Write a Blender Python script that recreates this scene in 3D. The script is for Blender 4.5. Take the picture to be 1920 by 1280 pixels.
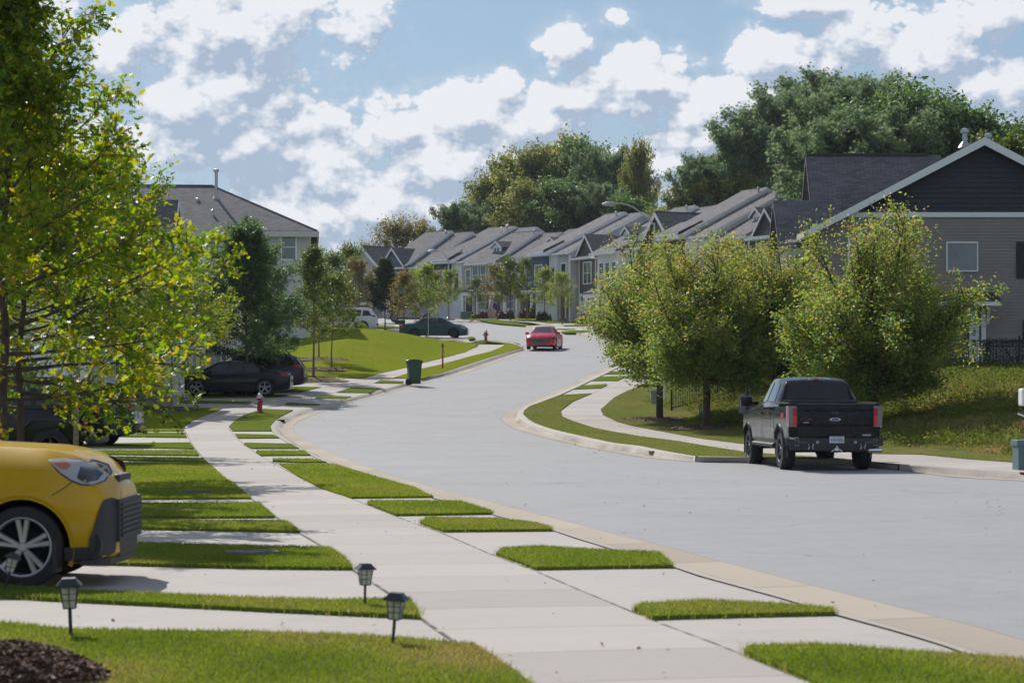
import bpy, bmesh, math, random
import numpy as np
from mathutils import Vector, Matrix
R = math.radians
for o in list(bpy.data.objects): bpy.data.objects.remove(o)
SC = bpy.context.scene
COL = SC.collection
random.seed(7)

# ------------------------------------------------------------------ camera
FP, CX, HY, CAMH = 4533.0, 960.0, 736.0, 1.59     # 85 mm lens on a 36 mm sensor, eye height
cam_d = bpy.data.cameras.new('camera'); cam = bpy.data.objects.new('camera', cam_d); COL.objects.link(cam)
cam_d.lens = 85.0; cam_d.sensor_width = 36.0
cam.location = (0, 0, CAMH); cam.rotation_euler = (R(90), 0, 0)
cam_d.shift_y = (HY - 640) / 1920.0
cam_d.clip_start = 0.3; cam_d.clip_end = 6000
cam_d.dof.use_dof = True; cam_d.dof.focus_distance = 105; cam_d.dof.aperture_fstop = 5.6
SC.camera = cam
SC.view_settings.view_transform = 'Standard'; SC.view_settings.look = 'None'
SC.view_settings.exposure = 0.0; SC.view_settings.gamma = 1.0

# ------------------------------------------------------------------ sun
SUN = Vector((-0.50, 1.10, 0.0)).normalized() * math.cos(R(39)) + Vector((0, 0, math.sin(R(39))))
sd = bpy.data.lights.new('sun', 'SUN'); sd.energy = 4.7; sd.angle = R(0.5); sd.color = (1.0, 0.95, 0.87)
so = bpy.data.objects.new('sun', sd); COL.objects.link(so)
so.rotation_euler = SUN.to_track_quat('Z', 'Y').to_euler(); so.location = (-30, 40, 60)

# ------------------------------------------------------------------ sky with clouds (by direction)
class NT:
    def __init__(s, tree): s.t = tree; s.n = tree.nodes; s.l = tree.links
    def new(s, typ, **kw):
        n = s.n.new(typ)
        for k, v in kw.items(): setattr(n, k, v)
        return n
    def set(s, sock, v):
        if hasattr(v, 'is_linked') or isinstance(v, bpy.types.NodeSocket): s.l.new(v, sock)
        else: sock.default_value = v
    def m(s, op, a, b=None, c=None, clamp=False):
        n = s.n.new('ShaderNodeMath'); n.operation = op; n.use_clamp = clamp
        s.set(n.inputs[0], a)
        if b is not None: s.set(n.inputs[1], b)
        if c is not None: s.set(n.inputs[2], c)
        return n.outputs[0]
    def rng(s, v, a, b, c=0.0, d=1.0, smooth=False):
        n = s.n.new('ShaderNodeMapRange'); n.clamp = True
        if smooth: n.interpolation_type = 'SMOOTHSTEP'
        s.set(n.inputs[0], v)
        for i, x in enumerate((a, b, c, d)): s.set(n.inputs[i + 1], x)
        return n.outputs[0]
    def mix(s, f, a, b, typ='MIX'):
        n = s.n.new('ShaderNodeMix'); n.data_type = 'RGBA'; n.blend_type = typ
        s.set(n.inputs[0], f)
        for i, x in ((6, a), (7, b)):
            if isinstance(x, (tuple, list)): x = tuple(x) + (1,) * (4 - len(x))
            s.set(n.inputs[i], x)
        return n.outputs[2]
    def noise(s, vec, scale, detail=4, rough=.5, dist=0.0, dim='3D'):
        n = s.n.new('ShaderNodeTexNoise'); n.noise_dimensions = dim
        if vec is not None: s.l.new(vec, n.inputs['Vector'])
        n.inputs['Scale'].default_value = scale; n.inputs['Detail'].default_value = detail
        n.inputs['Roughness'].default_value = rough; n.inputs['Distortion'].default_value = dist
        return n.outputs[0]

world = bpy.data.worlds.new("World"); SC.world = world; world.use_nodes = True
wt = world.node_tree; wt.nodes.clear(); W_ = NT(wt)
sky = W_.new('ShaderNodeTexSky', sky_type='NISHITA'); sky.sun_disc = False
sky.sun_elevation = R(39); sky.sun_rotation = math.atan2(SUN.x, SUN.y)
sky.altitude = 100; sky.air_density = 1.0; sky.dust_density = 0.6; sky.ozone_density = 2.0
# group: unclamped cloud field at (azimuth, elevation)
grp = bpy.data.node_groups.new('cloud_field', 'ShaderNodeTree')
grp.interface.new_socket('U', in_out='INPUT', socket_type='NodeSocketFloat')
grp.interface.new_socket('V', in_out='INPUT', socket_type='NodeSocketFloat')
grp.interface.new_socket('Field', in_out='OUTPUT', socket_type='NodeSocketFloat')
G = NT(grp); gi = G.new('NodeGroupInput'); go = G.new('NodeGroupOutput')
cv = G.new('ShaderNodeCombineXYZ'); G.l.new(gi.outputs[0], cv.inputs[0])
G.l.new(G.m('MULTIPLY', gi.outputs[1], 1.35), cv.inputs[1])
BL = [(430,70,230,115),(560,30,150,80),(690,25,75,65),(480,260,200,125),(620,300,170,120),(350,200,130,90),(700,390,190,80),
      (930,165,62,48),(870,225,150,62),(1010,235,150,48),(1062,100,62,55),(1190,155,150,75),(1080,190,130,50),
      (1430,120,95,75),(1510,15,110,42),(1340,200,120,90),(1620,85,90,70),(1840,50,85,75),(1730,110,150,85),(1860,190,120,90),
      (1480,210,190,90),(770,245,120,48),(840,385,90,55),(70,60,120,85),(230,110,90,60),(1155,40,42,26),(1290,230,80,40),(560,440,160,60),(1650,230,200,80),
      (1190,320,190,60),(160,330,160,110),(560,420,230,110),(820,320,190,70),(980,330,170,55),(1330,270,180,60),(420,170,140,70)]
fld = None
for (x, y, rx, ry) in BL:
    u0, v0, ru, rv = (x - 960) / FP, (736 - y) / FP, rx / FP, ry / FP
    a = G.m('MULTIPLY_ADD', gi.outputs[0], 1 / ru, -u0 / ru); b = G.m('MULTIPLY_ADD', gi.outputs[1], 1 / rv, -v0 / rv)
    r = G.m('SQRT', G.m('ADD', G.m('MULTIPLY', a, a), G.m('MULTIPLY', b, b)))
    f = G.m('SUBTRACT', 1.0, r)
    fld = f if fld is None else G.m('SMOOTH_MAX', fld, f, 0.25)
fld = G.m('MULTIPLY', G.m('ADD', G.m('MAXIMUM', fld, -1.2), .24), 2.2)
n1 = G.noise(cv.outputs[0], 20, 7, .55, .0, dim='2D')
vor = G.new('ShaderNodeTexVoronoi', feature='F1', voronoi_dimensions='2D'); G.l.new(cv.outputs[0], vor.inputs['Vector'])
vor.inputs['Scale'].default_value = 48; vor.inputs['Detail'].default_value = 3.0; vor.inputs['Roughness'].default_value = .62
puff = G.m('MULTIPLY', G.m('SUBTRACT', .45, vor.outputs['Distance']), 1.3)
tot = G.m('ADD', G.m('ADD', fld, G.m('MULTIPLY', G.m('SUBTRACT', n1, .5), 2.6)), puff)
G.l.new(tot, go.inputs[0])
tc = W_.new('ShaderNodeTexCoord'); sx = W_.new('ShaderNodeSeparateXYZ'); wt.links.new(tc.outputs['Generated'], sx.inputs[0])
skyc = W_.mix(1.0, sky.outputs[0], (.064, .070, .076), 'MULTIPLY')
skyc = W_.mix(W_.rng(sx.outputs[2], 0.0, .24, .9, .0), skyc, (.36, .50, .66))
# unseen sky overhead and behind us whitened as broken cloud to add fill light
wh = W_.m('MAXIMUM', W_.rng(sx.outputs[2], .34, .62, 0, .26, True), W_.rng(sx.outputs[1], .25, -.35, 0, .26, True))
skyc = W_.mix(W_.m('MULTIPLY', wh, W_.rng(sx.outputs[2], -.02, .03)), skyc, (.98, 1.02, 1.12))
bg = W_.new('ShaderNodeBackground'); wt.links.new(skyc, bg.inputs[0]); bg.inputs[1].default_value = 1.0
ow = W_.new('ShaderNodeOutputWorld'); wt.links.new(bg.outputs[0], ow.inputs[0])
# the cumulus field stands on a curved sheet 2.6 km out
mc = bpy.data.materials.new('cloud'); mc.use_nodes = True; mc.node_tree.nodes.clear(); C_ = NT(mc.node_tree)
tc = C_.new('ShaderNodeTexCoord'); sx = C_.new('ShaderNodeSeparateXYZ'); C_.l.new(tc.outputs['Object'], sx.inputs[0])
az = C_.m('ARCTAN2', sx.outputs[0], sx.outputs[1]); hor = C_.m('SQRT', C_.m('ADD', C_.m('MULTIPLY', sx.outputs[0], sx.outputs[0]), C_.m('MULTIPLY', sx.outputs[1], sx.outputs[1])))
el = C_.m('ARCTAN2', sx.outputs[2], hor)
def cf(du, dv):
    g = C_.new('ShaderNodeGroup'); g.node_tree = grp
    C_.set(g.inputs[0], C_.m('ADD', az, du)); C_.set(g.inputs[1], C_.m('ADD', el, dv)); return g.outputs[0]
f0 = cf(0, 0); f1 = cf(-.003, .006); f2 = cf(-.008, .016)
dens = C_.m('ADD', C_.m('MULTIPLY', C_.rng(f0, -.02, .38, smooth=True), .76), C_.m('MULTIPLY', C_.rng(f0, -1.3, .6, smooth=True), .21))
f3 = cf(.0, .034)
lit = C_.m('ADD', C_.m('MULTIPLY', C_.m('SUBTRACT', f0, f1), .75), C_.m('MULTIPLY', C_.m('SUBTRACT', f0, f2), .34))
above = C_.rng(f3, .2, 2.2)          # cloud standing between this spot and the light
lit = C_.m('ADD', C_.m('SUBTRACT', lit, C_.m('MULTIPLY', above, .34)), .50, clamp=True)
ccol = C_.mix(lit, (.40, .49, .63), (.88, .89, .92))
dens = C_.m('MULTIPLY', dens, C_.m('MULTIPLY', C_.rng(el, .33, .40, .93, 0), C_.rng(C_.m('ABSOLUTE', az), .50, .60, 1, 0)))
em = C_.new('ShaderNodeEmission'); C_.l.new(ccol, em.inputs[0]); tp = C_.new('ShaderNodeBsdfTransparent')
mxs = C_.new('ShaderNodeMixShader'); C_.l.new(dens, mxs.inputs[0]); C_.l.new(tp.outputs[0], mxs.inputs[1]); C_.l.new(em.outputs[0], mxs.inputs[2])
oc = C_.new('ShaderNodeOutputMaterial'); C_.l.new(mxs.outputs[0], oc.inputs[0])
cme = bpy.data.meshes.new('clouds'); vv = []; ff = []
for i in range(49):
    for j in range(17):
        a_, e_ = -.62 + 1.24*i/48, -.01 + .43*j/16
        vv.append((2600*math.sin(a_)*math.cos(e_), 2600*math.cos(a_)*math.cos(e_), 2600*math.sin(e_)))
for i in range(48):
    for j in range(16): ff.append((i*17+j, (i+1)*17+j, (i+1)*17+j+1, i*17+j+1))
cme.from_pydata(vv, [], ff); cme.materials.append(mc)
clo = bpy.data.objects.new('clouds', cme); COL.objects.link(clo); clo.location = (0, 0, CAMH); clo['kind'] = 'structure'

# ------------------------------------------------------------------ terrain
_kp = np.array([(-60,0),(0,0),(40,0),(52,.06),(66,.12),(80,.42),(92,.92),(112,2.0),(130,3.15),(146,4.2),(171,5.55),(200,7.1),(226,8.45),(240,9.1),(260,9.5),(300,10.5),(400,12.5),(2000,12.5)], float)
_ys = np.unique(np.concatenate([np.arange(-60, 401, 4), [500, 700, 1000, 2000]])).astype(float)
_zs = np.interp(_ys, _kp[:, 0], _kp[:, 1])
_m = _ys <= 400
_z = _zs[_m]; 
for _ in range(2): _z = np.concatenate([[_z[0]], (_z[:-2] + 2 * _z[1:-1] + _z[2:]) / 4, [_z[-1]]])
_zs[_m] = _z
def P(y): return float(np.interp(y, _ys, _zs))
def PA(y): return np.interp(y, _ys, _zs)
def G2(px, py, dz=0.0):
    """ground point seen at a pixel of the 1920x1280 photograph, on the street's own slope"""
    lo, hi = 3.0, 420.0
    f = lambda Y: HY + (CAMH - P(Y) - dz) * FP / Y
    # march outwards
    Y = lo; prev = f(Y)
    while Y < hi:
        Y2 = Y * 1.004; c = f(Y2)
        if (prev - py) >= 0 and (c - py) < 0: break
        Y, prev = Y2, c
    return Vector(((px - CX) / FP * Y, Y, P(Y) + dz))
def AT(px, Y): return (px - CX) / FP * Y
def ZT(py, Y): return CAMH + (HY - py) / FP * Y
def PX(pts, dz=0.0): return [tuple(G2(a, b, dz)[:2]) for a, b in pts]

RSW_R = [(1220,711.5),(1193,726),(1177,732),(1152,745),(1127,767),(1132,778),(1159,791),(1193,799.5),(1245,809),(1320,822.5),(1400,832.5),(1500,841),(1640,851),(1727.5,852),(1808,860),(1920,868),(2060,876)]
_e = sorted([(p[1], p[0]) for p in PX(RSW_R)])
_e = [(-60, 60), (30, 22), (40, 14)] + [q for q in _e if q[0] > 41] + [(130, 6.0), (160, 9), (230, 14), (2000, 60)]
_ex = np.array([q[0] for q in _e]); _ev = np.array([q[1] for q in _e])
def sst(a, b, x):
    t = np.clip((x - a) / (b - a), 0, 1); return t * t * (3 - 2 * t)
def bank(X, Y):
    w = X - np.interp(Y, _ex, _ev)
    return 1.55 * sst(1.6, 10.5, w) * sst(46, 66, Y) * (1 - sst(125, 150, Y)) + 0.75 * sst(4, 9, w) * sst(125, 150, Y) * (1 - sst(205, 225, Y))
def base_drop(X, Y):
    w = X - np.interp(Y, _ex, _ev)
    return -(.25 - .12*sst(116, 122, Y)) * (1 - sst(.2, 1.4, w) * (1 - sst(110, 122, Y)))
def TZ(X, Y): return float(PA(Y) + bank(np.float64(X), np.float64(Y)))

# ------------------------------------------------------------------ materials
MATS = {}
def newmat(name):
    m = bpy.data.materials.new(name); m.use_nodes = True; nt = NT(m.node_tree); m.node_tree.nodes.clear()
    out = nt.new('ShaderNodeOutputMaterial'); b = nt.new('ShaderNodeBsdfPrincipled'); m.node_tree.links.new(b.outputs[0], out.inputs[0])
    MATS[name] = m; return m, nt, b, out
def simple(name, col, rough=.6, metal=0, coat=0, var=.12, scale=6, spec=.5, bump=0, emit=None, alpha=None):
    m, nt, b, out = newmat(name)
    tcn = nt.new('ShaderNodeTexCoord')
    n = nt.noise(tcn.outputs['Object'], scale, 4, .6)
    c2 = tuple(min(1, c * (1 - var)) for c in col); c3 = tuple(min(1, c * (1 + var)) for c in col)
    nt.set(b.inputs['Base Color'], nt.mix(nt.rng(n, .3, .7), c2, c3))
    b.inputs['Roughness'].default_value = rough; b.inputs['Metallic'].default_value = metal
    b.inputs['Coat Weight'].default_value = coat; b.inputs['Coat Roughness'].default_value = .04
    b.inputs['Specular IOR Level'].default_value = spec
    if bump:
        bp = nt.new('ShaderNodeBump'); bp.inputs['Strength'].default_value = bump; bp.inputs['Distance'].default_value = .02
        nt.set(bp.inputs['Height'], n); nt.set(b.inputs['Normal'], bp.outputs[0])
    return m
def leafmat(name, cols, trans=.45, rough=.5, glow=2.0):
    """thin leaves: diffuse + translucent, colour by a random value stored per leaf"""
    m, nt, b, out = newmat(name)
    at = nt.new('ShaderNodeAttribute'); at.attribute_name = 'var'
    cr = nt.new('ShaderNodeValToRGB'); el_ = cr.color_ramp.elements
    n = len(cols)
    while len(el_) < n: el_.new(.5)
    for i, c in enumerate(cols):
        el_[i].position = i / (n - 1); el_[i].color = tuple(c) + (1,)
    nt.set(cr.inputs[0], at.outputs['Fac'])
    c = cr.outputs[0]
    nt.set(b.inputs['Base Color'], c); b.inputs['Roughness'].default_value = rough; b.inputs['Specular IOR Level'].default_value = .4 if rough < .65 else .05
    tr = nt.new('ShaderNodeBsdfTranslucent')
    hs = nt.new('ShaderNodeHueSaturation'); hs.inputs['Hue'].default_value = .485; hs.inputs['Saturation'].default_value = 1.12; hs.inputs['Value'].default_value = glow
    nt.set(hs.inputs['Color'], c); nt.set(tr.inputs[0], hs.outputs[0])
    mx = nt.new('ShaderNodeMixShader'); mx.inputs[0].default_value = trans
    nt.l.new(b.outputs[0], mx.inputs[1]); nt.l.new(tr.outputs[0], mx.inputs[2]); nt.l.new(mx.outputs[0], out.inputs[0])
    return m

def mat_asphalt():
    m, nt, b, out = newmat('asphalt'); tcn = nt.new('ShaderNodeTexCoord'); g = tcn.outputs['Object']
    n1 = nt.noise(g, .12, 5, .6); n2 = nt.noise(g, 3.0, 6, .7); n3 = nt.noise(g, 60, 3, .8)
    c = nt.mix(nt.rng(n1, .3, .7), (.290, .293, .302), (.325, .327, .335))
    c = nt.mix(nt.rng(n2, .35, .7), c, (.355, .357, .365))
    c = nt.mix(nt.rng(n3, .3, .75), nt.mix(.35, c, (.17, .17, .18)), nt.mix(.3, c, (.5, .5, .51)))
    mp = nt.new('ShaderNodeMapping'); mp.inputs['Scale'].default_value = (.25, 1.6, 1); nt.l.new(g, mp.inputs[0])
    st = nt.noise(mp.outputs[0], .7, 6, .7, .8)
    c = nt.mix(nt.rng(st, .62, .74, 0, .35), c, (.2, .2, .21))
    big = nt.noise(g, .35, 6, .72, .5); c = nt.mix(nt.rng(big, .52, .70, 0, .30), c, (.22, .215, .21)); c = nt.mix(nt.rng(big, .30, .44, .25, 0), c, (.42, .42, .42))
    v = nt.new('ShaderNodeTexVoronoi'); nt.l.new(g, v.inputs['Vector']); v.inputs['Scale'].default_value = 16
    c = nt.mix(nt.rng(v.outputs['Distance'], .05, .075, .8, 0), c, (.78, .78, .8))
    cr = nt.new('ShaderNodeTexVoronoi', feature='DISTANCE_TO_EDGE'); cr.inputs['Scale'].default_value = .11
    wv = nt.new('ShaderNodeVectorMath', operation='ADD'); nt.l.new(g, wv.inputs[0])
    nn = nt.new('ShaderNodeTexNoise'); nn.inputs['Scale'].default_value = .8; nt.l.new(g, nn.inputs['Vector']); nt.l.new(nn.outputs['Color'], wv.inputs[1])
    nt.l.new(wv.outputs[0], cr.inputs['Vector'])
    c = nt.mix(nt.rng(cr.outputs[0], .0006, .002, .55, 0), c, (.14, .14, .15))
    c = nt.mix(.06, c, (.0, .0, .0))
    nt.set(b.inputs['Base Color'], c); b.inputs['Roughness'].default_value = .82; b.inputs['Specular IOR Level'].default_value = .35
    bp = nt.new('ShaderNodeBump'); bp.inputs['Strength'].default_value = .5; bp.inputs['Distance'].default_value = .01
    nt.set(bp.inputs['Height'], n3); nt.set(b.inputs['Normal'], bp.outputs[0]); return m
def concrete(name, c1, c2, joint=None, edge=0, stain=(.3, .27, .24), jw=.012):
    """concrete; joint: spacing in metres along the strip's own length (UV x), dark score lines"""
    m, nt, b, out = newmat(name); tcn = nt.new('ShaderNodeTexCoord'); g = tcn.outputs['Object']
    n1 = nt.noise(g, .5, 5, .6); n2 = nt.noise(g, 25, 4, .7); n3 = nt.noise(g, 1.7, 6, .75, .6)
    c = nt.mix(nt.rng(n1, .3, .7), c1, c2)
    c = nt.mix(nt.rng(n2, .35, .7, 0, .25), c, tuple(x * .82 for x in c1))
    c = nt.mix(nt.rng(n3, .53, .78, 0, .42), c, stain)
    n6 = nt.noise(g, 6.0, 5, .75, 1.0); c = nt.mix(nt.rng(n6, .60, .72, 0, .22), c, tuple(x*.55 for x in c1))
    if joint:
        uv = nt.new('ShaderNodeSeparateXYZ'); nt.l.new(tcn.outputs['UV'], uv.inputs[0])
        u, v = uv.outputs[0], uv.outputs[1]
        cell = nt.m('DIVIDE', u, joint); fl = nt.m('FLOOR', cell); fr = nt.m('ABSOLUTE', nt.m('SUBTRACT', nt.m('FRACT', cell), .5))
        wn = nt.new('ShaderNodeTexWhiteNoise', noise_dimensions='1D'); nt.set(wn.inputs['W'], fl)
        c = nt.mix(.45, c, nt.mix(wn.outputs[0], tuple(x * .82 for x in c1), tuple(min(1, x * 1.08) for x in c2)))
        line = nt.rng(nt.m('MULTIPLY', nt.m('SUBTRACT', .5, fr), joint), jw * .5, jw, .75, 0)
        c = nt.mix(line, c, (.13, .12, .11))
        if name == 'curb_concrete':
            c = nt.mix(nt.rng(v, .58, .66, 0, .7), c, tuple(x*1.08 for x in (.43, .40, .37)))
            c = nt.mix(nt.m('MULTIPLY', nt.rng(nt.m('ABSOLUTE', nt.m('SUBTRACT', v, .62)), .0, .13, .75, 0), nt.rng(nt.noise(g, .35, 5, .7), .4, .6)), c, (.12, .10, .085))
            c = nt.mix(nt.rng(v, .0, .02, .6, 0), c, (.10, .09, .08))
        if edge:
            e = nt.rng(nt.m('SUBTRACT', .5, nt.m('ABSOLUTE', nt.m('SUBTRACT', v, .5))), edge * .6, edge, .9, 0)
            e = nt.m('MULTIPLY', e, nt.rng(nt.noise(g, 4.0, 3), .35, .5))
            c = nt.mix(e, c, (.05, .045, .04))
    nt.set(b.inputs['Base Color'], c); b.inputs['Roughness'].default_value = .88; b.inputs['Specular IOR Level'].default_value = .25
    bp = nt.new('ShaderNodeBump'); bp.inputs['Strength'].default_value = .25; bp.inputs['Distance'].default_value = .01
    nt.set(bp.inputs['Height'], n2); nt.set(b.inputs['Normal'], bp.outputs[0]); return m
def mat_turf(name, g1, g2, dry, dryamt=.5):
    m, nt, b, out = newmat(name); tcn = nt.new('ShaderNodeTexCoord'); g = tcn.outputs['Object']
    n1 = nt.noise(g, .35, 5, .65); n2 = nt.noise(g, 2.2, 6, .7); n3 = nt.noise(g, 18, 4, .7)
    mp = nt.new('ShaderNodeMapping'); mp.inputs['Scale'].default_value = (1, 1, .3); nt.l.new(g, mp.inputs[0])
    n4 = nt.noise(mp.outputs[0], 120, 2, .6)
    c = nt.mix(nt.rng(n2, .3, .7), g1, g2)
    c = nt.mix(nt.m('MULTIPLY', nt.rng(n1, .40, .68), dryamt), c, dry)
    c = nt.mix(nt.rng(n3, .3, .75, 0, .6), c, tuple(x * .45 for x in g1))
    mp2 = nt.new('ShaderNodeMapping'); mp2.inputs['Scale'].default_value = (1, .35, 1); nt.l.new(g, mp2.inputs[0]); n5 = nt.noise(mp2.outputs[0], 4.5, 5, .75)
    c = nt.mix(nt.rng(n5, .38, .66, 0, .55), c, tuple(x * .62 for x in g1)); c = nt.mix(nt.rng(n5, .28, .42, .35, 0), c, dry)
    c = nt.mix(nt.rng(n4, .35, .7, 0, .4), c, tuple(min(1, x * 1.7) for x in g2))
    nt.set(b.inputs['Base Color'], c); b.inputs['Roughness'].default_value = 1.0; b.inputs['Specular IOR Level'].default_value = .0
    bp = nt.new('ShaderNodeBump'); bp.inputs['Strength'].default_value = .9; bp.inputs['Distance'].default_value = .04
    nt.set(bp.inputs['Height'], nt.m('ADD', n3, nt.m('MULTIPLY', n2, .6))); nt.set(b.inputs['Normal'], bp.outputs[0]); return m
M_ASPH = mat_asphalt()
M_CONC = concrete('concrete', (.415, .385, .36), (.47, .44, .41))
M_WALK = concrete('walk_concrete', (.405, .370, .340), (.46, .425, .395), joint=1.52, edge=.022)
M_CURB = concrete('curb_concrete', (.385, .325, .26), (.44, .38, .31), joint=3.05, stain=(.22, .19, .155), jw=.02)
M_TURF = mat_turf('turf', (.100, .155, .022), (.150, .205, .030), (.22, .175, .065), .7)
M_LAWN = mat_turf('lawn_turf', (.115, .170, .014), (.235, .275, .022), (.30, .24, .06), .6)
M_DRYL = mat_turf('dry_turf', (.115, .140, .035), (.155, .175, .045), (.26, .19, .09), .95)
M_BANK = mat_turf('bank_turf', (.10, .115, .035), (.15, .16, .05), (.20, .15, .08), .8)
M_GRND = mat_turf('ground_turf', (.09, .12, .03), (.13, .16, .04), (.17, .14, .06), .6)
M_SOIL = simple('mulch_soil', (.11, .068, .048), .95, var=.5, scale=30, bump=.8)
M_CHIP = leafmat('mulch_chip', [(.05, .028, .02), (.12, .07, .05), (.20, .13, .095), (.40, .30, .23)], .02, .8)
M_BLADE = leafmat('grass_blade', [(.085, .140, .020), (.135, .195, .028), (.195, .235, .045), (.30, .225, .10)], .42, .6)
M_WEED = leafmat('weed_blade', [(.06, .11, .02), (.12, .17, .03), (.20, .20, .06), (.33, .25, .13), (.36, .22, .14)], .35, .7)
M_WHITE = simple('white_trim', (.82, .83, .84), .5, var=.03)
M_WEEDL = leafmat('weed_leaf', [(.05, .09, .02), (.09, .13, .025), (.15, .17, .04), (.24, .20, .09)], .4, .9)
M_BLACK = simple('black_metal', (.018, .018, .02), .45, var=.1)
M_GLASS = None
def mat_glass(name, col, rough=.06, spec=1.0):
    m, nt, b, out = newmat(name); tcn = nt.new('ShaderNodeTexCoord')
    n = nt.noise(tcn.outputs['Object'], 1.2, 3)
    nt.set(b.inputs['Base Color'], nt.mix(nt.rng(n, .3, .7), tuple(c * .6 for c in col), tuple(c * 1.5 for c in col)))
    b.inputs['Roughness'].default_value = rough; b.inputs['Specular IOR Level'].default_value = spec; b.inputs['IOR'].default_value = 1.5
    b.inputs['Coat Weight'].default_value = .5; b.inputs['Coat Roughness'].default_value = .02
    return m
M_GLASS = mat_glass('window_glass', (.045, .065, .075))
M_CARGL = mat_glass('car_glass', (.006, .009, .012), .03, .35)

# ------------------------------------------------------------------ mesh helpers
def tag(o, label=None, cat=None, group=None, kind=None):
    if label: o['label'] = label
    if cat: o['category'] = cat
    if group: o['group'] = group
    if kind: o['kind'] = kind
    return o
def empty(name, loc=(0, 0, 0), rz=0):
    o = bpy.data.objects.new(name, None); COL.objects.link(o); o.location = loc; o.rotation_euler = (0, 0, rz)
    o.empty_display_size = .2; return o
def link(name, me, mats, parent=None, smooth=False):
    o = bpy.data.objects.new(name, me); COL.objects.link(o)
    if not isinstance(mats, (list, tuple)): mats = [mats]
    for m in mats:
        if m.name not in [x.name for x in me.materials if x]: me.materials.append(m)
    if parent: o.parent = parent
    if smooth: me.polygons.foreach_set('use_smooth', np.ones(len(me.polygons), bool))
    return o
class MB:
    def __init__(s): s.v = []; s.f = []; s.mi = []; s.k = 0
    def add(s, vs, fs, M=None):
        o = len(s.v)
        s.v += [tuple(M @ Vector(p)) if M is not None else tuple(p) for p in vs]
        s.f += [tuple(i + o for i in f) for f in fs]; s.mi += [s.k] * len(fs); return s
    def box(s, x0, y0, z0, x1, y1, z1, M=None):
        v = [(x0,y0,z0),(x1,y0,z0),(x1,y1,z0),(x0,y1,z0),(x0,y0,z1),(x1,y0,z1),(x1,y1,z1),(x0,y1,z1)]
        return s.add(v, [(0,3,2,1),(4,5,6,7),(0,1,5,4),(1,2,6,5),(2,3,7,6),(3,0,4,7)], M)
    def bbox(s, x0, y0, z0, x1, y1, z1, b=.01, M=None):
        """box with chamfered edges"""
        bm = bmesh.new(); bmesh.ops.create_cube(bm, size=1)
        for v in bm.verts: v.co = Vector(((x0+x1)/2 + v.co.x*(x1-x0), (y0+y1)/2 + v.co.y*(y1-y0), (z0+z1)/2 + v.co.z*(z1-z0)))
        bmesh.ops.bevel(bm, geom=list(bm.edges), offset=b, segments=2, affect='EDGES', profile=.6)
        bm.verts.index_update(); s.add([v.co[:] for v in bm.verts], [tuple(v.index for v in f.verts) for f in bm.faces], M); bm.free(); return s
    def prism(s, pts, axis, a, b, M=None):
        """2-D outline extruded along an axis: 'x' pts=(y,z), 'y' pts=(x,z), 'z' pts=(x,y)"""
        n = len(pts)
        mk = {'x': lambda p, t: (t, p[0], p[1]), 'y': lambda p, t: (p[0], t, p[1]), 'z': lambda p, t: (p[0], p[1], t)}[axis]
        v = [mk(p, a) for p in pts] + [mk(p, b) for p in pts]
        f = [tuple(range(n))[::-1], tuple(range(n, 2*n))] + [(i, (i+1) % n, n+(i+1) % n, n+i) for i in range(n)]
        return s.add(v, f, M)
    def tube(s, pts, rad, n=6, cap=True, M=None):
        pts = [Vector(p) for p in pts]
        if not hasattr(rad, '__len__'): rad = [rad] * len(pts)
        vs = []; fs = []; up = Vector((0, 0, 1))
        for i, p in enumerate(pts):
            d = (pts[min(i+1, len(pts)-1)] - pts[max(i-1, 0)]).normalized()
            a = d.cross(up if abs(d.z) < .95 else Vector((1, 0, 0))).normalized(); b = d.cross(a)
            for k in range(n):
                t = 2*math.pi*k/n; vs.append(p + (a*math.cos(t) + b*math.sin(t)) * rad[i])
        for i in range(len(pts)-1):
            for k in range(n):
                fs.append((i*n+k, i*n+(k+1) % n, (i+1)*n+(k+1) % n, (i+1)*n+k))
        if cap: fs += [tuple(range(n)), tuple(range((len(pts)-1)*n, len(pts)*n))[::-1]]
        return s.add(vs, fs, M)
    def lathe(s, prof, n=24, M=None):
        """profile (r,z) round the z axis"""
        vs = []; fs = []; m = len(prof)
        for k in range(n):
            t = 2*math.pi*k/n
            for r, z in prof: vs.append((r*math.cos(t), r*math.sin(t), z))
        for k in range(n):
            for i in range(m-1):
                a = k*m+i; b = ((k+1) % n)*m+i; fs.append((a, b, b+1, a+1))
        return s.add(vs, fs, M)
    def build(s, name, mats, parent=None, smooth=False, norm=True):
        me = bpy.data.meshes.new(name); me.from_pydata(s.v, [], s.f)
        if not isinstance(mats, (list, tuple)): mats = [mats]
        for m in mats: me.materials.append(m)
        if len(mats) > 1: me.polygons.foreach_set('material_index', s.mi)
        if norm:
            bm = bmesh.new(); bm.from_mesh(me); bmesh.ops.recalc_face_normals(bm, faces=bm.faces[:]); bm.to_mesh(me); bm.free()
        o = bpy.data.objects.new(name, me); COL.objects.link(o)
        if parent: o.parent = parent
        if smooth:
            me.polygons.foreach_set('use_smooth', np.ones(len(me.polygons), bool))
            try: me.set_sharp_from_angle(angle=R(38))
            except Exception: pass
        return o
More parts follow.
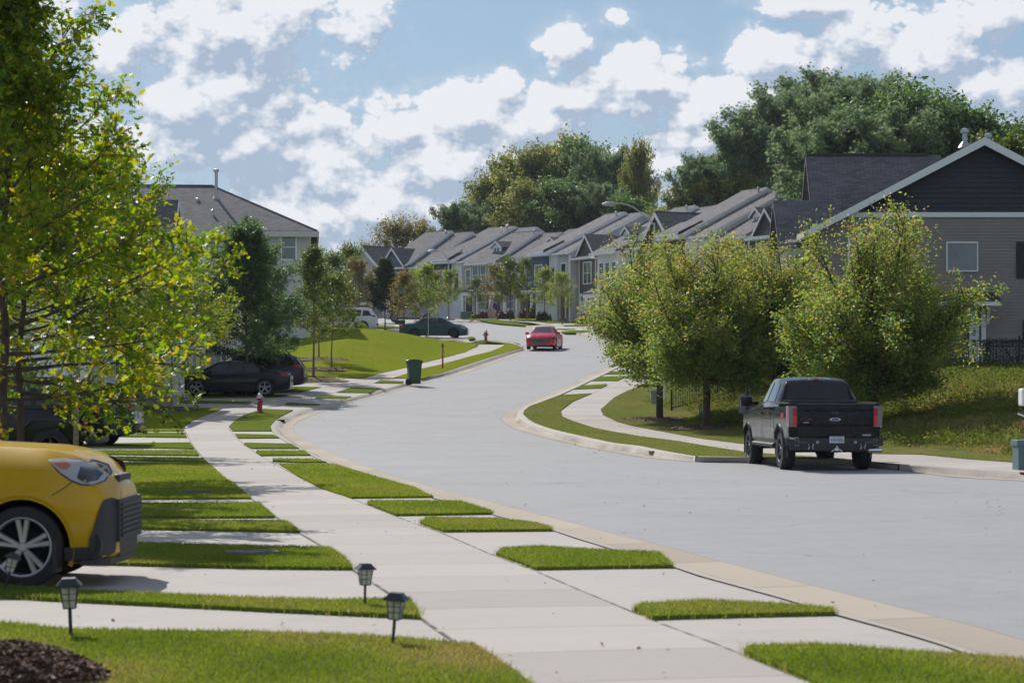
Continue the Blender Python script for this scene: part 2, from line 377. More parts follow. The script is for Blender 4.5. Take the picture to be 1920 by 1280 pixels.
def raw_mesh(name, V, loops, sizes, mats, attr=None, parent=None, smooth=False):
    """fast mesh from numpy arrays; attr = per-vertex random value"""
    me = bpy.data.meshes.new(name); V = np.asarray(V, np.float32); nf = len(sizes)
    me.vertices.add(len(V)); me.vertices.foreach_set('co', V.ravel())
    me.loops.add(len(loops)); me.loops.foreach_set('vertex_index', np.asarray(loops, np.int32))
    me.polygons.add(nf); st = np.concatenate([[0], np.cumsum(sizes)[:-1]]).astype(np.int32)
    me.polygons.foreach_set('loop_start', st); me.polygons.foreach_set('loop_total', np.asarray(sizes, np.int32))
    me.update(calc_edges=True)
    if attr is not None:
        a = me.attributes.new('var', 'FLOAT', 'POINT'); a.data.foreach_set('value', np.asarray(attr, np.float32))
    if not isinstance(mats, (list, tuple)): mats = [mats]
    for m in mats: me.materials.append(m)
    if smooth: me.polygons.foreach_set('use_smooth', np.ones(nf, bool))
    o = bpy.data.objects.new(name, me); COL.objects.link(o)
    if parent: o.parent = parent
    return o

def clean(poly, jit=0, step=None, seed=1):
    """densify an outline and give it a slightly uneven edge"""
    if not step: return [Vector((p[0], p[1], 0)) for p in poly]
    rr = random.Random(seed); out = []; n = len(poly)
    for i in range(n):
        a = Vector(poly[i]).to_3d(); b = Vector(poly[(i+1) % n]).to_3d(); L = (b-a).length; k = max(1, min(60, int(L/step)))
        d = (b-a).normalized() if L > 0 else Vector((1, 0, 0)); nn = Vector((-d.y, d.x, 0))
        for j in range(k):
            out.append(a + (b-a)*(j/k) + nn * rr.uniform(-jit, jit))
    return out
def drape(name, poly, dz, mat, skirt=0, kind='structure', jit=0, step=None, zf=None, xcut=None, ystep=None, seed=1):
    """flat outline (x,y) laid on the street's slope at +dz; skirt = depth of its side faces"""
    pts = clean(poly, jit, step, seed)
    from mathutils.geometry import tessellate_polygon
    bm = bmesh.new(); vs = [bm.verts.new(p) for p in pts]
    for t in tessellate_polygon([pts]):
        if len(set(t)) == 3:
            try: bm.faces.new([vs[i] for i in t])
            except ValueError: pass
    y0 = min(p.y for p in pts); y1 = max(p.y for p in pts); x0 = min(p.x for p in pts); x1 = max(p.x for p in pts)
    cuts = [y for y in _ys if y0 < y < y1]
    if ystep:
        cuts = sorted(set(cuts) | set(np.arange(math.ceil(y0/ystep)*ystep, y1, ystep)))
    for y in cuts:
        bmesh.ops.bisect_plane(bm, geom=bm.verts[:]+bm.edges[:]+bm.faces[:], plane_co=(0, y, 0), plane_no=(0, 1, 0), dist=1e-5)
    if xcut:
        for x in np.arange(math.ceil(x0/xcut)*xcut, x1, xcut):
            bmesh.ops.bisect_plane(bm, geom=bm.verts[:]+bm.edges[:]+bm.faces[:], plane_co=(x, 0, 0), plane_no=(1, 0, 0), dist=1e-5)
    bm.normal_update()
    for f in bm.faces:
        if f.normal.z < 0: f.normal_flip()
    for v in bm.verts: v.co.z = P(v.co.y) + dz + (zf(v.co.x, v.co.y) if zf else 0)
    if skirt:
        be = [e for e in bm.edges if len(e.link_faces) == 1]
        r = bmesh.ops.extrude_edge_only(bm, edges=be)
        for v in [g for g in r['geom'] if isinstance(g, bmesh.types.BMVert)]: v.co.z -= skirt
    me = bpy.data.meshes.new(name); bm.to_mesh(me); bm.free()
    o = link(name, me, mat); o['kind'] = kind; return o
def resample(pts, n):
    p = np.array(pts, float); d = np.r_[0, np.cumsum(np.linalg.norm(np.diff(p, axis=0), axis=1))]
    t = np.linspace(0, d[-1], n); return np.c_[np.interp(t, d, p[:, 0]), np.interp(t, d, p[:, 1])], t
def smooth_line(pts, k=2):
    p = np.array(pts, float)
    for _ in range(k):
        q = p.copy(); q[1:-1] = (p[:-2] + 2*p[1:-1] + p[2:]) / 4; p = q
    return p
def strip(name, A, B, prof, mat, n=240, kind='structure', k=1, tz=None):
    """ribbon between two edge lines; prof = [(v, dz)] across it; UV = metres along, share across"""
    b, tb = resample(B, n); A_, _t = resample(A, 1600); A_ = smooth_line(A_, k*4); b = smooth_line(b, k)
    idx = np.array([int(np.argmin(((A_-q)**2).sum(1))) for q in b]); idx = np.maximum.accumulate(idx); idx[0] = 0; idx[-1] = len(A_)-1
    idx = np.convolve(np.r_[np.zeros(3)+idx[0], idx, np.zeros(3)+idx[-1]], np.ones(7)/7, 'valid'); a = A_[np.clip(idx.astype(int), 0, len(A_)-1)]
    # insert slope breakpoints is handled by dense sampling
    V = []; F = []; UV = []; m = len(prof); mid = (a+b)/2; s = np.r_[0, np.cumsum(np.linalg.norm(np.diff(mid, axis=0), axis=1))]
    for i in range(n):
        for v, dz in prof:
            q = a[i]*(1-v) + b[i]*v; V.append((q[0], q[1], P(q[1]) + (dz(s[i]) if callable(dz) else dz))); UV.append((s[i], v))
    for i in range(n-1):
        for j in range(m-1):
            F.append((i*m+j, i*m+j+1, (i+1)*m+j+1, (i+1)*m+j))
    me = bpy.data.meshes.new(name); me.from_pydata(V, [], F); uv = me.uv_layers.new(name='UVMap')
    li = np.zeros(len(me.loops), np.int32); me.loops.foreach_get('vertex_index', li)
    uv.data.foreach_set('uv', np.array(UV)[li].ravel())
    bm = bmesh.new(); bm.from_mesh(me)
    for f in bm.faces:
        if f.normal.z < 0: f.normal_flip()
    bm.to_mesh(me); bm.free()
    o = link(name, me, mat, smooth=True); o['kind'] = kind; return o
def in_poly(X, Y, poly):
    p = np.array([(q[0], q[1]) for q in poly]); c = np.zeros(len(X), bool); j = len(p)-1
    for i in range(len(p)):
        xi, yi = p[i]; xj, yj = p[j]
        k = ((yi > Y) != (yj > Y)) & (X < (xj-xi)*(Y-yi)/((yj-yi) if yj != yi else 1e-9) + xi); c ^= k; j = i
    return c
RNG = np.random.default_rng(3)
def scatter(poly, dens, cap=200000):
    p = np.array([(q[0], q[1]) for q in poly]); x0, y0 = p.min(0); x1, y1 = p.max(0)
    n = int(min(cap, (x1-x0)*(y1-y0)*dens)); X = RNG.uniform(x0, x1, n); Y = RNG.uniform(y0, y1, n)
    k = in_poly(X, Y, poly); return X[k], Y[k]
def patchy(X, Y, s=1.0):
    return .5+.25*(np.sin(X*1.9*s+Y*.9*s+1.3)+np.sin(X*.8*s-Y*2.1*s+.4)*np.cos(X*3.1*s+Y*.5*s))
def tufts(X, Y, Z, h, w, lean=.5, var0=0, var1=1, patch=.0):
    """one bent triangle per blade"""
    n = len(X); a = RNG.uniform(0, 2*np.pi, n); hh = h*RNG.uniform(.5, 1.25, n); ww = w*RNG.uniform(.7, 1.3, n)
    dx, dy = np.cos(a)*ww, np.sin(a)*ww; lx = RNG.normal(0, lean, n)*hh; ly = RNG.normal(0, lean, n)*hh
    V = np.empty((n, 3, 3)); V[:, 0] = np.c_[X-dx, Y-dy, Z]; V[:, 1] = np.c_[X+dx, Y+dy, Z]; V[:, 2] = np.c_[X+lx, Y+ly, Z+hh]
    v = np.repeat(np.clip(RNG.uniform(var0, var1, n)+patch*(patchy(X, Y)-.35), 0, 1), 3); return V.reshape(-1, 3), v
# ------------------------------------------------------------------ ground, street, curbs, walks
ASPH_L = [(2300,1312),(1920,1199),(1807,1168),(1702,1142),(1545,1102),(1410,1067),(1320,1043),(1200,1012),(1136,996),(945,947),(799,910),(705,881),(660,864),(630,853),(595,836),(564.6,819),(553,811),(550,805),(551.5,796),(560,789),(575,782),(617,766),(660,753),(720,739),(766,724),(792,719),(820,709),(865,700),(901,689),(947,672),(976,662)]
BACK_L = [(2300,1400),(1920,1265),(1837,1236),(1762,1209),(1669,1181),(1567,1153),(1530,1142),(1462,1121),(1380,1099),(1312,1080),(1262,1063),(1162,1034),(1080,1009),(1039,996),(979,980),(922,964),(840,940),(812,934),(780,922),(705,898),(640,876),(614,868),(585,855),(561,842),(541,831),(524,821),(510,808),(507,800),(515,789),(528,781),(551,770),(600,759),(659,745),(714,730),(756,719),(792,708),(818,703),(872,685),(919,670),(983,652)]
WALK_R = [(1690,1340),(1522,1280),(1455,1252),(1395,1228),(1380,1219),(1290,1187),(1224,1162),(1200,1151),(1177,1142),(1087,1105),(1005,1070),(926,1041),(832,1000),(742,967),(660,934),(606,917),(565,896),(523,873),(494,857),(460,834),(442,818),(432,806),(430,799),(440,789.5),(458,778),(493,766),(535,757),(591,745),(631,735),(702,718),(737,709),(793,691),(827.5,683),(882,668),(919,659),(940,651),(947,646)]
WALK_L = [(1130,1340),(985,1280),(932,1242),(887,1218),(850,1205),(787,1160),(720,1108),(661,1070),(614,1030.5),(562,1000.6),(520,972),(481,943),(471,935),(440,909),(424,899),(398,876),(382,860),(367,843),(356,826),(347,810),(344.5,802),(351,793),(380,780),(416,767),(452,761),(472.5,755),(539,741),(568,734),(602,725.6),(655,714),(679,709),(713,699),(762,688),(796,678),(835,669),(872.5,659),(895,650),(897,646)]
ASPH_R = [(1150,683),(1121,695),(1074,717),(1023,740),(992,753),(962,767.5),(943,777.5),(940,784),(945,792),(962,802),(1003,815),(1053,828),(1103,839),(1160,849),(1203,857),(1290,865),(1400,867.5),(1600,872.5),(1710,884),(1786,894),(1821,896),(1920,901),(2060,910)]
BACK_R = [(1162,688),(1136,701),(1108,714),(1076.6,729),(1053.5,740),(993,761.6),(983,770),(981,777),(990,786),(1003,794),(1037,806),(1087,818),(1153,832),(1203,838),(1240,846),(1310,858),(1400,859.5),(1600,864.5),(1691,873),(1778.6,877),(1851,881),(1920,884),(2060,892)]
RSW_L = [(1174,707),(1158,713.5),(1138,722),(1110,738),(1074,753),(1051,770),(1053.5,780.5),(1075,790),(1115,802.5),(1195,817.5),(1270,827.5),(1345,840),(1400,849),(1500,856),(1620,867),(1691,873),(1778.6,877),(1851,881),(1920,884),(2060,892)]
ZR = -.10                                              # asphalt is this far below the walks
wl = lambda pts, dz=0: PX(pts, dz)
aL, bL = wl(ASPH_L, ZR), wl(BACK_L); wR, wL = wl(WALK_R), wl(WALK_L)
aR, bR = wl(ASPH_R, ZR), wl(BACK_R); sL, sR = wl(RSW_L), wl(RSW_R)
# the big ground sheet
def ground_sheet():
    xs = np.unique(np.r_[np.arange(-900, -60, 60), np.arange(-60, 80, 1.5), np.arange(80, 900, 60)])
    ys = np.unique(np.r_[_ys[_ys <= 400], np.arange(46, 130, 2.0), np.arange(400, 2000, 100)])
    X, Y = np.meshgrid(xs, ys); Z = PA(Y) + bank(X, Y) + base_drop(X, Y)
    Z += np.where(Y > 400, 0, 0); n, m = X.shape
    V = np.c_[X.ravel(), Y.ravel(), Z.ravel()]; i = np.arange(n*m).reshape(n, m)
    q = np.c_[i[:-1, :-1].ravel(), i[:-1, 1:].ravel(), i[1:, 1:].ravel(), i[1:, :-1].ravel()]
    o = raw_mesh('ground', V, q.ravel(), np.full(len(q), 4), M_GRND, smooth=True); o['kind'] = 'structure'
ground_sheet()
# asphalt: between the two gutters, plus the upper cross street
far_px = [(1230,662),(1275,655),(1260,640),(1180,634),(1094,629),(1049,624),(992,614),(966,612),(904,604),(882,601),(839,598.5),(760,597),(560,597),(380,597),(380,618),(560,618),(740,640),(880,642),(905,637),(930,638),(972,643),(984,651)]
asph = aL + [tuple(q) for q in wl(far_px[::-1], ZR)] + aR + [(14, 30), (9, 12)]
drape('street', asph, ZR, M_ASPH)
# left: rolled curb and gutter; raised curb beyond the bin
n = 420
Lx = resample(bL, n)[1][-1]
raised = lambda s: sst(.0, 1.0, (s - s_up) / 1.5)
pL = np.array(bL); dL = np.r_[0, np.cumsum(np.linalg.norm(np.diff(pL, axis=0), axis=1))]
s_up = float(np.interp(G2(785, 711).y, pL[:, 1], dL))
ttl = dL[-1]
strip('curb', aL, bL, [(0, ZR+.006), (.55, ZR-.01), (.66, lambda s: ZR-.006+.02*(1-raised(s))), (.74, lambda s: ZR+.05+.05*raised(s)), (.84, lambda s: ZR+.085+.055*raised(s)), (1, .012)], M_CURB, n=n)
strip('curb', aR, bR, [(0, ZR+.006), (.55, ZR-.008), (.64, ZR-.002), (.70, ZR+.10), (.78, ZR+.145), (1, .035)], M_CURB, n=n)
# the curb across the cross street, far side and the near corner
fc_b = [(1300,652),(1200,636),(1094,626),(1049,621),(992,611),(966,609),(904,601.5),(850,598),(800,597)]
fc_a = [(1300,655),(1200,638.5),(1094,629.5),(1049,624.5),(992,614.5),(966,612),(904,604.5),(850,600),(800,599)]
strip('curb', wl(fc_a, ZR), wl(fc_b), [(0, ZR+.006), (.5, ZR), (.7, ZR+.13), (1, .03)], M_CURB, n=120)
strip('curb', wl([(984,653),(978,647),(960,642.5),(930,639),(900,636.5)], ZR), wl([(978,652),(970,647),(955,643.5),(928,640.5),(902,638.5)]), [(0, ZR+.006), (.4, ZR), (.6, ZR+.13), (1, .03)], M_CURB, n=60)
# concrete aprons and driveways under everything on the left
conc = [tuple(q) for q in bL if q[1] < 118] + [(-24, 118), (-24, 8), (6, 8)]
drape('driveway', conc, 0.0, M_CONC)
drape('pavement', wl([(1040,747),(1050,762),(1074,753),(1110,738),(1138,722.5),(1158,713.5),(1174,707),(1200,700),(1290,690),(1290,670),(1200,679),(1162,688),(1136,701),(1108,714),(1076.6,729),(1053.5,740)]), 0.0, M_CONC)
strip('sidewalk', wL, wR, [(0, .006), (.5, .010), (1, .006)], M_WALK, n=500)
strip('sidewalk', sL, sR, [(0, .006), (.5, .010), (1, .006)], M_WALK, n=400)
# upper sidewalk on the far side of the cross street
strip('sidewalk', wl([(862,596),(918,600.5),(995,605.5),(1040,613),(1100,614),(1180,614)]), wl([(862,595.2),(918,597.8),(995,601.5),(1035,608),(1100,607),(1180,607)]), [(0, .03), (1, .03)], M_WALK, n=80)
drape('pavement', wl([(1000,611),(1035,606),(1100,606),(1200,606),(1200,634),(1094,626),(1049,621),(992,611)]), 0.015, M_CONC)
# turf ------------------------------------------------------------------
TURF = []   # (polygon in metres, blade height)
def turf(px, name='lawn', mat=None, dz=.032, skirt=.06, jit=.014, step=.22, blade=1, zf=None, xcut=None, ystep=None, left=None):
    poly = wl(px, 0)
    if left is not None:                       # carry the strip on towards the houses
        a, b = Vector(poly[0]), Vector(poly[-1]); poly = [(left, a.y - .004*(a.x-left))] + poly + [(left, b.y - .004*(b.x-left))]
    near = min(p[1] for p in poly) < 45
    o = drape(name, poly, dz, mat or M_TURF, skirt, 'stuff', jit if near else 0, step if near else None, zf, xcut, ystep, seed=len(TURF)+3)
    TURF.append((poly, dz, blade)); return o
# house side of the walk (first and last points are the back-left and front-left corners)
turf([(13,1174),(130,1186),(500,1192),(700,1198),(887,1213),(932,1242),(985,1281),(1060,1330),(1120,1375),(-150,1375)], left=-8, mat=M_DRYL)
turf([(0,1103),(146,1112),(500,1127),(640,1131),(766,1128),(778,1143),(787,1160),(640,1153),(500,1146),(146,1129),(0,1121)], left=-9)
turf([(200,1020),(330,1024),(500,1028),(617,1030.5),(643,1047),(661,1069),(500,1067),(340,1063),(200,1059)], left=-9)
turf([(200,977),(400,979),(536,980),(562,999),(400,996),(200,991)], left=-10)
turf([(200,946),(486,945),(516,971),(350,972),(200,971)], left=-10)
turf([(210,869),(390,869),(424,899),(440,909),(471,935),(330,936),(200,937)], left=-12, mat=M_LAWN)
turf([(200,857),(380,860),(387,866.5),(200,863)], left=-12)
turf([(200,845.5),(367,845.5),(374,855),(200,852.5)], left=-13)
turf([(200,832),(356,830.5),(364.6,841.8),(200,838.5)], left=-14)
turf([(200,811),(347,812),(350.5,821),(200,818.5)], left=-14)
turf([(200,757),(249,759),(416,766.5),(380,780.5),(351,793),(344.5,802),(344.5,808),(252,808),(200,807)], left=-15, mat=M_LAWN)
turf([(200,750),(471,752.5),(468,757),(200,754)], left=-15)
turf([(300,735),(400,737),(539,740.5),(527,745),(360,746.5),(300,746)], left=-15)
turf([(380,722),(602,725.6),(566,735),(422,732),(380,732)], left=-15)
turf([(547,708.5),(655,713.5),(650,716.5),(543,718)], left=-10.5)
# the long sloping lawn below the cross street: a gentle swell
LAWN = wl([(520,702),(568,702.6),(679,709),(713,699),(762,688),(796,678),(835,669),(872.5,659),(893,649),(893,645),(885,642),(850,638.5),(800,636),(760,632),(700,622),(600,616),(450,616),(450,700)], .03)
_lp = np.array(LAWN)
def lawn_bump(x, y):
    d = 1e9
    for i in range(len(_lp)):
        a = _lp[i]; b = _lp[(i+1) % len(_lp)]; ab = b-a; t = max(0, min(1, ((x-a[0])*ab[0]+(y-a[1])*ab[1])/(ab@ab+1e-9)))
        d = min(d, math.hypot(x-a[0]-t*ab[0], y-a[1]-t*ab[1]))
    return .75*float(sst(0, 8, d))*float(sst(118, 150, y)) + .25*float(sst(0, 6, d))
drape('lawn', LAWN, .03, M_LAWN, .12, 'stuff', zf=lawn_bump, xcut=1.6)
bpy.data.objects[-1] if False else None
# street side of the walk, left
turf([(1406,1217),(1537,1214),(1700,1228),(1837,1236),(1920,1243),(2250,1385),(2250,1500),(1800,1400),(1640,1335),(1522,1281),(1455,1252),(1395,1228)])
turf([(1190,1145),(1200,1138),(1312,1131),(1450,1137),(1562,1146),(1565,1152.5),(1400,1157),(1224,1161)])
turf([(932,1041),(945,1032),(1012,1029),(1120,1035),(1237,1041),(1262,1064),(1150,1066),(1005,1069)])
turf([(787,981),(802,974),(937,975.5),(1000,983),(1033,991),(1035,996),(832,998)])
turf([(690,946),(694,941),(862,942),(890,950),(922,961),(920,964.5),(744,967)])
turf([(524,871),(627,871.5),(705,895.5),(780,916),(795,926),(812,933),(660,934),(606,917),(565,896)], mat=M_LAWN)
turf([(511,865),(512,861),(585,862),(613,867.5),(560,867.5)])
turf([(480,849),(482,846),(570,846),(583,854.5),(489,854.6)])
turf([(457,834),(459,831),(546,832.5),(561,841.3),(473,841.6)])
turf([(441,814),(512.5,815.5),(524,821.5),(447,822)])
turf([(494,767),(550,769.5),(528,780),(515,789.5),(507,798.6),(510,808),(436,808),(430.5,800),(440,789),(458,778)])
turf([(537,755),(600,758),(598,760),(535,759)])
turf([(606,742),(659,743.5),(647.5,747.5),(591,746.5)])
turf([(658,727),(714,728.5),(693,736.7),(631,736)])
turf([(714,713),(757,715),(754,719),(702,718)])
turf([(737,709),(793,691),(827.5,683),(882,668),(919,659),(940,651),(947,646),(940,643.5),(920,641),(905,639.5),(912,638.8),(928,640.5),(955,643.5),(970,647),(978,652.5),(919,670),(872,685),(818,703),(790,709.5)], mat=M_LAWN)
# right side verge
g1 = [(1110,738),(1074,753),(1051,770),(1053.5,780.5),(1075,790),(1115,802.5),(1195,817.5),(1270,827.5),(1345,840),(1400,849),(1500,856),(1585,862),(1500,861),(1400,858.5),(1310,857),(1240,846),(1203,838),(1153,832),(1087,818),(1037,806),(1003,794.5),(990,786),(982,777),(983.5,770),(993,762),(1053,740.5)]
turf(g1, mat=M_DRYL, blade=.7)
turf([(1075,730),(1090,723),(1137.5,720),(1138,722.5),(1127,728)])
turf([(1108,714),(1116,707),(1174,705),(1172,708),(1156,713.8)])
turf([(1135,702),(1146,697),(1172,696),(1180,698),(1171,701.5)])
turf([(1161,688),(1172,684),(1196,683),(1192,687)])
turf([(1196,723),(1215,716),(1226,714),(1226,721),(1210,722)])
# mown verge behind the right walk
verge = [(1193,727),(1240,723.5),(1258,726),(1262,752),(1290,775),(1330,797),(1400,815),(1500,826),(1600,835),(1700,842),(1800,848),(1920,856),(2060,864),(2060,876),(1920,868),(1808,860),(1727.5,852),(1640,851),(1500,841),(1400,832.5),(1320,822.5),(1245,809),(1193,799.5),(1159,791),(1132,778),(1127,767),(1152,745),(1177,732)]
vp = wl(verge, 0)
drape('lawn', vp, .02, M_DRYL, .2, 'stuff', zf=lambda x, y: float(bank(x, y)), xcut=1.2, ystep=2.0); TURF.append((vp, .02, .6))
# upper islands and front lawns along the far row
turf([(872,597.5),(905,599),(926,599.5),(995,609.5),(985,611),(935,607),(905,602.5)], dz=.05)
turf([(1055,611),(1100,609.5),(1130,609.5),(1130,612),(1060,613)], dz=.05)
turf([(1048,616.5),(1080,617),(1060,619),(1040,618)], dz=.05)
turf([(1052,622),(1075,619.5),(1096,620),(1110,622),(1085,625),(1060,624.5)], dz=.05)
turf([(860,595.5),(905,595),(1000,595.5),(1075,597),(1120,598),(1120,604),(1030,606.5),(995,600.5),(918,596.5)], dz=.05, mat=M_LAWN)
turf([(700,609),(735,611),(750,614),(720,614.5),(703,612)], dz=.05, mat=M_LAWN)
turf([(877,633),(886,631.5),(892,635),(880,637)], dz=.05)

# grass blades on the turf, denser near the camera
GV, GA = [], []
for poly, dz, bh in TURF:
    ym = min(p[1] for p in poly)
    if ym > 62 or bh == 0: continue
    X, Y = scatter(poly, 5200 if ym < 30 else 2200 if ym < 45 else 800)
    vis = (np.abs(X) < Y*.2253); X, Y = X[vis], Y[vis]
    keep = RNG.uniform(0, 1, len(X)) < np.clip((24.0/Y)**1.5, 0, 1); X, Y = X[keep], Y[keep]
    v, a = tufts(X, Y, PA(Y)+dz-.008, .75*(.042 if ym < 45 else .055)*bh, .0035*(1+Y/30), .55, 0, .7, .55 if poly[0][1] > 17 else 1.0); GV.append(v); GA.append(a)
    # longer fringe round the edges
    pp = clean(poly, .02, .012); pp = np.array([(p.x, p.y) for p in pp]) if ym < 45 else np.zeros((0, 2))
    if len(pp):
        k = (np.abs(pp[:, 0]) < pp[:, 1]*.22) ; pp = pp[k] + RNG.normal(0, .012, pp[k].shape)
        v, a = tufts(pp[:, 0], pp[:, 1], PA(pp[:, 1])+dz-.05, .075*bh, .005, .35, .3, 1); GV.append(v); GA.append(a)
v = np.concatenate(GV); a = np.concatenate(GA); nf = len(v)//3
raw_mesh('grass', v, np.arange(len(v)), np.full(nf, 3), M_BLADE, a)['kind'] = 'stuff'
# rough growth on the right bank
BK = wl([(1262,753),(1290,775),(1330,797),(1400,815),(1500,826),(1600,835),(1700,842),(1800,848),(1920,856),(2060,864)]) + [(19, 56), (20, 95), (5.2, 98), (6.0, 90)]
X, Y = scatter(BK, 130); k = X - np.interp(Y, _ex, _ev) > 1.0; X, Y = X[k], Y[k]
pt = patchy(X, Y, .55); dn = RNG.uniform(0, 1, len(X)) < .15+.9*pt; X, Y, pt = X[dn], Y[dn], pt[dn]
Z = PA(Y) + bank(X, Y) - .03
v1, a1 = tufts(X, Y, Z, (.07+.22*pt**2)*RNG.uniform(.5, 1.4, len(X)), .02, .6, 0, .9, .5)
X, Y = scatter(BK, 300); Z = PA(Y) + bank(X, Y) - .02
v2, a2 = tufts(X, Y, Z, .08, .03, .9, .0, .7, .5)
v = np.concatenate([v1, v2]); a = np.concatenate([a1, a2])
raw_mesh('weeds', v, np.arange(len(v)), np.full(len(v)//3, 3), M_WEED, a)['kind'] = 'stuff'

def mulch(px, py, r, h=.06, chips=True, elong=1.0, dz=.05):
    c = G2(px, py, dz); rr = random.Random(int(px*7+py)); zz = float(bank(c.x, c.y)) if px > 1200 else (lawn_bump(c.x, c.y) if in_poly(np.array([c.x]), np.array([c.y]), LAWN)[0] else 0)
    V = [(c.x, c.y, P(c.y)+dz+zz+h)]; F = []; m = 26; rings = 4
    for j in range(1, rings+1):
        for i in range(m):
            t = 2*math.pi*i/m; q = r*j/rings*(1+.12*math.sin(3*t+px)+rr.uniform(-.05, .05))
            x, y = c.x+q*elong*math.cos(t), c.y+q*math.sin(t)
            V.append((x, y, P(y)+dz+zz+h*(1-(j/rings)**1.4)+ (rr.uniform(-.01, .015) if j < rings else -.05)))
    for i in range(m): F.append((0, 1+i, 1+(i+1) % m))
    for j in range(rings-1):
        for i in range(m): a_, b_ = 1+j*m+i, 1+j*m+(i+1) % m; F.append((a_, a_+m, b_+m, b_))
    mb = MB(); mb.v = V; mb.f = F; mb.mi = [0]*len(F)
    o = mb.build('mulch', [M_SOIL, M_CHIP], smooth=True); o['kind'] = 'stuff'
    if chips:
        k = 3200 if c.y < 20 else 420
        t = RNG.uniform(0, 2*np.pi, k); q = r*np.sqrt(RNG.uniform(0, 1.02, k)); X = c.x+q*elong*np.cos(t); Y = c.y+q*np.sin(t)
        Z = PA(Y)+dz+zz+h*(1-(q/r)**2)+.006; s = (.013 if c.y < 20 else .022)*RNG.uniform(.5, 1.6, k); L = s*RNG.uniform(1.5, 3.5, k)
        a_ = RNG.uniform(0, np.pi*2, k); d = np.c_[np.cos(a_), np.sin(a_), RNG.normal(0, .35, k)]; e = np.c_[-np.sin(a_), np.cos(a_), RNG.normal(0, .5, k)]
        C_ = np.c_[X, Y, Z]; V = np.stack([C_-d*L[:, None]/2-e*s[:, None]/2, C_+d*L[:, None]/2-e*s[:, None]/2, C_+d*L[:, None]/2+e*s[:, None]/2, C_-d*L[:, None]/2+e*s[:, None]/2], 1)
        me = o.data; bm = bmesh.new(); bm.from_mesh(me); lay = bm.verts.layers.float.new('var')
        for i in range(k):
            vs = [bm.verts.new(V[i, j]) for j in range(4)]; r_ = random.random()
            for w in vs: w[lay] = r_
            f = bm.faces.new(vs); f.material_index = 1
        bm.to_mesh(me); bm.free()
    return c
mulch(8, 1266, .56, .18, elong=1.0)
# ------------------------------------------------------------------ vehicles
def paint(name, col, rough=.28, metal=.0):
    m, nt, b, out = newmat(name); tcn = nt.new('ShaderNodeTexCoord')
    n = nt.noise(tcn.outputs['Object'], 2.2, 5, .6)
    nt.set(b.inputs['Base Color'], nt.mix(nt.rng(n, .3, .75), col, tuple(c*.86+.012 for c in col)))
    nt.set(b.inputs['Roughness'], nt.rng(n, .3, .7, rough*.8, rough*1.3)); b.inputs['Metallic'].default_value = metal
    b.inputs['Coat Weight'].default_value = .40; b.inputs['Coat Roughness'].default_value = .03; b.inputs['Specular IOR Level'].default_value = .12
    return m
M_RUB = simple('tyre_rubber', (.022, .022, .024), .8, var=.25, scale=20)
M_PLAST = simple('black_plastic', (.028, .029, .032), .55, var=.15, scale=15)
M_DARKW = simple('wheel_well', (.008, .008, .009), .95, var=.1)
M_ALLOY = simple('alloy', (.42, .42, .43), .35, metal=.8, var=.08)
M_DALLOY = simple('dark_alloy', (.11, .115, .125), .35, metal=.7, var=.1)
M_CHROME = simple('chrome', (.75, .76, .78), .12, metal=1, var=.03)
M_RED = paint('red_lens', (.42, .015, .03), .15)
M_REDB = paint('bright_red_lens', (.62, .06, .05), .15)
M_CLEAR = paint('clear_lens', (.40, .41, .43), .12)
M_TLC = paint('smoked_lens', (.24, .20, .22), .15)
M_AMBER = paint('amber_lens', (.40, .13, .06), .2)
M_PLATE = simple('plate_white', (.62, .66, .74), .5, var=.05)
M_NAVY = simple('plate_blue', (.02, .035, .14), .5, var=.05)
M_EMRED = simple('badge_red', (.35, .03, .03), .5, var=.05)

def text(name, s, size, mat, parent, loc, rot, depth=.002, sx=1.0):
    cu = bpy.data.curves.new(name, 'FONT'); cu.body = s; cu.size = size; cu.extrude = depth; cu.align_x = 'CENTER'; cu.align_y = 'CENTER'
    t = bpy.data.objects.new(name, cu); COL.objects.link(t); dg = bpy.context.evaluated_depsgraph_get()
    me = bpy.data.meshes.new_from_object(t.evaluated_get(dg)); bpy.data.objects.remove(t)
    o = bpy.data.objects.new(name, me); COL.objects.link(o); me.materials.clear(); me.materials.append(mat)
    o.parent = parent; o.location = loc; o.rotation_euler = rot; o.scale = (sx, 1, 1); return o

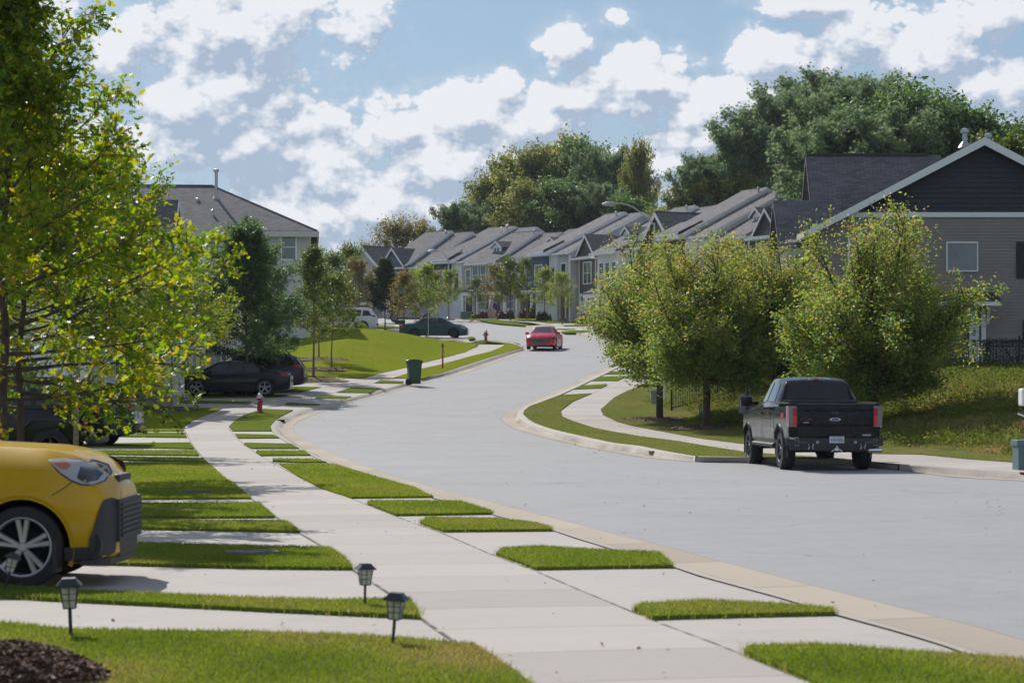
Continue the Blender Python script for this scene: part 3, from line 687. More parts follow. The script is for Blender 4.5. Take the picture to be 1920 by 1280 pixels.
def wheel_parts(r, w, spokes=5, dbl=False, rim_r=None, alloy=None, cover=False):
    """tyre and rim meshes, axle along y, outer face towards -y"""
    rim_r = rim_r or r*.68
    t = MB(); rx = Matrix.Rotation(R(90), 4, 'X'); h = w/2
    t.lathe([(rim_r*.96, -h*.80), (rim_r, -h*.92), (rim_r+.25*(r-rim_r), -h), (r-.035, -h*.96), (r-.008, -h*.80), (r, -h*.55), (r-.004, -h*.5), (r, -h*.45), (r, -h*.05), (r-.006, 0), (r, h*.05), (r, h*.45), (r-.004, h*.5), (r, h*.55), (r-.008, h*.8), (r-.035, h*.96), (rim_r, h*.92), (rim_r*.96, h*.8)], 48, rx)
    m = MB(); a = -1
    # barrel, back plate, hub, spokes; outer side is +z of the lathe => -y after rotation
    m.k = 0
    m.lathe([(rim_r*1.0, h*.92), (rim_r*.97, h*.95), (rim_r*.92, h*.86), (rim_r*.90, h*.3), (rim_r*.90, -h*.8)], 40, rx)
    m.k = 1
    m.lathe([(.001, -h*.1), (rim_r*.9, -h*.1)], 32, rx); m.lathe([(rim_r*.30, -h*.1), (rim_r*.30, h*.12), (rim_r*.62, h*.12), (rim_r*.62, -h*.1)], 32, rx)
    m.k = 0
    if cover:
        m.lathe([(.001, h*.62), (rim_r*.3, h*.66), (rim_r*.32, h*.5), (rim_r*.85, h*.55), (rim_r*.93, h*.85)], 32, rx)
    m.lathe([(.001, h*.80), (rim_r*.13, h*.80), (rim_r*.17, h*.70), (rim_r*.18, h*.3)], 20, rx)
    for i in range(spokes):
        th = 2*math.pi*i/spokes + math.pi/2
        offs = [(-.10, .17), (.10, .17)] if dbl else [(0, 0)]
        for o, sp in offs:
            ro = rim_r*.94; ri = rim_r*.12; wi = rim_r*(.085 if dbl else .10); wo = rim_r*(.10 if dbl else .13)
            a0 = th + (o*1.0); a1 = th + (math.copysign(sp, o) if dbl else 0)
            p0 = Vector((ri*math.cos(a0), ri*math.sin(a0))); p1 = Vector((ro*math.cos(a1), ro*math.sin(a1))); d = (p1-p0).normalized(); nrm = Vector((-d.y, d.x))
            pm = (p0+p1)/2
            V = []
            for p, ww, zt in ((p0, wi, h*.74), (pm, (wi+wo)/2, h*.70), (p1, wo, h*.86)):
                for sgn, zz in ((-1, zt-.012), (-.55, zt), (.55, zt), (1, zt-.012), (1, zt-.06), (-1, zt-.06)):
                    q = p + nrm*ww*sgn; V.append((q.x, q.y, zz))
            F = []
            for s in range(2):
                for k in range(6): F.append((s*6+k, s*6+(k+1) % 6, s*6+6+(k+1) % 6, s*6+6+k))
            m.add(V, F, rx)
    return t, m
def put_wheel(root, x, y, r, w, alloy, **kw):
    t, m = wheel_parts(r, w, **kw); side = -1 if y < 0 else 1
    wo = empty('wheel', (x, y, r)); wo.parent = root
    to = t.build('tyre', M_RUB, wo, True); ro = m.build('rim', [alloy, M_DARKW], wo, True)
    if side > 0:
        for o in (to, ro): o.rotation_euler = (0, 0, math.pi)
    return wo

class Body:
    """lofted car body. stations: (x, zbot, zbelt, ztop, half width at belt, half width at roof); x from the tail forwards"""
    def __init__(s, st, sm=.05, dx=.04, crown=.02, tuck=.97):
        st = np.array(st, float); x0, x1 = st[0, 0], st[-1, 0]; n = max(20, int((x1-x0)/dx)); s.x = np.linspace(x0, x1, n)
        raw = [np.interp(s.x, st[:, 0], st[:, i]) for i in range(1, 6)]
        k = np.arange(-12, 13)*(s.x[1]-s.x[0]); g = np.exp(-k**2/(2*sm**2)); g /= g.sum()
        def f(a):
            p = np.concatenate([a[0]+(a[0]-a[1:13])[::-1]*0+0*a[:12], a, np.full(12, a[-1])]); return np.convolve(p, g, 'valid')
        s.p = [f(np.asarray(a)) for a in raw]; s.crown = crown; s.tuck = tuck; s.N = 14
        s.CS = np.array([s.sec(*[q[i] for q in s.p]) for i in range(n)])
    def sec(s, zb, zl, zt, wb, wt):
        c = s.crown; h = zl-zb; g = zt-zl
        pts = [(0, zb), (.82*wb, zb), (.945*wb, zb+.035), (s.tuck*wb, zb+.12*h+.03), (.995*wb, zb+.40*h), (1.0*wb, zb+.62*h), (.99*wb, zb+.82*h), (.965*wb, zl-.035*min(1, h)), (.93*wb, zl),
               (wt+(.93*wb-wt)*.04+.0, zl+g*.90), (wt*.955, zl+g*.975), (wt*.80, zt), (wt*.4, zt+c*.8), (0, zt+c)]
        return pts
    def mesh(s):
        V = []; F = []; n = len(s.x); N = s.N; M = 2*N-2
        for i in range(n):
            q = s.CS[i]
            for j in range(N): V.append((s.x[i], q[j][0], q[j][1]))
            for j in range(N-2, 0, -1): V.append((s.x[i], -q[j][0], q[j][1]))
        for i in range(n-1):
            for j in range(M): F.append((i*M+j, i*M+(j+1) % M, (i+1)*M+(j+1) % M, (i+1)*M+j))
        F.append(tuple(range(M))); F.append(tuple(range((n-1)*M, n*M))[::-1]); mb = MB(); mb.add(V, F); return mb
    def secat(s, x):
        i = np.clip(np.interp(x, s.x, np.arange(len(s.x))), 0, len(s.x)-1.001); a = int(i); t = i-a; return s.CS[a]*(1-t) + s.CS[min(a+1, len(s.x)-1)]*t
    def side(s, x, z):
        q = s.secat(x)[1:12]; return float(np.interp(z, q[:, 1], q[:, 0]))
    def top(s, x, y):
        q = s.secat(x)[8:][::-1]; return float(np.interp(abs(y), q[:, 0], q[:, 1]))
    xmap = staticmethod(lambda x: x)
    def sidepatch(s, name, poly, mat, root, off=.006, sides=(1, -1), cuts=5, rim=0):
        poly = [(s.xmap(p[0]), p[1]) for p in poly]
        """panel following the body side, drawn as (x,z) outline"""
        r = []
        for sd_ in sides:
            bm = bmesh.new(); vs = [bm.verts.new((p[0], 0, p[1])) for p in poly]; bm.faces.new(vs)
            bmesh.ops.triangulate(bm, faces=bm.faces[:])
            for _ in range(cuts-3 if cuts > 3 else 1): bmesh.ops.subdivide_edges(bm, edges=bm.edges[:], cuts=1, use_grid_fill=True)
            for v in bm.verts: v.co.y = sd_*(s.side(v.co.x, v.co.z)+off)
            be = [e for e in bm.edges if len(e.link_faces) == 1]; e2 = bmesh.ops.extrude_edge_only(bm, edges=be)
            for v in [g for g in e2['geom'] if isinstance(g, bmesh.types.BMVert)]: v.co.y -= sd_*(off+.012)
            bmesh.ops.recalc_face_normals(bm, faces=bm.faces[:])
            me = bpy.data.meshes.new(name); bm.to_mesh(me); bm.free(); me.materials.append(mat)
            for p in me.polygons: p.use_smooth = True
            try: me.set_sharp_from_angle(angle=R(40))
            except Exception: pass
            o = bpy.data.objects.new(name, me); COL.objects.link(o); o.parent = root; r.append(o)
        return r
    def toppatch(s, name, x0, x1, yf0, yf1, mat, root, off=.006, n=14, y0f=None):
        """panel following the top surface between x0 and x1; half widths yf0..yf1"""
        V = []; F = []; m = 12
        for i in range(n+1):
            t = i/n; x = x0+(x1-x0)*t; hw = yf0+(yf1-yf0)*t
            for j in range(m+1):
                y = -hw+2*hw*j/m; V.append((x, y, s.top(x, y)+off))
        for i in range(n):
            for j in range(m): a = i*(m+1)+j; F.append((a, a+1, a+m+2, a+m+1))
        mb = MB(); mb.add(V, F); return mb.build(name, mat, root, True)
def cut_arches(o, holes):
    """holes: (x, z, radius) cut into both sides"""
    dg = bpy.context.evaluated_depsgraph_get
    for (x, z, r, yin) in holes:
        for sd_ in (1, -1):
            c = MB(); c.prism([(x+r*math.cos(2*math.pi*i/40+.01), z+r*math.sin(2*math.pi*i/40+.01)) for i in range(40)], 'y', sd_*yin, sd_*(yin+1.2))
            co = c.build('cutter', M_DARKW); co.parent = o.parent
            md = o.modifiers.new('b', 'BOOLEAN'); md.operation = 'DIFFERENCE'; md.object = co; md.solver = 'EXACT'
            try: md.material_mode = 'TRANSFER'
            except Exception: pass
            bpy.context.view_layer.update()
            me = bpy.data.meshes.new_from_object(o.evaluated_get(dg())); o.modifiers.clear(); old = o.data; o.data = me; bpy.data.objects.remove(co)
    me = o.data; me.polygons.foreach_set('use_smooth', np.ones(len(me.polygons), bool))
    try: me.set_sharp_from_angle(angle=R(35))
    except Exception: pass

def car(name, label, cat, st, loc, heading, mat, wheels, r, w=.21, alloy=None, windows=(), wind=None, rearg=None, lights=(), arch=.06, group=None, sm=.05, wkw={}, mirrors=None, extras=None, tuck=.97, plate=None, crown=.02):
    root = empty(name, loc, heading); tag(root, label, cat, group)
    B = Body(st, sm=sm, tuck=tuck, crown=crown)
    hw = max(q[4] for q in st)
    bo = B.mesh().build('body', [mat, M_DARKW], root, True)
    cut_arches(bo, [(x, r, r+arch, hw-.30) for x in wheels])
    for x in wheels:
        for sd_ in (-1, 1): put_wheel(root, x, sd_*(hw-w/2-.015), r, w, alloy or M_ALLOY, **wkw)
    for poly in windows: B.sidepatch('window', poly, M_CARGL, root)
    if wind: B.toppatch('windscreen', wind[0], wind[1], wind[2], wind[3], M_CARGL, root)
    if rearg: B.toppatch('rear_window', rearg[0], rearg[1], rearg[2], rearg[3], M_CARGL, root)
    for nm, poly, mt in lights: B.sidepatch(nm, poly, mt, root, off=.008)
    if mirrors:
        mx, mz = mirrors
        for sd_ in (-1, 1):
            mb = MB(); y = B.side(mx, mz-.05); mb.bbox(mx-.07, sd_*(y+.03) if sd_ > 0 else -(y+.25), mz-.07, mx+.07, (y+.25) if sd_ > 0 else -(y+.03), mz+.07, .025)
            mb.box(mx-.03, min(sd_*(y-.05), sd_*(y+.06)), mz-.07, mx+.03, max(sd_*(y-.05), sd_*(y+.06)), mz-.03)
            mb.build('mirror', mat, root, True)
    for sd_ in (-1, 1):                         # sill and bumper trim
        pass
    if extras: extras(root, B)
    return root, B

def seam(B, root, pts, mat=None, wdt=.006, sides=(1, -1)):
    """dark shut line on the side, as a thin raised ribbon"""
    for sd_ in sides:
        V = []; F = []
        P_ = []
        for a, b in zip(pts[:-1], pts[1:]):
            for t in np.linspace(0, 1, 6)[:-1]: P_.append((a[0]+(b[0]-a[0])*t, a[1]+(b[1]-a[1])*t))
        P_.append(pts[-1])
        for i, (x, z) in enumerate(P_):
            q = P_[min(i+1, len(P_)-1)]; p = P_[max(i-1, 0)]; dx, dz = q[0]-p[0], q[1]-p[1]; L = math.hypot(dx, dz) or 1; nx, nz = -dz/L*wdt, dx/L*wdt
            for sg in (-1, 1): X_, Z_ = x+nx*sg, z+nz*sg; V.append((X_, sd_*(B.side(X_, Z_)+.003), Z_))
        for i in range(len(P_)-1): F.append((2*i, 2*i+1, 2*i+3, 2*i+2))
        mb = MB(); mb.add(V, F); mb.build('door_seam', mat or M_DARKW, root, norm=False)

# --- yellow hatchback whose nose stands by the walk
KIA = [(0,.34,.95,1.0,.70,.5),(.05,.24,1.05,1.42,.83,.55),(.35,.2,1.06,1.58,.88,.62),(1.2,.19,1.04,1.61,.90,.62),(2.0,.19,1.01,1.57,.90,.60),(2.3,.19,1.0,1.45,.90,.60),(2.78,.19,1.02,1.165,.90,.66),
       (3.45,.19,1.0,1.13,.90,.66),(3.70,.19,.94,1.08,.885,.63),(3.88,.20,.87,.99,.84,.56),(3.97,.21,.78,.91,.76,.45),(4.03,.24,.72,.83,.62,.4),(4.065,.27,.68,.78,.46,.3)]
M_YEL = paint('yellow_paint', (.58, .345, .008), .30)
kx, ky, khd = -7.23, 19.6+.90, R(0)
KM = lambda x: x if x < 3.45 else 3.45+(x-3.45)*.86
KIA = [(KM(q[0]),)+tuple(q[1:]) for q in KIA]
def kia_x(root, B):
    B.xmap = KM
    hx = [(3.455,1.035),(3.60,1.045),(3.80,1.035),(3.93,.99),(3.965,.93),(3.94,.87),(3.88,.845),(3.78,.85),(3.68,.885),(3.58,.945)]
    a = B.sidepatch('headlight', hx, M_CLEAR, root, off=.006, cuts=6)
    B.sidepatch('headlight_trim', [(3.445,1.045),(3.60,1.056),(3.80,1.046),(3.94,1.0),(3.975,.935),(3.95,.862),(3.88,.832),(3.77,.838),(3.67,.874),(3.56,.94)], M_PLAST, root, off=.003, cuts=6)
    for o in a: pass
    B.sidepatch('headlight_lens', [(3.74,.99),(3.86,.975),(3.925,.93),(3.90,.875),(3.80,.862),(3.735,.90)], M_CARGL, root, off=.009, cuts=5)
    B.sidepatch('reflector', [(3.48,1.028),(3.62,1.03),(3.66,1.0),(3.63,.965),(3.57,.975)], M_AMBER, root, off=.009, cuts=5)
    # lower cladding: bumper corner bracket, sill and lip
    B.sidepatch('bumper_corner', [(3.97,.715),(4.02,.73),(4.055,.71),(4.06,.42),(4.04,.28),(3.95,.225),(3.87,.245),(3.845,.31),(3.85,.40),(3.885,.47),(3.92,.56),(3.945,.66)], M_PLAST, root, off=.022, cuts=6)
    B.sidepatch('lower_cladding', [(3.62,.335),(3.86,.335),(3.93,.24),(3.90,.21),(3.62,.215)], M_PLAST, root, off=.012, cuts=6)
    B.sidepatch('lower_cladding', [(1.05,.33),(2.80,.33),(2.80,.21),(1.05,.21)], M_PLAST, root, off=.012, cuts=6)
    for sd_ in (-1, 1):
        m = MB(); y = B.side(3.845, .36)
        m.lathe([(.001, .0), (.05, .0), (.052, .018), (.066, .02), (.072, .0), (.072, -.05)], 24, Matrix.Translation((3.845, sd_*(y+.02), .352)) @ Matrix.Rotation(R(90)*sd_*-1, 4, 'X') @ Matrix.Scale(.62, 4, (1, 0, 0)) @ Matrix.Scale(1.25, 4, (0, 1, 0)))
        m.build('fog_lamp', M_PLAST, root, True)
    g = MB()
    for i in range(7): g.bbox(3.98, -.50, .40+.042*i, 4.015, .54, .425+.042*i, .006)
    g.bbox(3.90, -.56, .36, 3.998, .60, .71, .01); g.build('grille', M_PLAST, root)
    g = MB(); g.bbox(3.90, -.30, .845, 3.955, .30, .91, .02); g.build('upper_grille', M_PLAST, root); g = MB(); g.bbox(3.89, -.33, .82, 3.955, .33, .84, .008); g.build('grille_trim', M_CHROME, root)
    l = MB(); l.prism([(3.72,-.82),(3.84,-.76),(3.93,-.62),(3.98,-.30),(3.98,.30),(3.93,.62),(3.84,.76),(3.72,.82)], 'z', .185, .235); l.build('front_lip', M_PLAST, root)
    l = MB(); l.bbox(3.90, -.46, .235, 3.985, .46, .37, .02); l.build('lower_grille', M_PLAST, root)
    seam(B, root, [(3.68,.885),(3.60,.82),(3.50,.76)], wdt=.003); seam(B, root, [(2.75,.98),(2.78,.6),(2.70,.25)], wdt=.004)
    # black arch lining, mud flap
    for sd_ in (-1, 1):
        m = MB(); rr = [(.365 + .0, 0)]
        V = []; F = []
        for i in range(25):
            t = R(-22)+R(224)*i/24
            for q, yo in ((.392, -.005), (.425, .014), (.43, -.005)): 
                X_, Z_ = 3.25+q*math.cos(t), .335+q*math.sin(t); V.append((X_, sd_*(B.side(X_, max(.22, Z_))+yo), Z_))
        for i in range(24):
            for j in range(2): F.append((i*3+j, i*3+j+1, i*3+j+4, i*3+j+3))
        m.add(V, F); m.build('wheel_arch', M_YEL, root, True)
        m = MB(); m.box(3.50, min(sd_*.66, sd_*.885), .13, 3.535, max(sd_*.66, sd_*.885), .40); m.build('mud_flap', M_PLAST, root)
car('yellow_hatchback', 'yellow compact car nosing into the driveway at the left edge', 'car', KIA, (kx, ky, 0), khd, M_YEL, [.70, 3.25], .336, w=.22, alloy=M_ALLOY,
    windows=[[(.45,1.1),(.5,1.48),(1.9,1.5),(2.4,1.1)]], wind=(2.1, 2.72, .58, .72), wkw=dict(spokes=5, dbl=True, rim_r=.245), mirrors=(2.6, 1.1), extras=kia_x, sm=.045, arch=.055)

# --- black pickup
TRK = [(.12,.60,1.36,1.40,.975,.90),(.2,.60,1.36,1.40,.985,.90),(1.72,.60,1.36,1.40,.985,.90),(1.76,.55,1.36,1.42,.985,.80),(1.86,.50,1.36,1.80,.985,.70),(1.98,.50,1.355,1.90,.985,.68),(2.5,.50,1.35,1.96,.985,.69),(3.3,.50,1.33,1.955,.985,.68),(3.6,.50,1.32,1.86,.985,.68),
       (4.35,.50,1.30,1.38,.985,.74),(4.6,.52,1.27,1.34,.985,.76),(5.4,.56,1.22,1.29,.98,.76),(5.65,.58,1.15,1.22,.94,.7),(5.78,.60,.98,1.05,.86,.6)]
M_BLK = paint('black_paint', (.004, .005, .007), .22)
M_TIN = paint('road_reflection_grey', (.16, .16, .165), .35)  # road reflection painted as grey for the lower side; bumper ends share it
def trk_x(root, B):
    # tailgate with step-profile relief
    g = MB(); y0, y1 = -.80, .80
    prof = [(.115,.695),(.055,.70),(.05,.78),(.065,.80),(.062,.93),(.045,.965),(.042,1.10),(.055,1.13),(.055,1.245),(.035,1.27),(.03,1.33),(.045,1.385),(.08,1.405),(.14,1.405)]
    g.prism([(x, z) for x, z in prof], 'y', y0, y1); tg = g.build('tailgate', M_BLK, root)
    g = MB(); g.bbox(.035, -.075, 1.185, .06, .075, 1.25, .008); g.build('handle', M_PLAST, tg)
    for sd_ in (-1, 1):
        m = MB(); ya, yb = .815, .955
        V = [];
        m.prism([(.03,.92),(.02,1.0),(.025,1.30),(.05,1.355),(.30,1.355),(.27,1.1),(.20,.96),(.12,.91)], 'y', sd_*ya if sd_ > 0 else -.993, .993 if sd_ > 0 else -ya)
        tl = m.build('tail_light', M_TLC, root)
        m = MB(); m.prism([(.012,.955),(.012,1.13),(.045,1.13),(.045,.955)], 'y', min(sd_*ya, sd_*.90), max(sd_*ya, sd_*.90)); m.build('brake_lens', M_REDB, tl)
        m = MB(); m.prism([(.011,1.14),(.014,1.31),(.045,1.31),(.045,1.14)], 'y', min(sd_*ya, sd_*.90), max(sd_*ya, sd_*.90)); m.build('upper_lens', M_RED, tl)
        m = MB(); m.prism([(.10,1.0),(.10,1.26),(.2,1.28),(.2,1.06)], 'y', min(sd_*.99, sd_*.998), max(sd_*.99, sd_*.998)); m.build('side_lens', M_RED, tl)
    # aftermarket bumper
    b = MB()
    b.prism([(-1.0,.30),(-1.02,.10),(-.80,-.05),(-.28,-.10),(.28,-.10),(.80,-.05),(1.02,.10),(1.0,.30)], 'z', .50, .665, Matrix.Rotation(R(90), 4, 'Z') @ Matrix.Scale(-1, 4, (0, 1, 0)) @ Matrix.Scale(1, 4)) if False else None
    pts = [(.30,-1.0),(.10,-1.03),(-.06,-.80),(-.10,-.28),(-.10,.28),(-.06,.80),(.10,1.03),(.30,1.0)]
    b.prism(pts, 'z', .52, .685); b.prism([(.25,-.92),(.1,-.94),(-.02,-.74),(-.06,-.28),(-.06,.28),(-.02,.74),(.1,.94),(.25,.92)], 'z', .43, .519)
    bo = b.build('rear_bumper', M_PLAST, root)
    for y in (-.55, .55):
        for q in (-.04, .04):
            m = MB(); m.tube([(-.10, y+q, .585), (-.135, y+q*1.4, .56), (-.14, y+q*.8, .50), (-.12, y+q*1.2, .46)], .012, 6); m.build('shackle', M_CHROME, bo, True)
    for y in (-.40, .40):
        m = MB(); m.lathe([(.001, .0), (.03, .0), (.036, -.02)], 16, Matrix.Translation((-.105, y, .60)) @ Matrix.Rotation(R(-90), 4, 'Y')); m.build('reversing_lamp', M_CLEAR, bo, True)
    for y in (-.72, .72):
        m = MB(); m.bbox(-.085, y-.10, .585, -.05, y+.10, .612, .004, Matrix.Translation((0, 0, 0))); m.build('light_bar', M_DALLOY, bo)
    for sy in (-1, 1):
        m = MB(); m.bbox(-.02, sy*.87-.09, .66, .10, sy*.87+.09, .70, .008); m.build('step_pad', M_ALLOY if sy > 0 else M_PLAST, bo)
        for (yy, zz) in ((.80,.665),(.86,.66),(.80,.555),(.86,.55)):
            m = MB(); m.lathe([(.001, .0), (.010, .0), (.012, -.02)], 8, Matrix.Translation((-.085+.09*(yy-.7), sy*yy, zz-.02)) @ Matrix.Rotation(R(-90), 4, 'Y')); m.build('bolt', M_ALLOY, bo)
    p = MB(); p.bbox(-.118, -.155, .585, -.104, .155, .725, .004); pl = p.build('number_plate', M_PLATE, root)
    rt = (R(90), 0, R(-90))
    text('plate_text', 'KEN-8283', .088, M_NAVY, pl, (-.1195, 0, .645), rt, .0015, .70)
    text('plate_caption', 'NORTH CAROLINA', .024, M_NAVY, pl, (-.1195, 0, .708), rt, .001)
    text('badge', 'F-150', .075, M_EMRED, tg, (.040, .62, 1.075), rt, .002, 1.35)
    m = MB(); m.lathe([(.001, .012), (.085, .012), (.1, .006), (.104, .0)], 28, Matrix.Translation((.042, 0, 1.07)) @ Matrix.Rotation(R(-90), 4, 'Y') @ Matrix.Scale(.42, 4, (1, 0, 0)) @ Matrix.Scale(1.12, 4, (0, 1, 0)))
    em = m.build('emblem', M_CHROME, tg, True)
    m = MB(); m.lathe([(.001, .016), (.078, .016), (.082, .008)], 28, Matrix.Translation((.042, 0, 1.07)) @ Matrix.Rotation(R(-90), 4, 'Y') @ Matrix.Scale(.38, 4, (1, 0, 0)) @ Matrix.Scale(1.05, 4, (0, 1, 0))); m.build('emblem_oval', M_NAVY, em, True)
    text('emblem_text', 'Ford', .052, M_CLEAR, em, (.0245, 0, 1.07), rt, .001, 1.25)
    m = MB(); m.bbox(.030, .56, 1.0, .045, .68, 1.022, .004); m.build('small_badge', M_CLEAR, tg)
    m = MB(); m.bbox(.046, -.76, .725, .062, -.58, .765, .004); m.build('sticker', M_CLEAR, tg)
    # hitch, exhaust, axle and spare
    m = MB(); m.bbox(-.12, -.035, .42, .2, .035, .49, .006); m.lathe([(.001, .09), (.02, .086), (.028, .065), (.02, .045), (.012, .04), (.012, 0)], 14, Matrix.Translation((-.14, 0, .44)))
    for q in (-1, 1): m.tube([(-.10, q*.03, .45), (-.12, q*.09, .43), (-.12, q*.11, .40)], .018, 8)
    m.build('tow_hitch', M_CHROME, root, True)
    m = MB(); m.tube([(1.2, -.45, .42), (.5, -.62, .42), (.1, -.74, .425), (-.02, -.86, .43)], .042, 12); m.build('exhaust_pipe', simple('rusty_steel', (.20, .14, .10), .5, .5, var=.3), root, True)
    m = MB(); m.tube([(.03, -.70, .43), (-.05, -.98, .43)], .052, 14, cap=False); m.build('exhaust_tip', M_CHROME, root, True)
    m = MB(); m.tube([(1.2, -.75, .41), (1.2, .75, .41)], .055, 10); m.lathe([(.001, -.12), (.12, -.1), (.16, 0), (.12, .1), (.001, .12)], 16, Matrix.Translation((1.2, .05, .42)))
    m.box(.3, -.55, .44, 4.9, -.42, .54); m.box(.3, .42, .44, 4.9, .55, .54); m.box(1.5, -.42, .42, 3.9, .1, .5); m.build('chassis', M_DARKW, root, True)
    m = MB(); m.lathe([(.001, -.1), (.36, -.1), (.38, -.05), (.38, .05), (.36, .1), (.001, .1)], 24, Matrix.Translation((.62, 0, .50))); m.build('spare_wheel', M_RUB, root, True)
    m = MB(); m.tube([(3.8, .30, .41), (4.90, 0, .41)], .04, 8); m.tube([(4.9, -.75, .41), (4.9, .75, .41)], .05, 8); m.build('front_axle', M_DARKW, root, True)
    # cab rear window, centre slider and high brake light
    B.toppatch('rear_window', 1.755, 1.915, .70, .60, M_CARGL, root, off=.012)
    for y in (-.17, .17):
        m = MB(); m.tube([(1.76, y, 1.44), (1.86, y, 1.80), (1.90, y, 1.845)], .012, 6); m.build('window_divider', M_PLAST, root)
    m = MB(); m.bbox(1.95, -.15, 1.90, 2.08, .15, 1.945, .01); hl = m.build('high_lamp', M_CLEAR, root); m = MB(); m.bbox(1.942, -.06, 1.908, 1.96, .06, 1.938, .004); m.build('high_lens', M_RED, hl)
    m = MB(); m.tube([(1.60, -.80, 1.43), (1.60, .80, 1.43)], .045, 12); m.build('rolled_bed_cover', M_PLAST, root, True)
    for sd_ in (-1, 1):
        m = MB(); m.bbox(.13, sd_*.93-.045, 1.40, 1.70, sd_*.93+.045, 1.425, .008); m.build('bed_rail', M_PLAST, root)
    # side glass, pillars, handles, mirrors
    B.sidepatch('window', [(2.12,1.44),(2.26,1.82),(2.86,1.86),(2.92,1.44)], M_CARGL, root, off=.010, cuts=5)
    B.sidepatch('window', [(3.02,1.44),(2.98,1.86),(3.42,1.84),(3.70,1.66),(3.98,1.44)], M_CARGL, root, off=.010, cuts=5)
    for x in (1.74, 2.06, 2.97, 4.12): seam(B, root, [(x, 1.34), (x, .62)], wdt=.008)
    seam(B, root, [(2.06,.60),(4.12,.60)], wdt=.008)
    for x in (2.24, 3.16):
        for sd_ in (-1, 1):
            m = MB(); y = B.side(x, 1.18); m.bbox(x-.10, sd_*(y+.02)-.018, 1.165, x+.10, sd_*(y+.02)+.018, 1.20, .01); m.build('door_handle', M_BLK, root, True)
    B.sidepatch('lower_reflection', [(2.05,.88),(4.15,.88),(4.30,.80),(4.28,.56),(1.75,.56),(1.72,.80),(2.0,.88)], M_TIN, root, off=.006, cuts=6)  # grey sheet along the lower side, painted to imitate the road's reflection
    B.sidepatch('badge', [(.62,1.10),(.62,1.20),(.92,1.20),(.92,1.10)], M_EMRED, root, off=.004, cuts=4)
    B.sidepatch('bumper_end', [(.13,.66),(.14,.86),(.42,.88),(.60,.70),(.50,.61)], M_TIN, root, off=.01, cuts=5)
    for sd_ in (-1, 1):
        m = MB(); m.bbox(3.78, sd_*1.20-.13, 1.33, 3.90, sd_*1.20+.13, 1.55, .035); m.bbox(3.80, min(sd_*.92, sd_*1.1), 1.36, 3.86, max(sd_*.92, sd_*1.1), 1.44, .015); m.build('mirror', M_BLK, root, True)
        for xw in (1.18, 4.88):                       # flares
            V = []; F = []; 
            for i in range(25):
                t = R(-18)+R(216)*i/24
                for q, yo in ((.475, -.01), (.485, .035), (.55, .02), (.57, -.004)):
                    X_, Z_ = xw+q*math.cos(t), .42+q*math.sin(t); V.append((X_, sd_*(B.side(min(5.6, max(.13, X_)), max(.62, Z_))+yo), Z_))
            for i in range(24):
                for j in range(3): F.append((i*4+j, i*4+j+1, i*4+j+5, i*4+j+4))
            m = MB(); m.add(V, F); m.build('fender_flare', M_BLK, root, True)
        m = MB(); m.tube([(1.75, sd_*.96, .50), (4.2, sd_*.96, .50)], .05, 10); m.build('side_step', M_PLAST, root, True)
th = R(90+4.7)
tx, ty = 6.76, 50.5
TRK_ROOT, _ = car('pickup_truck', 'lifted black pickup truck parked at the right kerb, seen from behind', 'pickup truck', TRK, (tx, ty, P(52)+ZR), th, M_BLK, [1.18, 4.88], .42, w=.29, alloy=M_DALLOY,
    wind=(3.5, 4.28, .66, .74), wkw=dict(spokes=6, rim_r=.27), extras=trk_x, sm=.03, arch=.06, tuck=.985)

# --- generic sedans and suvs
def sedan_st(L=4.85, H=1.45, W=.92):
    k = L/4.85; h = H/1.45
    return [(0*k,.40,.78,.82*h,.72*W/.92,.5),(.06*k,.27,.93,.98*h,.84*W/.92,.62),(.5*k,.20,.985,1.04*h,.90*W/.92,.66),(.85*k,.19,.985,1.07*h,.915*W/.92,.62),(1.65*k,.18,.97,1.38*h,W,.56),(2.25*k,.18,.95,H,W,.56),(2.8*k,.18,.93,1.435*h,W,.56),
            (3.05*k,.18,.925,1.38*h,W,.57),(3.85*k,.18,.90,.99*h,W,.68),(4.3*k,.18,.83,.93*h,.905*W/.92,.66),(4.6*k,.19,.74,.82*h,.86*W/.92,.58),(4.78*k,.21,.66,.72*h,.78*W/.92,.5),(4.85*k,.26,.58,.62*h,.66*W/.92,.42)]
def suv_st(L=4.7, H=1.72, W=.94, tail=.12):
    k = L/4.7; h = H/1.72
    return [(0,.42,.95,1.0*h,.80,.6),(.05,.34,1.06,1.15*h,.87,.64),(.22+tail,.28,1.10,1.55*h,.91,.66),(.55+tail,.25,1.10,1.68*h,W,.66),(1.5*k,.24,1.08,H,W,.66),(2.6*k,.24,1.05,1.70*h,W,.65),(2.95*k,.24,1.04,1.60*h,W,.65),(3.6*k,.24,1.02,1.14*h,W,.72),
            (4.2*k,.24,.97,1.06*h,.92,.68),(4.5*k,.26,.86,.97*h,.86,.6),(4.66*k,.28,.74,.84*h,.76,.5),(4.7*k,.32,.68,.74*h,.66,.45)]
SW = [[(.98,1.02),(1.62,1.33),(1.92,1.36),(1.92,1.0)],[(1.98,1.0),(1.98,1.37),(2.50,1.385),(2.56,.985)],[(2.62,.985),(2.58,1.385),(2.95,1.36),(3.55,1.0)]]
UW = [[(.40,1.17),(.62,1.56),(1.08,1.60),(1.10,1.15)],[(1.2,1.15),(1.18,1.61),(2.05,1.62),(2.1,1.12)],[(2.2,1.12),(2.15,1.62),(2.72,1.58),(3.32,1.12)]]

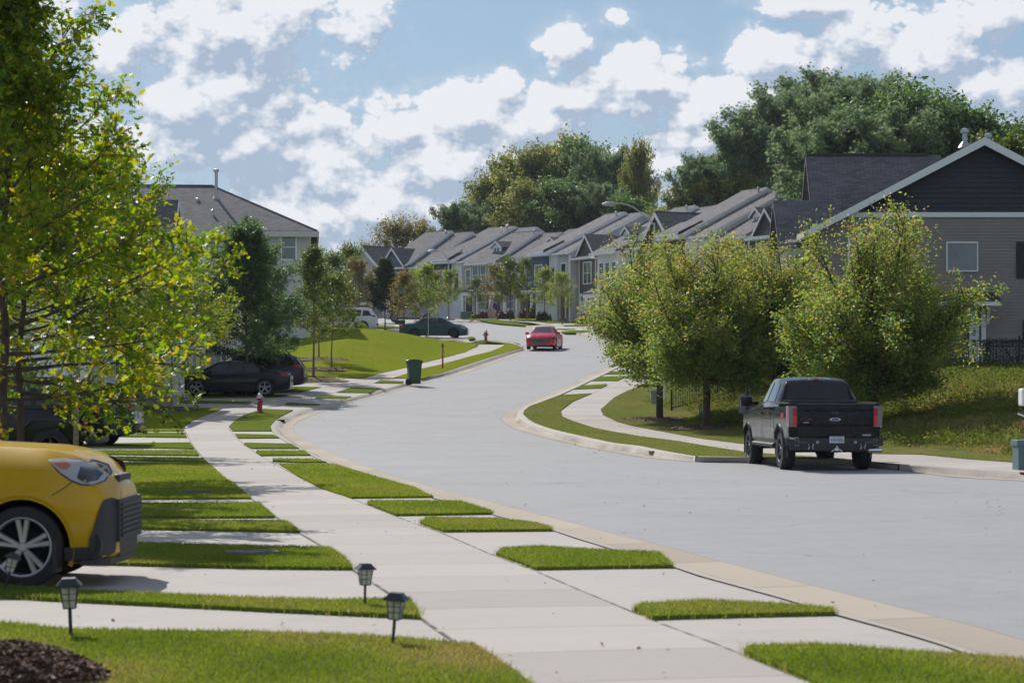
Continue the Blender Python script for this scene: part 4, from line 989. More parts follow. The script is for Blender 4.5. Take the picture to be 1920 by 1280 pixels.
# red saloon in the road, coming towards us
M_CARR = paint('red_paint', (.60, .014, .04), .25)
def red_x(root, B):
    m = MB()
    V = [(4.80,-.50,.66),(4.86,-.42,.40),(4.88,.42,.40),(4.80,.50,.66)]
    m.prism([(-.62,.63),(-.42,.40),(.42,.40),(.62,.63),(.5,.67),(-.5,.67)], 'x', 4.72, 4.885); m.build('grille', simple('grille_mesh', (.10, .105, .11), .35, .6, var=.6, scale=60), root)
    m = MB(); m.bbox(4.70, -.80, .335, 4.875, .80, .355, .006); m.bbox(4.74, -.55, .24, 4.86, .55, .255, .004); m.build('chrome_trim', M_CHROME, root)
    m = MB(); m.bbox(4.70, -.62, .255, 4.868, .62, .33, .01); m.build('lower_grille', M_PLAST, root)
    m = MB(); m.bbox(4.86, -.25, .47, 4.895, .25, .55, .003); m.build('number_plate', M_PLAST, root)
    B.sidepatch('headlight', [(4.28,.80),(4.55,.765),(4.79,.66),(4.77,.60),(4.55,.655),(4.36,.73)], M_CARGL, root, off=.012, cuts=6)
    for sd_ in (-1, 1):
        m = MB(); m.bbox(4.60, min(sd_*.42, sd_*.76), .625, 4.80, max(sd_*.42, sd_*.76), .685, .02, Matrix.Identity(4)); m.build('headlight_lens', M_CARGL, root, True)
        m = MB(); m.tube([(4.62, sd_*.66, .70), (4.1, sd_*.74, .905)], .006, 6); m.build('chrome_strip', M_CHROME, root)
    for x in (1.95, 2.6): seam(B, root, [(x,.93),(x,.25)], wdt=.006)
    m = MB(); m.bbox(2.5, -.42, .95, 2.75, .42, 1.15, .05); m.build('seats', M_PLAST, root)
RED_Y = 146.0; rxp = AT(1012, RED_Y)
rz = math.atan2(-1, .05)                               # nose towards the camera, turned a little to our left
hd = R(-98)
L_ = 4.85
car('red_sedan', 'red sedan driving towards the camera beside the left kerb', 'car', sedan_st(), (rxp - .0 - math.cos(hd)*L_*1.0, RED_Y + .6 - math.sin(hd)*L_, P(148.5)+ZR), hd, M_CARR, [1.0, 3.86], .335,
    windows=SW, wind=(2.98, 3.82, .56, .69), rearg=(.92, 1.68, .62, .53), mirrors=(3.35, 1.0), extras=red_x, wkw=dict(spokes=5, rim_r=.24))
M_TEAL = paint('teal_paint', (.022, .075, .085), .3)
def teal_x(root, B):
    m = MB(); m.bbox(-.02, -.25, .70, .03, .25, .84, .004); m.build('number_plate', M_PLATE, root)
    m = MB(); m.bbox(.02, -.70, 1.05, .25, .70, 1.08, .01); m.build('spoiler', M_TEAL, root)
    for x in (1.95, 2.6, 3.5): seam(B, root, [(x,.93),(x,.25)], wdt=.006)
    for x in (2.1, 2.75):
        for sd_ in (-1, 1):
            m = MB(); y = B.side(x, .86); m.bbox(x-.09, sd_*(y+.015)-.015, .85, x+.09, sd_*(y+.015)+.015, .875, .006); m.build('door_handle', M_TEAL, root)
M_DHUB = simple('dark_hub', (.03, .03, .033), .5, .3)
tlY = 171
car('teal_sedan', 'dark teal older sedan parked in the side street behind the lawn', 'car', sedan_st(4.75, 1.47, .90), (AT(752, tlY), tlY+.3, P(tlY)+ZR), R(-3), M_TEAL, [1.0, 3.78], .325,
    windows=SW, wind=(2.98, 3.72, .56, .69), rearg=(.90, 1.66, .62, .53), mirrors=(3.3, 1.0), extras=teal_x, wkw=dict(spokes=7, rim_r=.22, cover=True), alloy=M_DHUB,
    lights=[('tail_light', [(.03,.72),(.04,.90),(.30,.92),(.25,.75)], M_RED), ('headlight', [(4.25,.74),(4.35,.80),(4.62,.68),(4.64,.58)], M_CLEAR)])

# parked tail-out in the left driveways (heading away from the street = towards -x)
M_NVY = paint('dark_blue_paint', (.010, .022, .048), .25)
M_PUR = paint('dark_purple_paint', (.035, .018, .045), .25)
M_WHT = paint('white_paint', (.62, .63, .64), .3)
M_SIL = paint('silver_paint', (.36, .37, .38), .3, .4)
M_BK2 = paint('glossy_black_paint', (.007, .008, .012), .2)
def suv_x(plate=True, trim=None, hitch=False):
    def f(root, B):
        for x in (1.14, 2.12, 3.35): seam(B, root, [(x,1.05),(x,.35)], wdt=.006)
        B.sidepatch('lower_cladding', [(1.3,.40),(3.3,.40),(3.3,.26),(1.3,.26)], M_PLAST, root, off=.012, cuts=5)
        m = MB(); m.bbox(-.04, -.80, .42, .12, .80, .62, .03); m.build('rear_bumper', M_PLAST if not trim else trim, root, True)
        m = MB(); m.bbox(-.02, -.16, .76, .03, .16, .92, .004); m.build('number_plate', M_PLATE, root)
        if hitch: m = MB(); m.bbox(-.20, -.04, .36, .1, .04, .42, .008); m.bbox(-.22, -.07, .33, -.12, .07, .40, .01); m.build('tow_hitch', M_BLACK, root)
        for sd_ in (-1, 1):
            m = MB(); m.tube([(.8, sd_*.60, 1.70), (.9, sd_*.60, 1.745), (2.6, sd_*.60, 1.745), (2.75, sd_*.60, 1.70)], .016, 6); m.build('roof_rail', M_PLAST, root, True)
    return f
car('blue_suv', 'dark blue sport utility vehicle in the left driveway, tail towards the walk', 'suv', suv_st(4.75, 1.78), (AT(250, 64.5), 65.5, P(65.5)), R(180), M_NVY, [1.02, 3.75], .37, w=.25, windows=UW, wind=(2.85, 3.55, .62, .72), rearg=(.12, .36, .66, .62),
    lights=[('tail_light', [(.03,1.0),(.04,1.15),(.12,1.36),(.26,1.36),(.30,1.14),(.36,1.0)], M_REDB), ('tail_lens', [(.09,1.37),(.15,1.50),(.24,1.50),(.24,1.37)], M_CLEAR)], mirrors=(3.0, 1.2), extras=suv_x(hitch=True), wkw=dict(spokes=6, rim_r=.25))
car('black_sedan', 'glossy black sedan parked tail out under the dark green tree', 'car', sedan_st(4.9, 1.46), (AT(541, 100), 101.5, P(101.5)+.02), R(180), M_BK2, [1.05, 3.9], .35, windows=SW, wind=(2.98, 3.8, .56, .69), rearg=(.92, 1.68, .62, .53),
    lights=[('tail_light', [(.03,.80),(.04,.93),(.40,.95),(.34,.84)], M_RED)], mirrors=(3.3, 1.0), wkw=dict(spokes=5, rim_r=.25), extras=lambda root, B: [(lambda m: (m.bbox(-.03, -.26, .70, .02, .26, .84, .004), m.build('number_plate', M_PLATE, root)))(MB()), (lambda m: (m.bbox(-.02, -.62, .30, .04, .62, .34, .01), m.build('chrome_trim', M_CHROME, root)))(MB())])
car('purple_crossover', 'dark purple crossover parked tail out behind the black sedan', 'suv', suv_st(4.6, 1.64), (AT(569, 104), 105.0, P(105)+.02), R(180), M_PUR, [1.0, 3.65], .35, windows=UW, wind=(2.85, 3.5, .62, .72), rearg=(.12, .36, .66, .62),
    lights=[('tail_light', [(.03,.98),(.05,1.12),(.42,1.16),(.50,1.10),(.30,1.0)], M_RED)], mirrors=(3.0, 1.2), extras=suv_x(), wkw=dict(spokes=5, rim_r=.24))
car('white_suv', 'white sport utility vehicle at the top of the lawn, behind the saplings', 'suv', suv_st(4.95, 1.80), (AT(705, 182), 184, P(184)), R(180), M_WHT, [1.05, 3.9], .37, windows=UW, wind=(2.95, 3.7, .62, .72), rearg=(.12, .36, .66, .62),
    lights=[('tail_light', [(.02,1.10),(.04,1.22),(.42,1.22),(.46,1.14),(.2,1.08)], M_RED)], mirrors=(3.1, 1.2), extras=suv_x(), wkw=dict(spokes=5, rim_r=.25))
car('silver_minivan', 'silver minivan with white roof glint parked far off beyond the conical tree', 'minivan', suv_st(5.0, 1.70, .96, .05), (AT(716, 213), 214, P(214)), R(2), M_SIL, [1.05, 3.95], .34, windows=UW, wind=(2.95, 3.75, .62, .72), rearg=(.1, .34, .68, .62),
    lights=[('tail_light', [(.02,.92),(.04,1.10),(.35,1.12),(.36,.96)], M_RED)], mirrors=(3.1, 1.15), extras=suv_x(), wkw=dict(spokes=5, rim_r=.23))

# black boxy off-roader with the spare on its tailgate
def jeep():
    y0 = 50.5; hw = .82; x0 = AT(155, 50.2)
    root = empty('off_road_vehicle', (x0, y0+.82, P(51)+.0), R(180)); tag(root, 'black boxy off-road vehicle with hard top and spare tyre on its tail', 'off-road vehicle')
    m = MB(); m.bbox(0, -hw+.07, .52, 2.9, hw-.07, 1.20, .03); m.bbox(2.7, -.62, .55, 4.0, .62, 1.22, .05); m.build('body', M_BK2, root, True)
    m = MB(); m.prism([(.02,1.205),(.10,1.80),(.22,1.86),(1.95,1.88),(2.3,1.86),(2.62,1.205)], 'y', -.72, .72); m.build('hard_top', simple('hard_top_black', (.02, .021, .024), .5, var=.2), root, True)
    for sd_ in (-1, 1):
        m = MB(); m.prism([(.20,1.27),(.26,1.72),(1.02,1.74),(1.04,1.27)], 'y', min(sd_*.715, sd_*.735), max(sd_*.715, sd_*.735)); m.build('window', M_CARGL, root)
        m = MB(); m.prism([(1.16,1.27),(1.14,1.74),(2.02,1.76),(2.42,1.27)], 'y', min(sd_*.715, sd_*.735), max(sd_*.715, sd_*.735)); m.build('window', M_CARGL, root)
        for xw in (.72, 3.30):
            m = MB(); V = [(xw-.62,.80),(xw-.42,1.00),(xw+.40,1.00),(xw+.60,.80),(xw+.54,.80),(xw+.36,.95),(xw-.38,.95),(xw-.56,.80)]; m.prism(V, 'y', min(sd_*.70, sd_*.95), max(sd_*.70, sd_*.95)); m.build('fender', M_PLAST, root)
        m = MB(); m.bbox(-.03, sd_*.74-.07, .78, .05, sd_*.74+.07, 1.00, .015); tl = m.build('tail_light', M_PLAST, root); m = MB(); m.bbox(-.045, sd_*.74-.05, .81, .0, sd_*.74+.055, .97, .01); m.bbox(-.02, sd_*.80-.0, .80, .04, sd_*.80+sd_*.03 if sd_>0 else -.80, .985, .006) if sd_ > 0 else m.bbox(-.02, -.83, .80, .04, -.80, .985, .006); m.build('tail_lens', M_RED, tl)
    m = MB(); m.prism([(.05,1.27),(.11,1.72),(.12,1.72),(.06,1.27)], 'y', -.55, .55); m.build('rear_window', M_CARGL, root)
    m = MB(); m.bbox(-.22, -.80, .48, .0, .80, .62, .03); m.build('rear_bumper', M_PLAST, root, True)
    m = MB(); m.bbox(.9, -.84, .46, 2.6, .84, .54, .02); m.build('rock_rail', M_PLAST, root)
    for x in (.72, 3.30):
        for sd_ in (-1, 1): put_wheel(root, x, sd_*.78, .40, .27, M_DALLOY, spokes=5, rim_r=.23)
    t, r_ = wheel_parts(.40, .27, 5, rim_r=.23); sp = empty('spare_wheel', (-.19, .05, 1.02)); sp.parent = root; sp.rotation_euler = (0, 0, R(-90))
    t.build('tyre', M_RUB, sp, True); r_.build('rim', [M_DALLOY, M_DARKW], sp, True)
    m = MB(); m.tube([(-.05, -.1, 1.5), (-.14, .05, 1.46), (-.16, .05, 1.42)], .03, 8); m.bbox(-.15, -.02, 1.40, -.07, .14, 1.46, .01); m.build('high_lamp', M_DALLOY, root, True)
jeep()
# ------------------------------------------------------------------ trees
M_BARK = simple('bark', (.16, .12, .09), .9, var=.4, scale=14, bump=.7)
M_BARKD = simple('dark_bark', (.075, .052, .042), .9, var=.4, scale=12, bump=.7)
M_BARKL = simple('pale_bark', (.24, .20, .16), .9, var=.35, scale=16, bump=.6)
L_OAK = leafmat('oak_leaf', [(.048, .105, .016), (.085, .16, .018), (.15, .225, .022), (.24, .26, .03), (.28, .20, .035)], .58, .45, 2.2)
L_DARK = leafmat('dark_green_leaf', [(.036, .082, .032), (.060, .12, .040), (.09, .16, .05), (.14, .205, .06)], .46)
L_MID = leafmat('mid_green_leaf', [(.035, .070, .014), (.060, .105, .018), (.100, .145, .024), (.16, .17, .03)], .45)
L_ELM = leafmat('elm_leaf', [(.050, .110, .032), (.09, .165, .038), (.15, .225, .045), (.24, .265, .06), (.30, .22, .09)], .52, .5, 2.2)
L_RUST = leafmat('rust_leaf', [(.07, .09, .03), (.12, .13, .035), (.19, .155, .045), (.24, .13, .045)], .45)
L_AUT = leafmat('autumn_leaf', [(.08, .105, .03), (.14, .155, .035), (.22, .19, .045), (.27, .17, .05)], .5)
L_PINE = leafmat('pine_needles', [(.055, .095, .050), (.085, .140, .068), (.125, .180, .085), (.18, .225, .11)], .50, .6)
L_WOOD = leafmat('woodland_leaf', [(.060, .095, .035), (.10, .145, .042), (.155, .195, .05), (.23, .225, .06), (.26, .19, .07)], .50)
L_CON = leafmat('conifer_leaf', [(.016, .040, .014), (.028, .060, .020), (.045, .082, .026)], .28, .6)
# leafy weeds among the bank grass, and broad patches of low plants
def weeds_leafy():
    X, Y = scatter(BK, 26); k = (X - np.interp(Y, _ex, _ev) > 1.2) & (patchy(X, Y, .8) > .42); X, Y = X[k], Y[k]; n = len(X); C = []
    for j in range(10):
        h = RNG.uniform(.02, .30, n)*(.5+.6*patchy(X, Y, 1.3)); C.append(np.c_[X+RNG.normal(0, .09, n), Y+RNG.normal(0, .09, n), PA(Y)+bank(X, Y)+h])
    C = np.concatenate(C); n = len(C); N = unit(RNG.normal(0, .6, (n, 3))+np.array([0, 0, .8])); V, lo, sz = leaf_mesh(C, N, unit(RNG.normal(0, 1, (n, 3))), .07*RNG.uniform(.5, 1.5, n), T_KITE)
    raw_mesh('weeds', V, lo, sz, M_WEEDL, np.repeat(np.clip(RNG.beta(2, 2.6, n), 0, 1), len(T_KITE)))['kind'] = 'stuff'
# leaf outlines (unit length along +y)
def tpl(pts): return np.array([(x, y, 0) for x, y in pts], float)
T_OAK = tpl([(0,0),(.09,.12),(.30,.16),(.13,.32),(.42,.52),(.14,.56),(.22,.84),(0,1),(-.22,.84),(-.14,.56),(-.42,.52),(-.13,.32),(-.30,.16),(-.09,.12)])
T_KITE = tpl([(0,0),(.27,.40),(.20,.72),(0,1),(-.20,.72),(-.27,.40)])
T_STAR = tpl([(0,-.5),(.10,-.12),(.48,-.2),(.16,.05),(.36,.42),(.05,.16),(-.05,.5),(-.10,.14),(-.45,.30),(-.14,0),(-.42,-.32),(-.08,-.12)])
T_QUAD = tpl([(0,0),(.32,.45),(0,1),(-.32,.45)])
def leaf_mesh(C, N, D, S, T):
    """leaves at C, normal N, long axis D, size S"""
    D = D - (D*N).sum(1, keepdims=True)*N; D /= np.linalg.norm(D, axis=1, keepdims=True)+1e-9
    B = np.cross(N, D); n, k = len(C), len(T)
    V = C[:, None] + S[:, None, None]*(T[None, :, 0, None]*B[:, None] + T[None, :, 1, None]*D[:, None])
    curl = (T[:, 0]**2)[None, :, None]*.5 - (T[:, 1]**2)[None, :, None]*.12
    V = V + curl*S[:, None, None]*N[:, None]
    return V.reshape(-1, 3), np.arange(n*k), np.full(n, k)
def unit(v): return v/(np.linalg.norm(v, axis=-1, keepdims=True)+1e-9)
def make_tree(seed, H, clear, env, nl=26, tr=.08, subs=8, twigs=5, per=9, leaf=.09, T=T_KITE, mats=(None, None), vase=False, elev=(10, 65), twl=.28, subl=.42, spread=.08, up=.4, loose=0.0, var=(0, 1), lean=0, droop=0, minsub=.22, tipvar=.0):
    """trunk and limbs as tapered tubes; leaves along the twigs. env(t)= crown radius at share t of the crown's height"""
    rr = random.Random(seed); rng = np.random.default_rng(seed); W = MB(); TW = []   # twig (start, dir, length)
    top = H*.94
    tp = [Vector((lean*z*z/H/H*0 + rr.gauss(0, .012)*z, rr.gauss(0, .012)*z, z)) for z in np.linspace(-.15, top if not vase else clear, 9)]
    W.tube(tp, [tr*(1.35 if i == 0 else 1.0)*(1-.88*(max(0, p.z)/H)**.9 if not vase else 1-.15*i/8) for i, p in enumerate(tp)], 9)
    def trunk_at(z):
        z = max(tp[0].z, min(tp[-1].z, z))
        for a, b in zip(tp[:-1], tp[1:]):
            if a.z <= z <= b.z: t = (z-a.z)/(b.z-a.z+1e-9); return a.lerp(b, t)
        return tp[-1].copy()
    for i in range(nl):
        az = i*2.39996 + rr.uniform(-.4, .4)
        if vase:
            e = R(rr.uniform(*elev)); z0 = clear - rr.uniform(0, .12)*clear
            # reach the crown outline along this direction
            L = 0
            for q in np.linspace(.2, H*1.6, 60):
                zz = z0+q*math.sin(e); t = (zz-clear*.8)/(H-clear*.8)
                if t > 1 or q*math.cos(e) > env(max(0, min(1, t))): break
                L = q
            L *= rr.uniform(.74, 1.18); L = max(L, .6)
        else:
            t0 = (i+.5)/nl; z0 = clear+(top-clear)*(t0**.9)*.97; e = R(elev[0]+(elev[1]-elev[0])*t0+rr.uniform(-9, 9))
            L = env(min(1, t0+.05))*rr.uniform(.75, 1.12)/max(.35, math.cos(e)); L = min(L, (H*1.05-z0)/max(.15, math.sin(e)) if e > 0 else L); L = max(L, .25)
        st_ = trunk_at(z0); d = Vector((math.cos(az)*math.cos(e), math.sin(az)*math.cos(e), math.sin(e))); pts = []; p = st_.copy(); dd = d.copy()
        k = 6
        for j in range(k+1):
            pts.append(p.copy()); dd = (dd + Vector((rr.gauss(0, .07), rr.gauss(0, .07), rr.gauss(0, .05)+(.05 if vase else up*.12)-droop*.1))).normalized(); p = p + dd*(L/k)
        r0 = max(.012, min(tr*.62, tr*.30*(L/ (env(.3)+.3))+.008)) * (1.25 if vase else 1)
        W.tube(pts, [r0*(1-.86*j/k) for j in range(k+1)], 5, cap=False)
        for s_ in range(subs):
            f = minsub + (1-minsub)*(s_+rr.random())/subs; a = min(int(f*k), k-1); b = pts[a].lerp(pts[a+1], f*k-a); ld = (pts[a+1]-pts[a]).normalized()
            side = Vector((rr.gauss(0, 1), rr.gauss(0, 1), rr.gauss(0, .8))); side = (side - ld*side.dot(ld)).normalized()
            sd_ = (ld*rr.uniform(.5, 1.0) + side*rr.uniform(.6, 1.0) + Vector((0, 0, up*rr.uniform(0, .7)-droop*.5))).normalized()
            Ls = subl*L*(1.05-.62*f)*rr.uniform(.6, 1.25); Ls = max(min(Ls, subl*2.6), .16)
            e2 = b+sd_*Ls; mid = b+sd_*Ls*.5+Vector((rr.gauss(0, .04), rr.gauss(0, .04), rr.gauss(0, .04)))*Ls
            W.tube([b, mid, e2], [r0*.34*(1-.5*f)+.003, r0*.2+.002, .0025], 4, cap=False)
            for w_ in range(twigs):
                g = (w_+rr.random())/twigs; q = b.lerp(mid, g*2) if g < .5 else mid.lerp(e2, g*2-1)
                td = (sd_*.8 + Vector((rr.gauss(0, .6), rr.gauss(0, .6), rr.gauss(0, .5)+up*.3-droop*.4))).normalized(); tl = twl*rr.uniform(.5, 1.3); TW.append((q, td, tl))
        TW.append((pts[-1], dd, twl*1.2))
    tw0 = np.array([t[0][:] for t in TW]); twd = np.array([t[1][:] for t in TW]); twl_ = np.array([t[2] for t in TW])
    # twig slivers
    for q, d, l in zip(tw0[::2], twd[::2], twl_[::2]):
        a = Vector(q); b = a+Vector(d)*float(l); n_ = Vector(d).orthogonal().normalized()*.004
        W.add([a-n_, a+n_, b], [(0, 1, 2)])
    n = len(TW)*per; ix = np.repeat(np.arange(len(TW)), per); f = rng.uniform(0, 1.05, n)
    C = tw0[ix]+twd[ix]*(twl_[ix]*f)[:, None]+rng.normal(0, spread, (n, 3))
    if loose: k = rng.uniform(0, 1, n) > loose; C, ix, f = C[k], ix[k], f[k]; n = len(C)
    D = unit(twd[ix]*.8+rng.normal(0, .7, (n, 3))+np.array([0, 0, -.25])); N = unit(rng.normal(0, .75, (n, 3))+np.array([0, 0, .75]))
    S = leaf*rng.uniform(.6, 1.25, n); V, lo, sz = leaf_mesh(C, N, D, S, T)
    clump = np.repeat(rng.uniform(-.22, .22, len(TW)), per); clump = clump[:len(ix)] if not loose else rng.uniform(-.22, .22, len(TW))[ix]
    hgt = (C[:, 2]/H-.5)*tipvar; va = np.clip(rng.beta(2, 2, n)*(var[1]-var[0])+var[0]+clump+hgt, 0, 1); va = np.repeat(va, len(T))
    return W, (V, lo, sz, va)
def plant_tree(name, label, cat, loc, W, LV, mats, group=None, rz=0, scale=1.0):
    root = empty(name, loc, rz); root.scale = (scale,)*3 if not hasattr(scale, '__len__') else scale
    tag(root, label, cat, group)
    W.build('trunk', mats[0], root, True, norm=False); raw_mesh('crown', LV[0], LV[1], LV[2], mats[1], LV[3], root); return root
def copy_tree(src, label, loc, rz, scale, group=None, crown_mat=None):
    c = src.copy(); COL.objects.link(c); c.location = loc; c.rotation_euler = (0, 0, rz); c.scale = scale if hasattr(scale, '__len__') else (scale,)*3; c['label'] = label
    if group: c['group'] = group
    for ch in list(src.children):
        k = ch.copy(); COL.objects.link(k); k.parent = c
        if crown_mat and ch.name.startswith('crown'): k.material_slots[0].link = 'OBJECT'; k.material_slots[0].material = crown_mat
    return c

weeds_leafy()
# the oaks at the left edge
oak_env = lambda t: 3.1*(1-t)**1.1*(.55+.45*min(1, t*6))+.18
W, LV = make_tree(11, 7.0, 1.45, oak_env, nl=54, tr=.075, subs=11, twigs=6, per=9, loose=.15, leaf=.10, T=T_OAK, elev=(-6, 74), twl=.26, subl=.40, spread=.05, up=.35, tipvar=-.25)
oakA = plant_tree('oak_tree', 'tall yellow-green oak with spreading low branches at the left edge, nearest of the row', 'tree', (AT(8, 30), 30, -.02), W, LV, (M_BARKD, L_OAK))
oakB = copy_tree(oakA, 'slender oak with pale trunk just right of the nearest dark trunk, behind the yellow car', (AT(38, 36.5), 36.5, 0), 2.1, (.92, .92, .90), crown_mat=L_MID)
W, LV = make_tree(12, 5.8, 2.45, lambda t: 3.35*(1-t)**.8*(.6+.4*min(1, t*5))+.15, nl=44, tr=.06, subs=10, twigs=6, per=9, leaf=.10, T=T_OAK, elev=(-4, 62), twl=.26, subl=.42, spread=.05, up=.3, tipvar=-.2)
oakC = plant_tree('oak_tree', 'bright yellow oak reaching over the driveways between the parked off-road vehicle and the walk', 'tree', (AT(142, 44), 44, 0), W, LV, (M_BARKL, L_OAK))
oakD = copy_tree(oakC, 'thin twin-stemmed oak behind the off-road vehicle spare wheel', (AT(150, 58), 58, P(58)), 1.3, (1.0, 1.0, 1.05))
# a nearer oak, only its outermost twigs reach into the frame
oakE = copy_tree(oakA, 'out-of-focus oak twigs closest to the camera in the upper left corner', (-5.75, 14.5, 0), .6, (.92, .92, .80))
# ringed street tree (bark mulch at 320,765)
c = mulch(322, 768, 1.05, .10, elong=1.1)
oakF = copy_tree(oakC, 'small yellow-green oak in a round mulch ring on the lawn left of the red hydrant', (c.x, c.y, c.z+.03), 3.3, (.86, .86, .90))
# the big dark green tree over the black sedan
W, LV = make_tree(21, 7.9, 1.55, lambda t: 2.75*(1-t)**.78*(.55+.45*min(1, t*5))+.12, nl=58, tr=.10, subs=10, twigs=6, per=13, leaf=.12, T=T_KITE, elev=(8, 76), twl=.3, subl=.40, spread=.09, up=.4)
c = mulch(462, 737, 1.1, .22, elong=1.1)
W.v = [(x, y, z*.90) for x, y, z in W.v]; LV[0][:, 2] *= .90
darkT = plant_tree('shade_tree', 'dense dark green street tree with a broad oval crown above the black sedan', 'tree', (c.x, c.y, c.z), W, LV, (M_BARK, L_DARK))
c = mulch(490, 727, .9, .18)
darkT2 = copy_tree(darkT, 'second dark green tree with a slim dark trunk directly behind the black sedan wheel', (c.x, c.y+1.2, c.z), 2.2, (.62, .62, .78))
# saplings on the lawn
W, LV = make_tree(31, 6.4, 1.9, lambda t: 1.45*(1-t)**1.0*(.5+.5*min(1, t*5))+.16, nl=30, tr=.06, subs=7, twigs=4, per=8, leaf=.12, T=T_KITE, elev=(10, 66), twl=.28, subl=.36, spread=.08)
c = mulch(588, 711, 1.2, .12, elong=1.3)
sapA = plant_tree('young_tree', 'slender mid green young tree in dark mulch at the corner of the sloping lawn', 'tree', (c.x, c.y, c.z), W, LV, (M_BARK, L_MID))
W, LV = make_tree(32, 4.6, 1.5, lambda t: 1.75*(1-t)**.6*(.6+.4*min(1, t*4))+.15, nl=26, tr=.05, subs=7, twigs=4, per=8, leaf=.12, T=T_KITE, elev=(5, 60), twl=.28, subl=.4, spread=.09)
c = mulch(607, 696, .8, .08, elong=1.5)
sapB = plant_tree('young_tree', 'low spreading bright green young tree just right of the slender one', 'tree', (c.x+.4, c.y, c.z), W, LV, (M_BARK, L_MID))
c = mulch(598, 682, .9, .06, elong=1.6)
copy_tree(sapA, 'pale young tree with thin straight trunk behind the low spreading one', (c.x, c.y, c.z-.1), 1.9, (.85, .85, .95))
W, LV = make_tree(33, 5.6, 1.2, lambda t: 1.75*(1-t)**.85*(.55+.45*min(1, t*6))+.08, nl=44, tr=.055, subs=7, twigs=5, per=9, leaf=.16, T=T_KITE, elev=(6, 50), twl=.25, subl=.32, spread=.09)
c = mulch(722, 615, .9, .05, elong=1.6)
con = plant_tree('conical_tree', 'dark green conical tree at the top edge of the sloping lawn', 'tree', (c.x, c.y, c.z), W, LV, (M_BARKD, L_CON))
W, LV = make_tree(34, 4.3, 1.4, lambda t: 1.35*(1-t)**.55*(.6+.4*min(1, t*4))+.12, nl=24, tr=.045, subs=6, twigs=4, per=7, leaf=.14, T=T_KITE, elev=(8, 60), twl=.26, subl=.42, spread=.1, loose=.25)
c = mulch(757, 633, 1.4, .05, elong=2.0)
rusty = plant_tree('young_tree', 'rust-tinged sapling in front of the teal sedan boot', 'tree', (c.x, c.y, c.z), W, LV, (M_BARKD, L_RUST))
c = mulch(799, 634, 1.2, .05, elong=2.0)
sap2 = copy_tree(rusty, 'sparse olive sapling in front of the teal sedan doors', (c.x, c.y, c.z), 1.2, (.85, .85, 1.12), crown_mat=L_ELM)
FARG = 'young street trees along the far rows'
for i, (px, Y, sc, mt, lb) in enumerate([(653, 196, 1.45, L_MID, 'tall pale young tree left of the small flag, above the white sport utility vehicle'), (673, 192, 1.25, L_RUST, 'brownish young tree between the flag and the conical tree'),
        (625, 176, 1.30, L_MID, 'grey-green young tree at the right end of the big hipped house'), (840, 222, 1.05, L_ELM, 'thin olive sapling beside the second lamp post'), (892, 228, .85, L_MID, 'small green sapling in front of the stone entrance'),
        (933, 222, 1.15, L_RUST, 'sparse rust-brown sapling right of the porch flag'), (957, 220, 1.25, L_MID, 'leafy green young tree before the middle porch'), (988, 224, 1.3, L_MID, 'tall leafy young tree before the dark red bushes'),
        (1021, 215, 1.05, L_ELM, 'olive young tree in the mulch island above the red sedan'), (1054, 205, 1.0, L_ELM, 'young tree on the lawn strip right of the red sedan'), (700, 215, .8, L_RUST, 'short rusty sapling left of the conical tree'), (780, 205, 1.05, L_ELM, 'olive sapling before the white garage of the far row'), (815, 214, .95, L_RUST, 'russet sapling left of the second lamp post')]):
    src = (rusty, sapB)[i % 2]; k = sc*(1.0 if i % 2 == 0 else .9)
    copy_tree(src, lb, (AT(px, Y), Y, P(Y)+.02), i*1.7, (k, k, k), FARG, mt)

# zelkova-like street trees on the right
def zel(seed, H, w, clear=1.6):
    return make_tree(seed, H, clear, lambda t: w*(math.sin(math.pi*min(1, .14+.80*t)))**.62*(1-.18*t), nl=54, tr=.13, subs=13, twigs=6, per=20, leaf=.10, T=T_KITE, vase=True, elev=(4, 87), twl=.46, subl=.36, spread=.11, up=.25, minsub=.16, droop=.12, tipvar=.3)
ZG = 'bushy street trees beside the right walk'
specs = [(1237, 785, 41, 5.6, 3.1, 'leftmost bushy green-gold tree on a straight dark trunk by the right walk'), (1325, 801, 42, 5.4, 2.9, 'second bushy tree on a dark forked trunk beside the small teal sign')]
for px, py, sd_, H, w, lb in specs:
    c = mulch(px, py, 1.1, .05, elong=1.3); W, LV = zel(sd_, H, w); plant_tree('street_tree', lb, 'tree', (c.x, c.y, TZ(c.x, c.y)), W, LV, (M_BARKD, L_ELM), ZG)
def tzat(px, Y): x = AT(px, Y); return (x, Y, TZ(x, Y))
zA = [o for o in COL.objects if o.name.startswith('street_tree')]
copy_tree(zA[0], 'third bushy tree with red-brown limbs, behind the pickup cab', tzat(1452, 80), 2.4, (.9, .9, .9), ZG)
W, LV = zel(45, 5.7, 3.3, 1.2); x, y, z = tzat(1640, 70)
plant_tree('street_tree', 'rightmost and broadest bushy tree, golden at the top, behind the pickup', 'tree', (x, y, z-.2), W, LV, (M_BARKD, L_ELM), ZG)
copy_tree(zA[1], 'bushy tree set farther back between the second and third ones', tzat(1395, 92), .9, (.90, .90, .95), ZG)

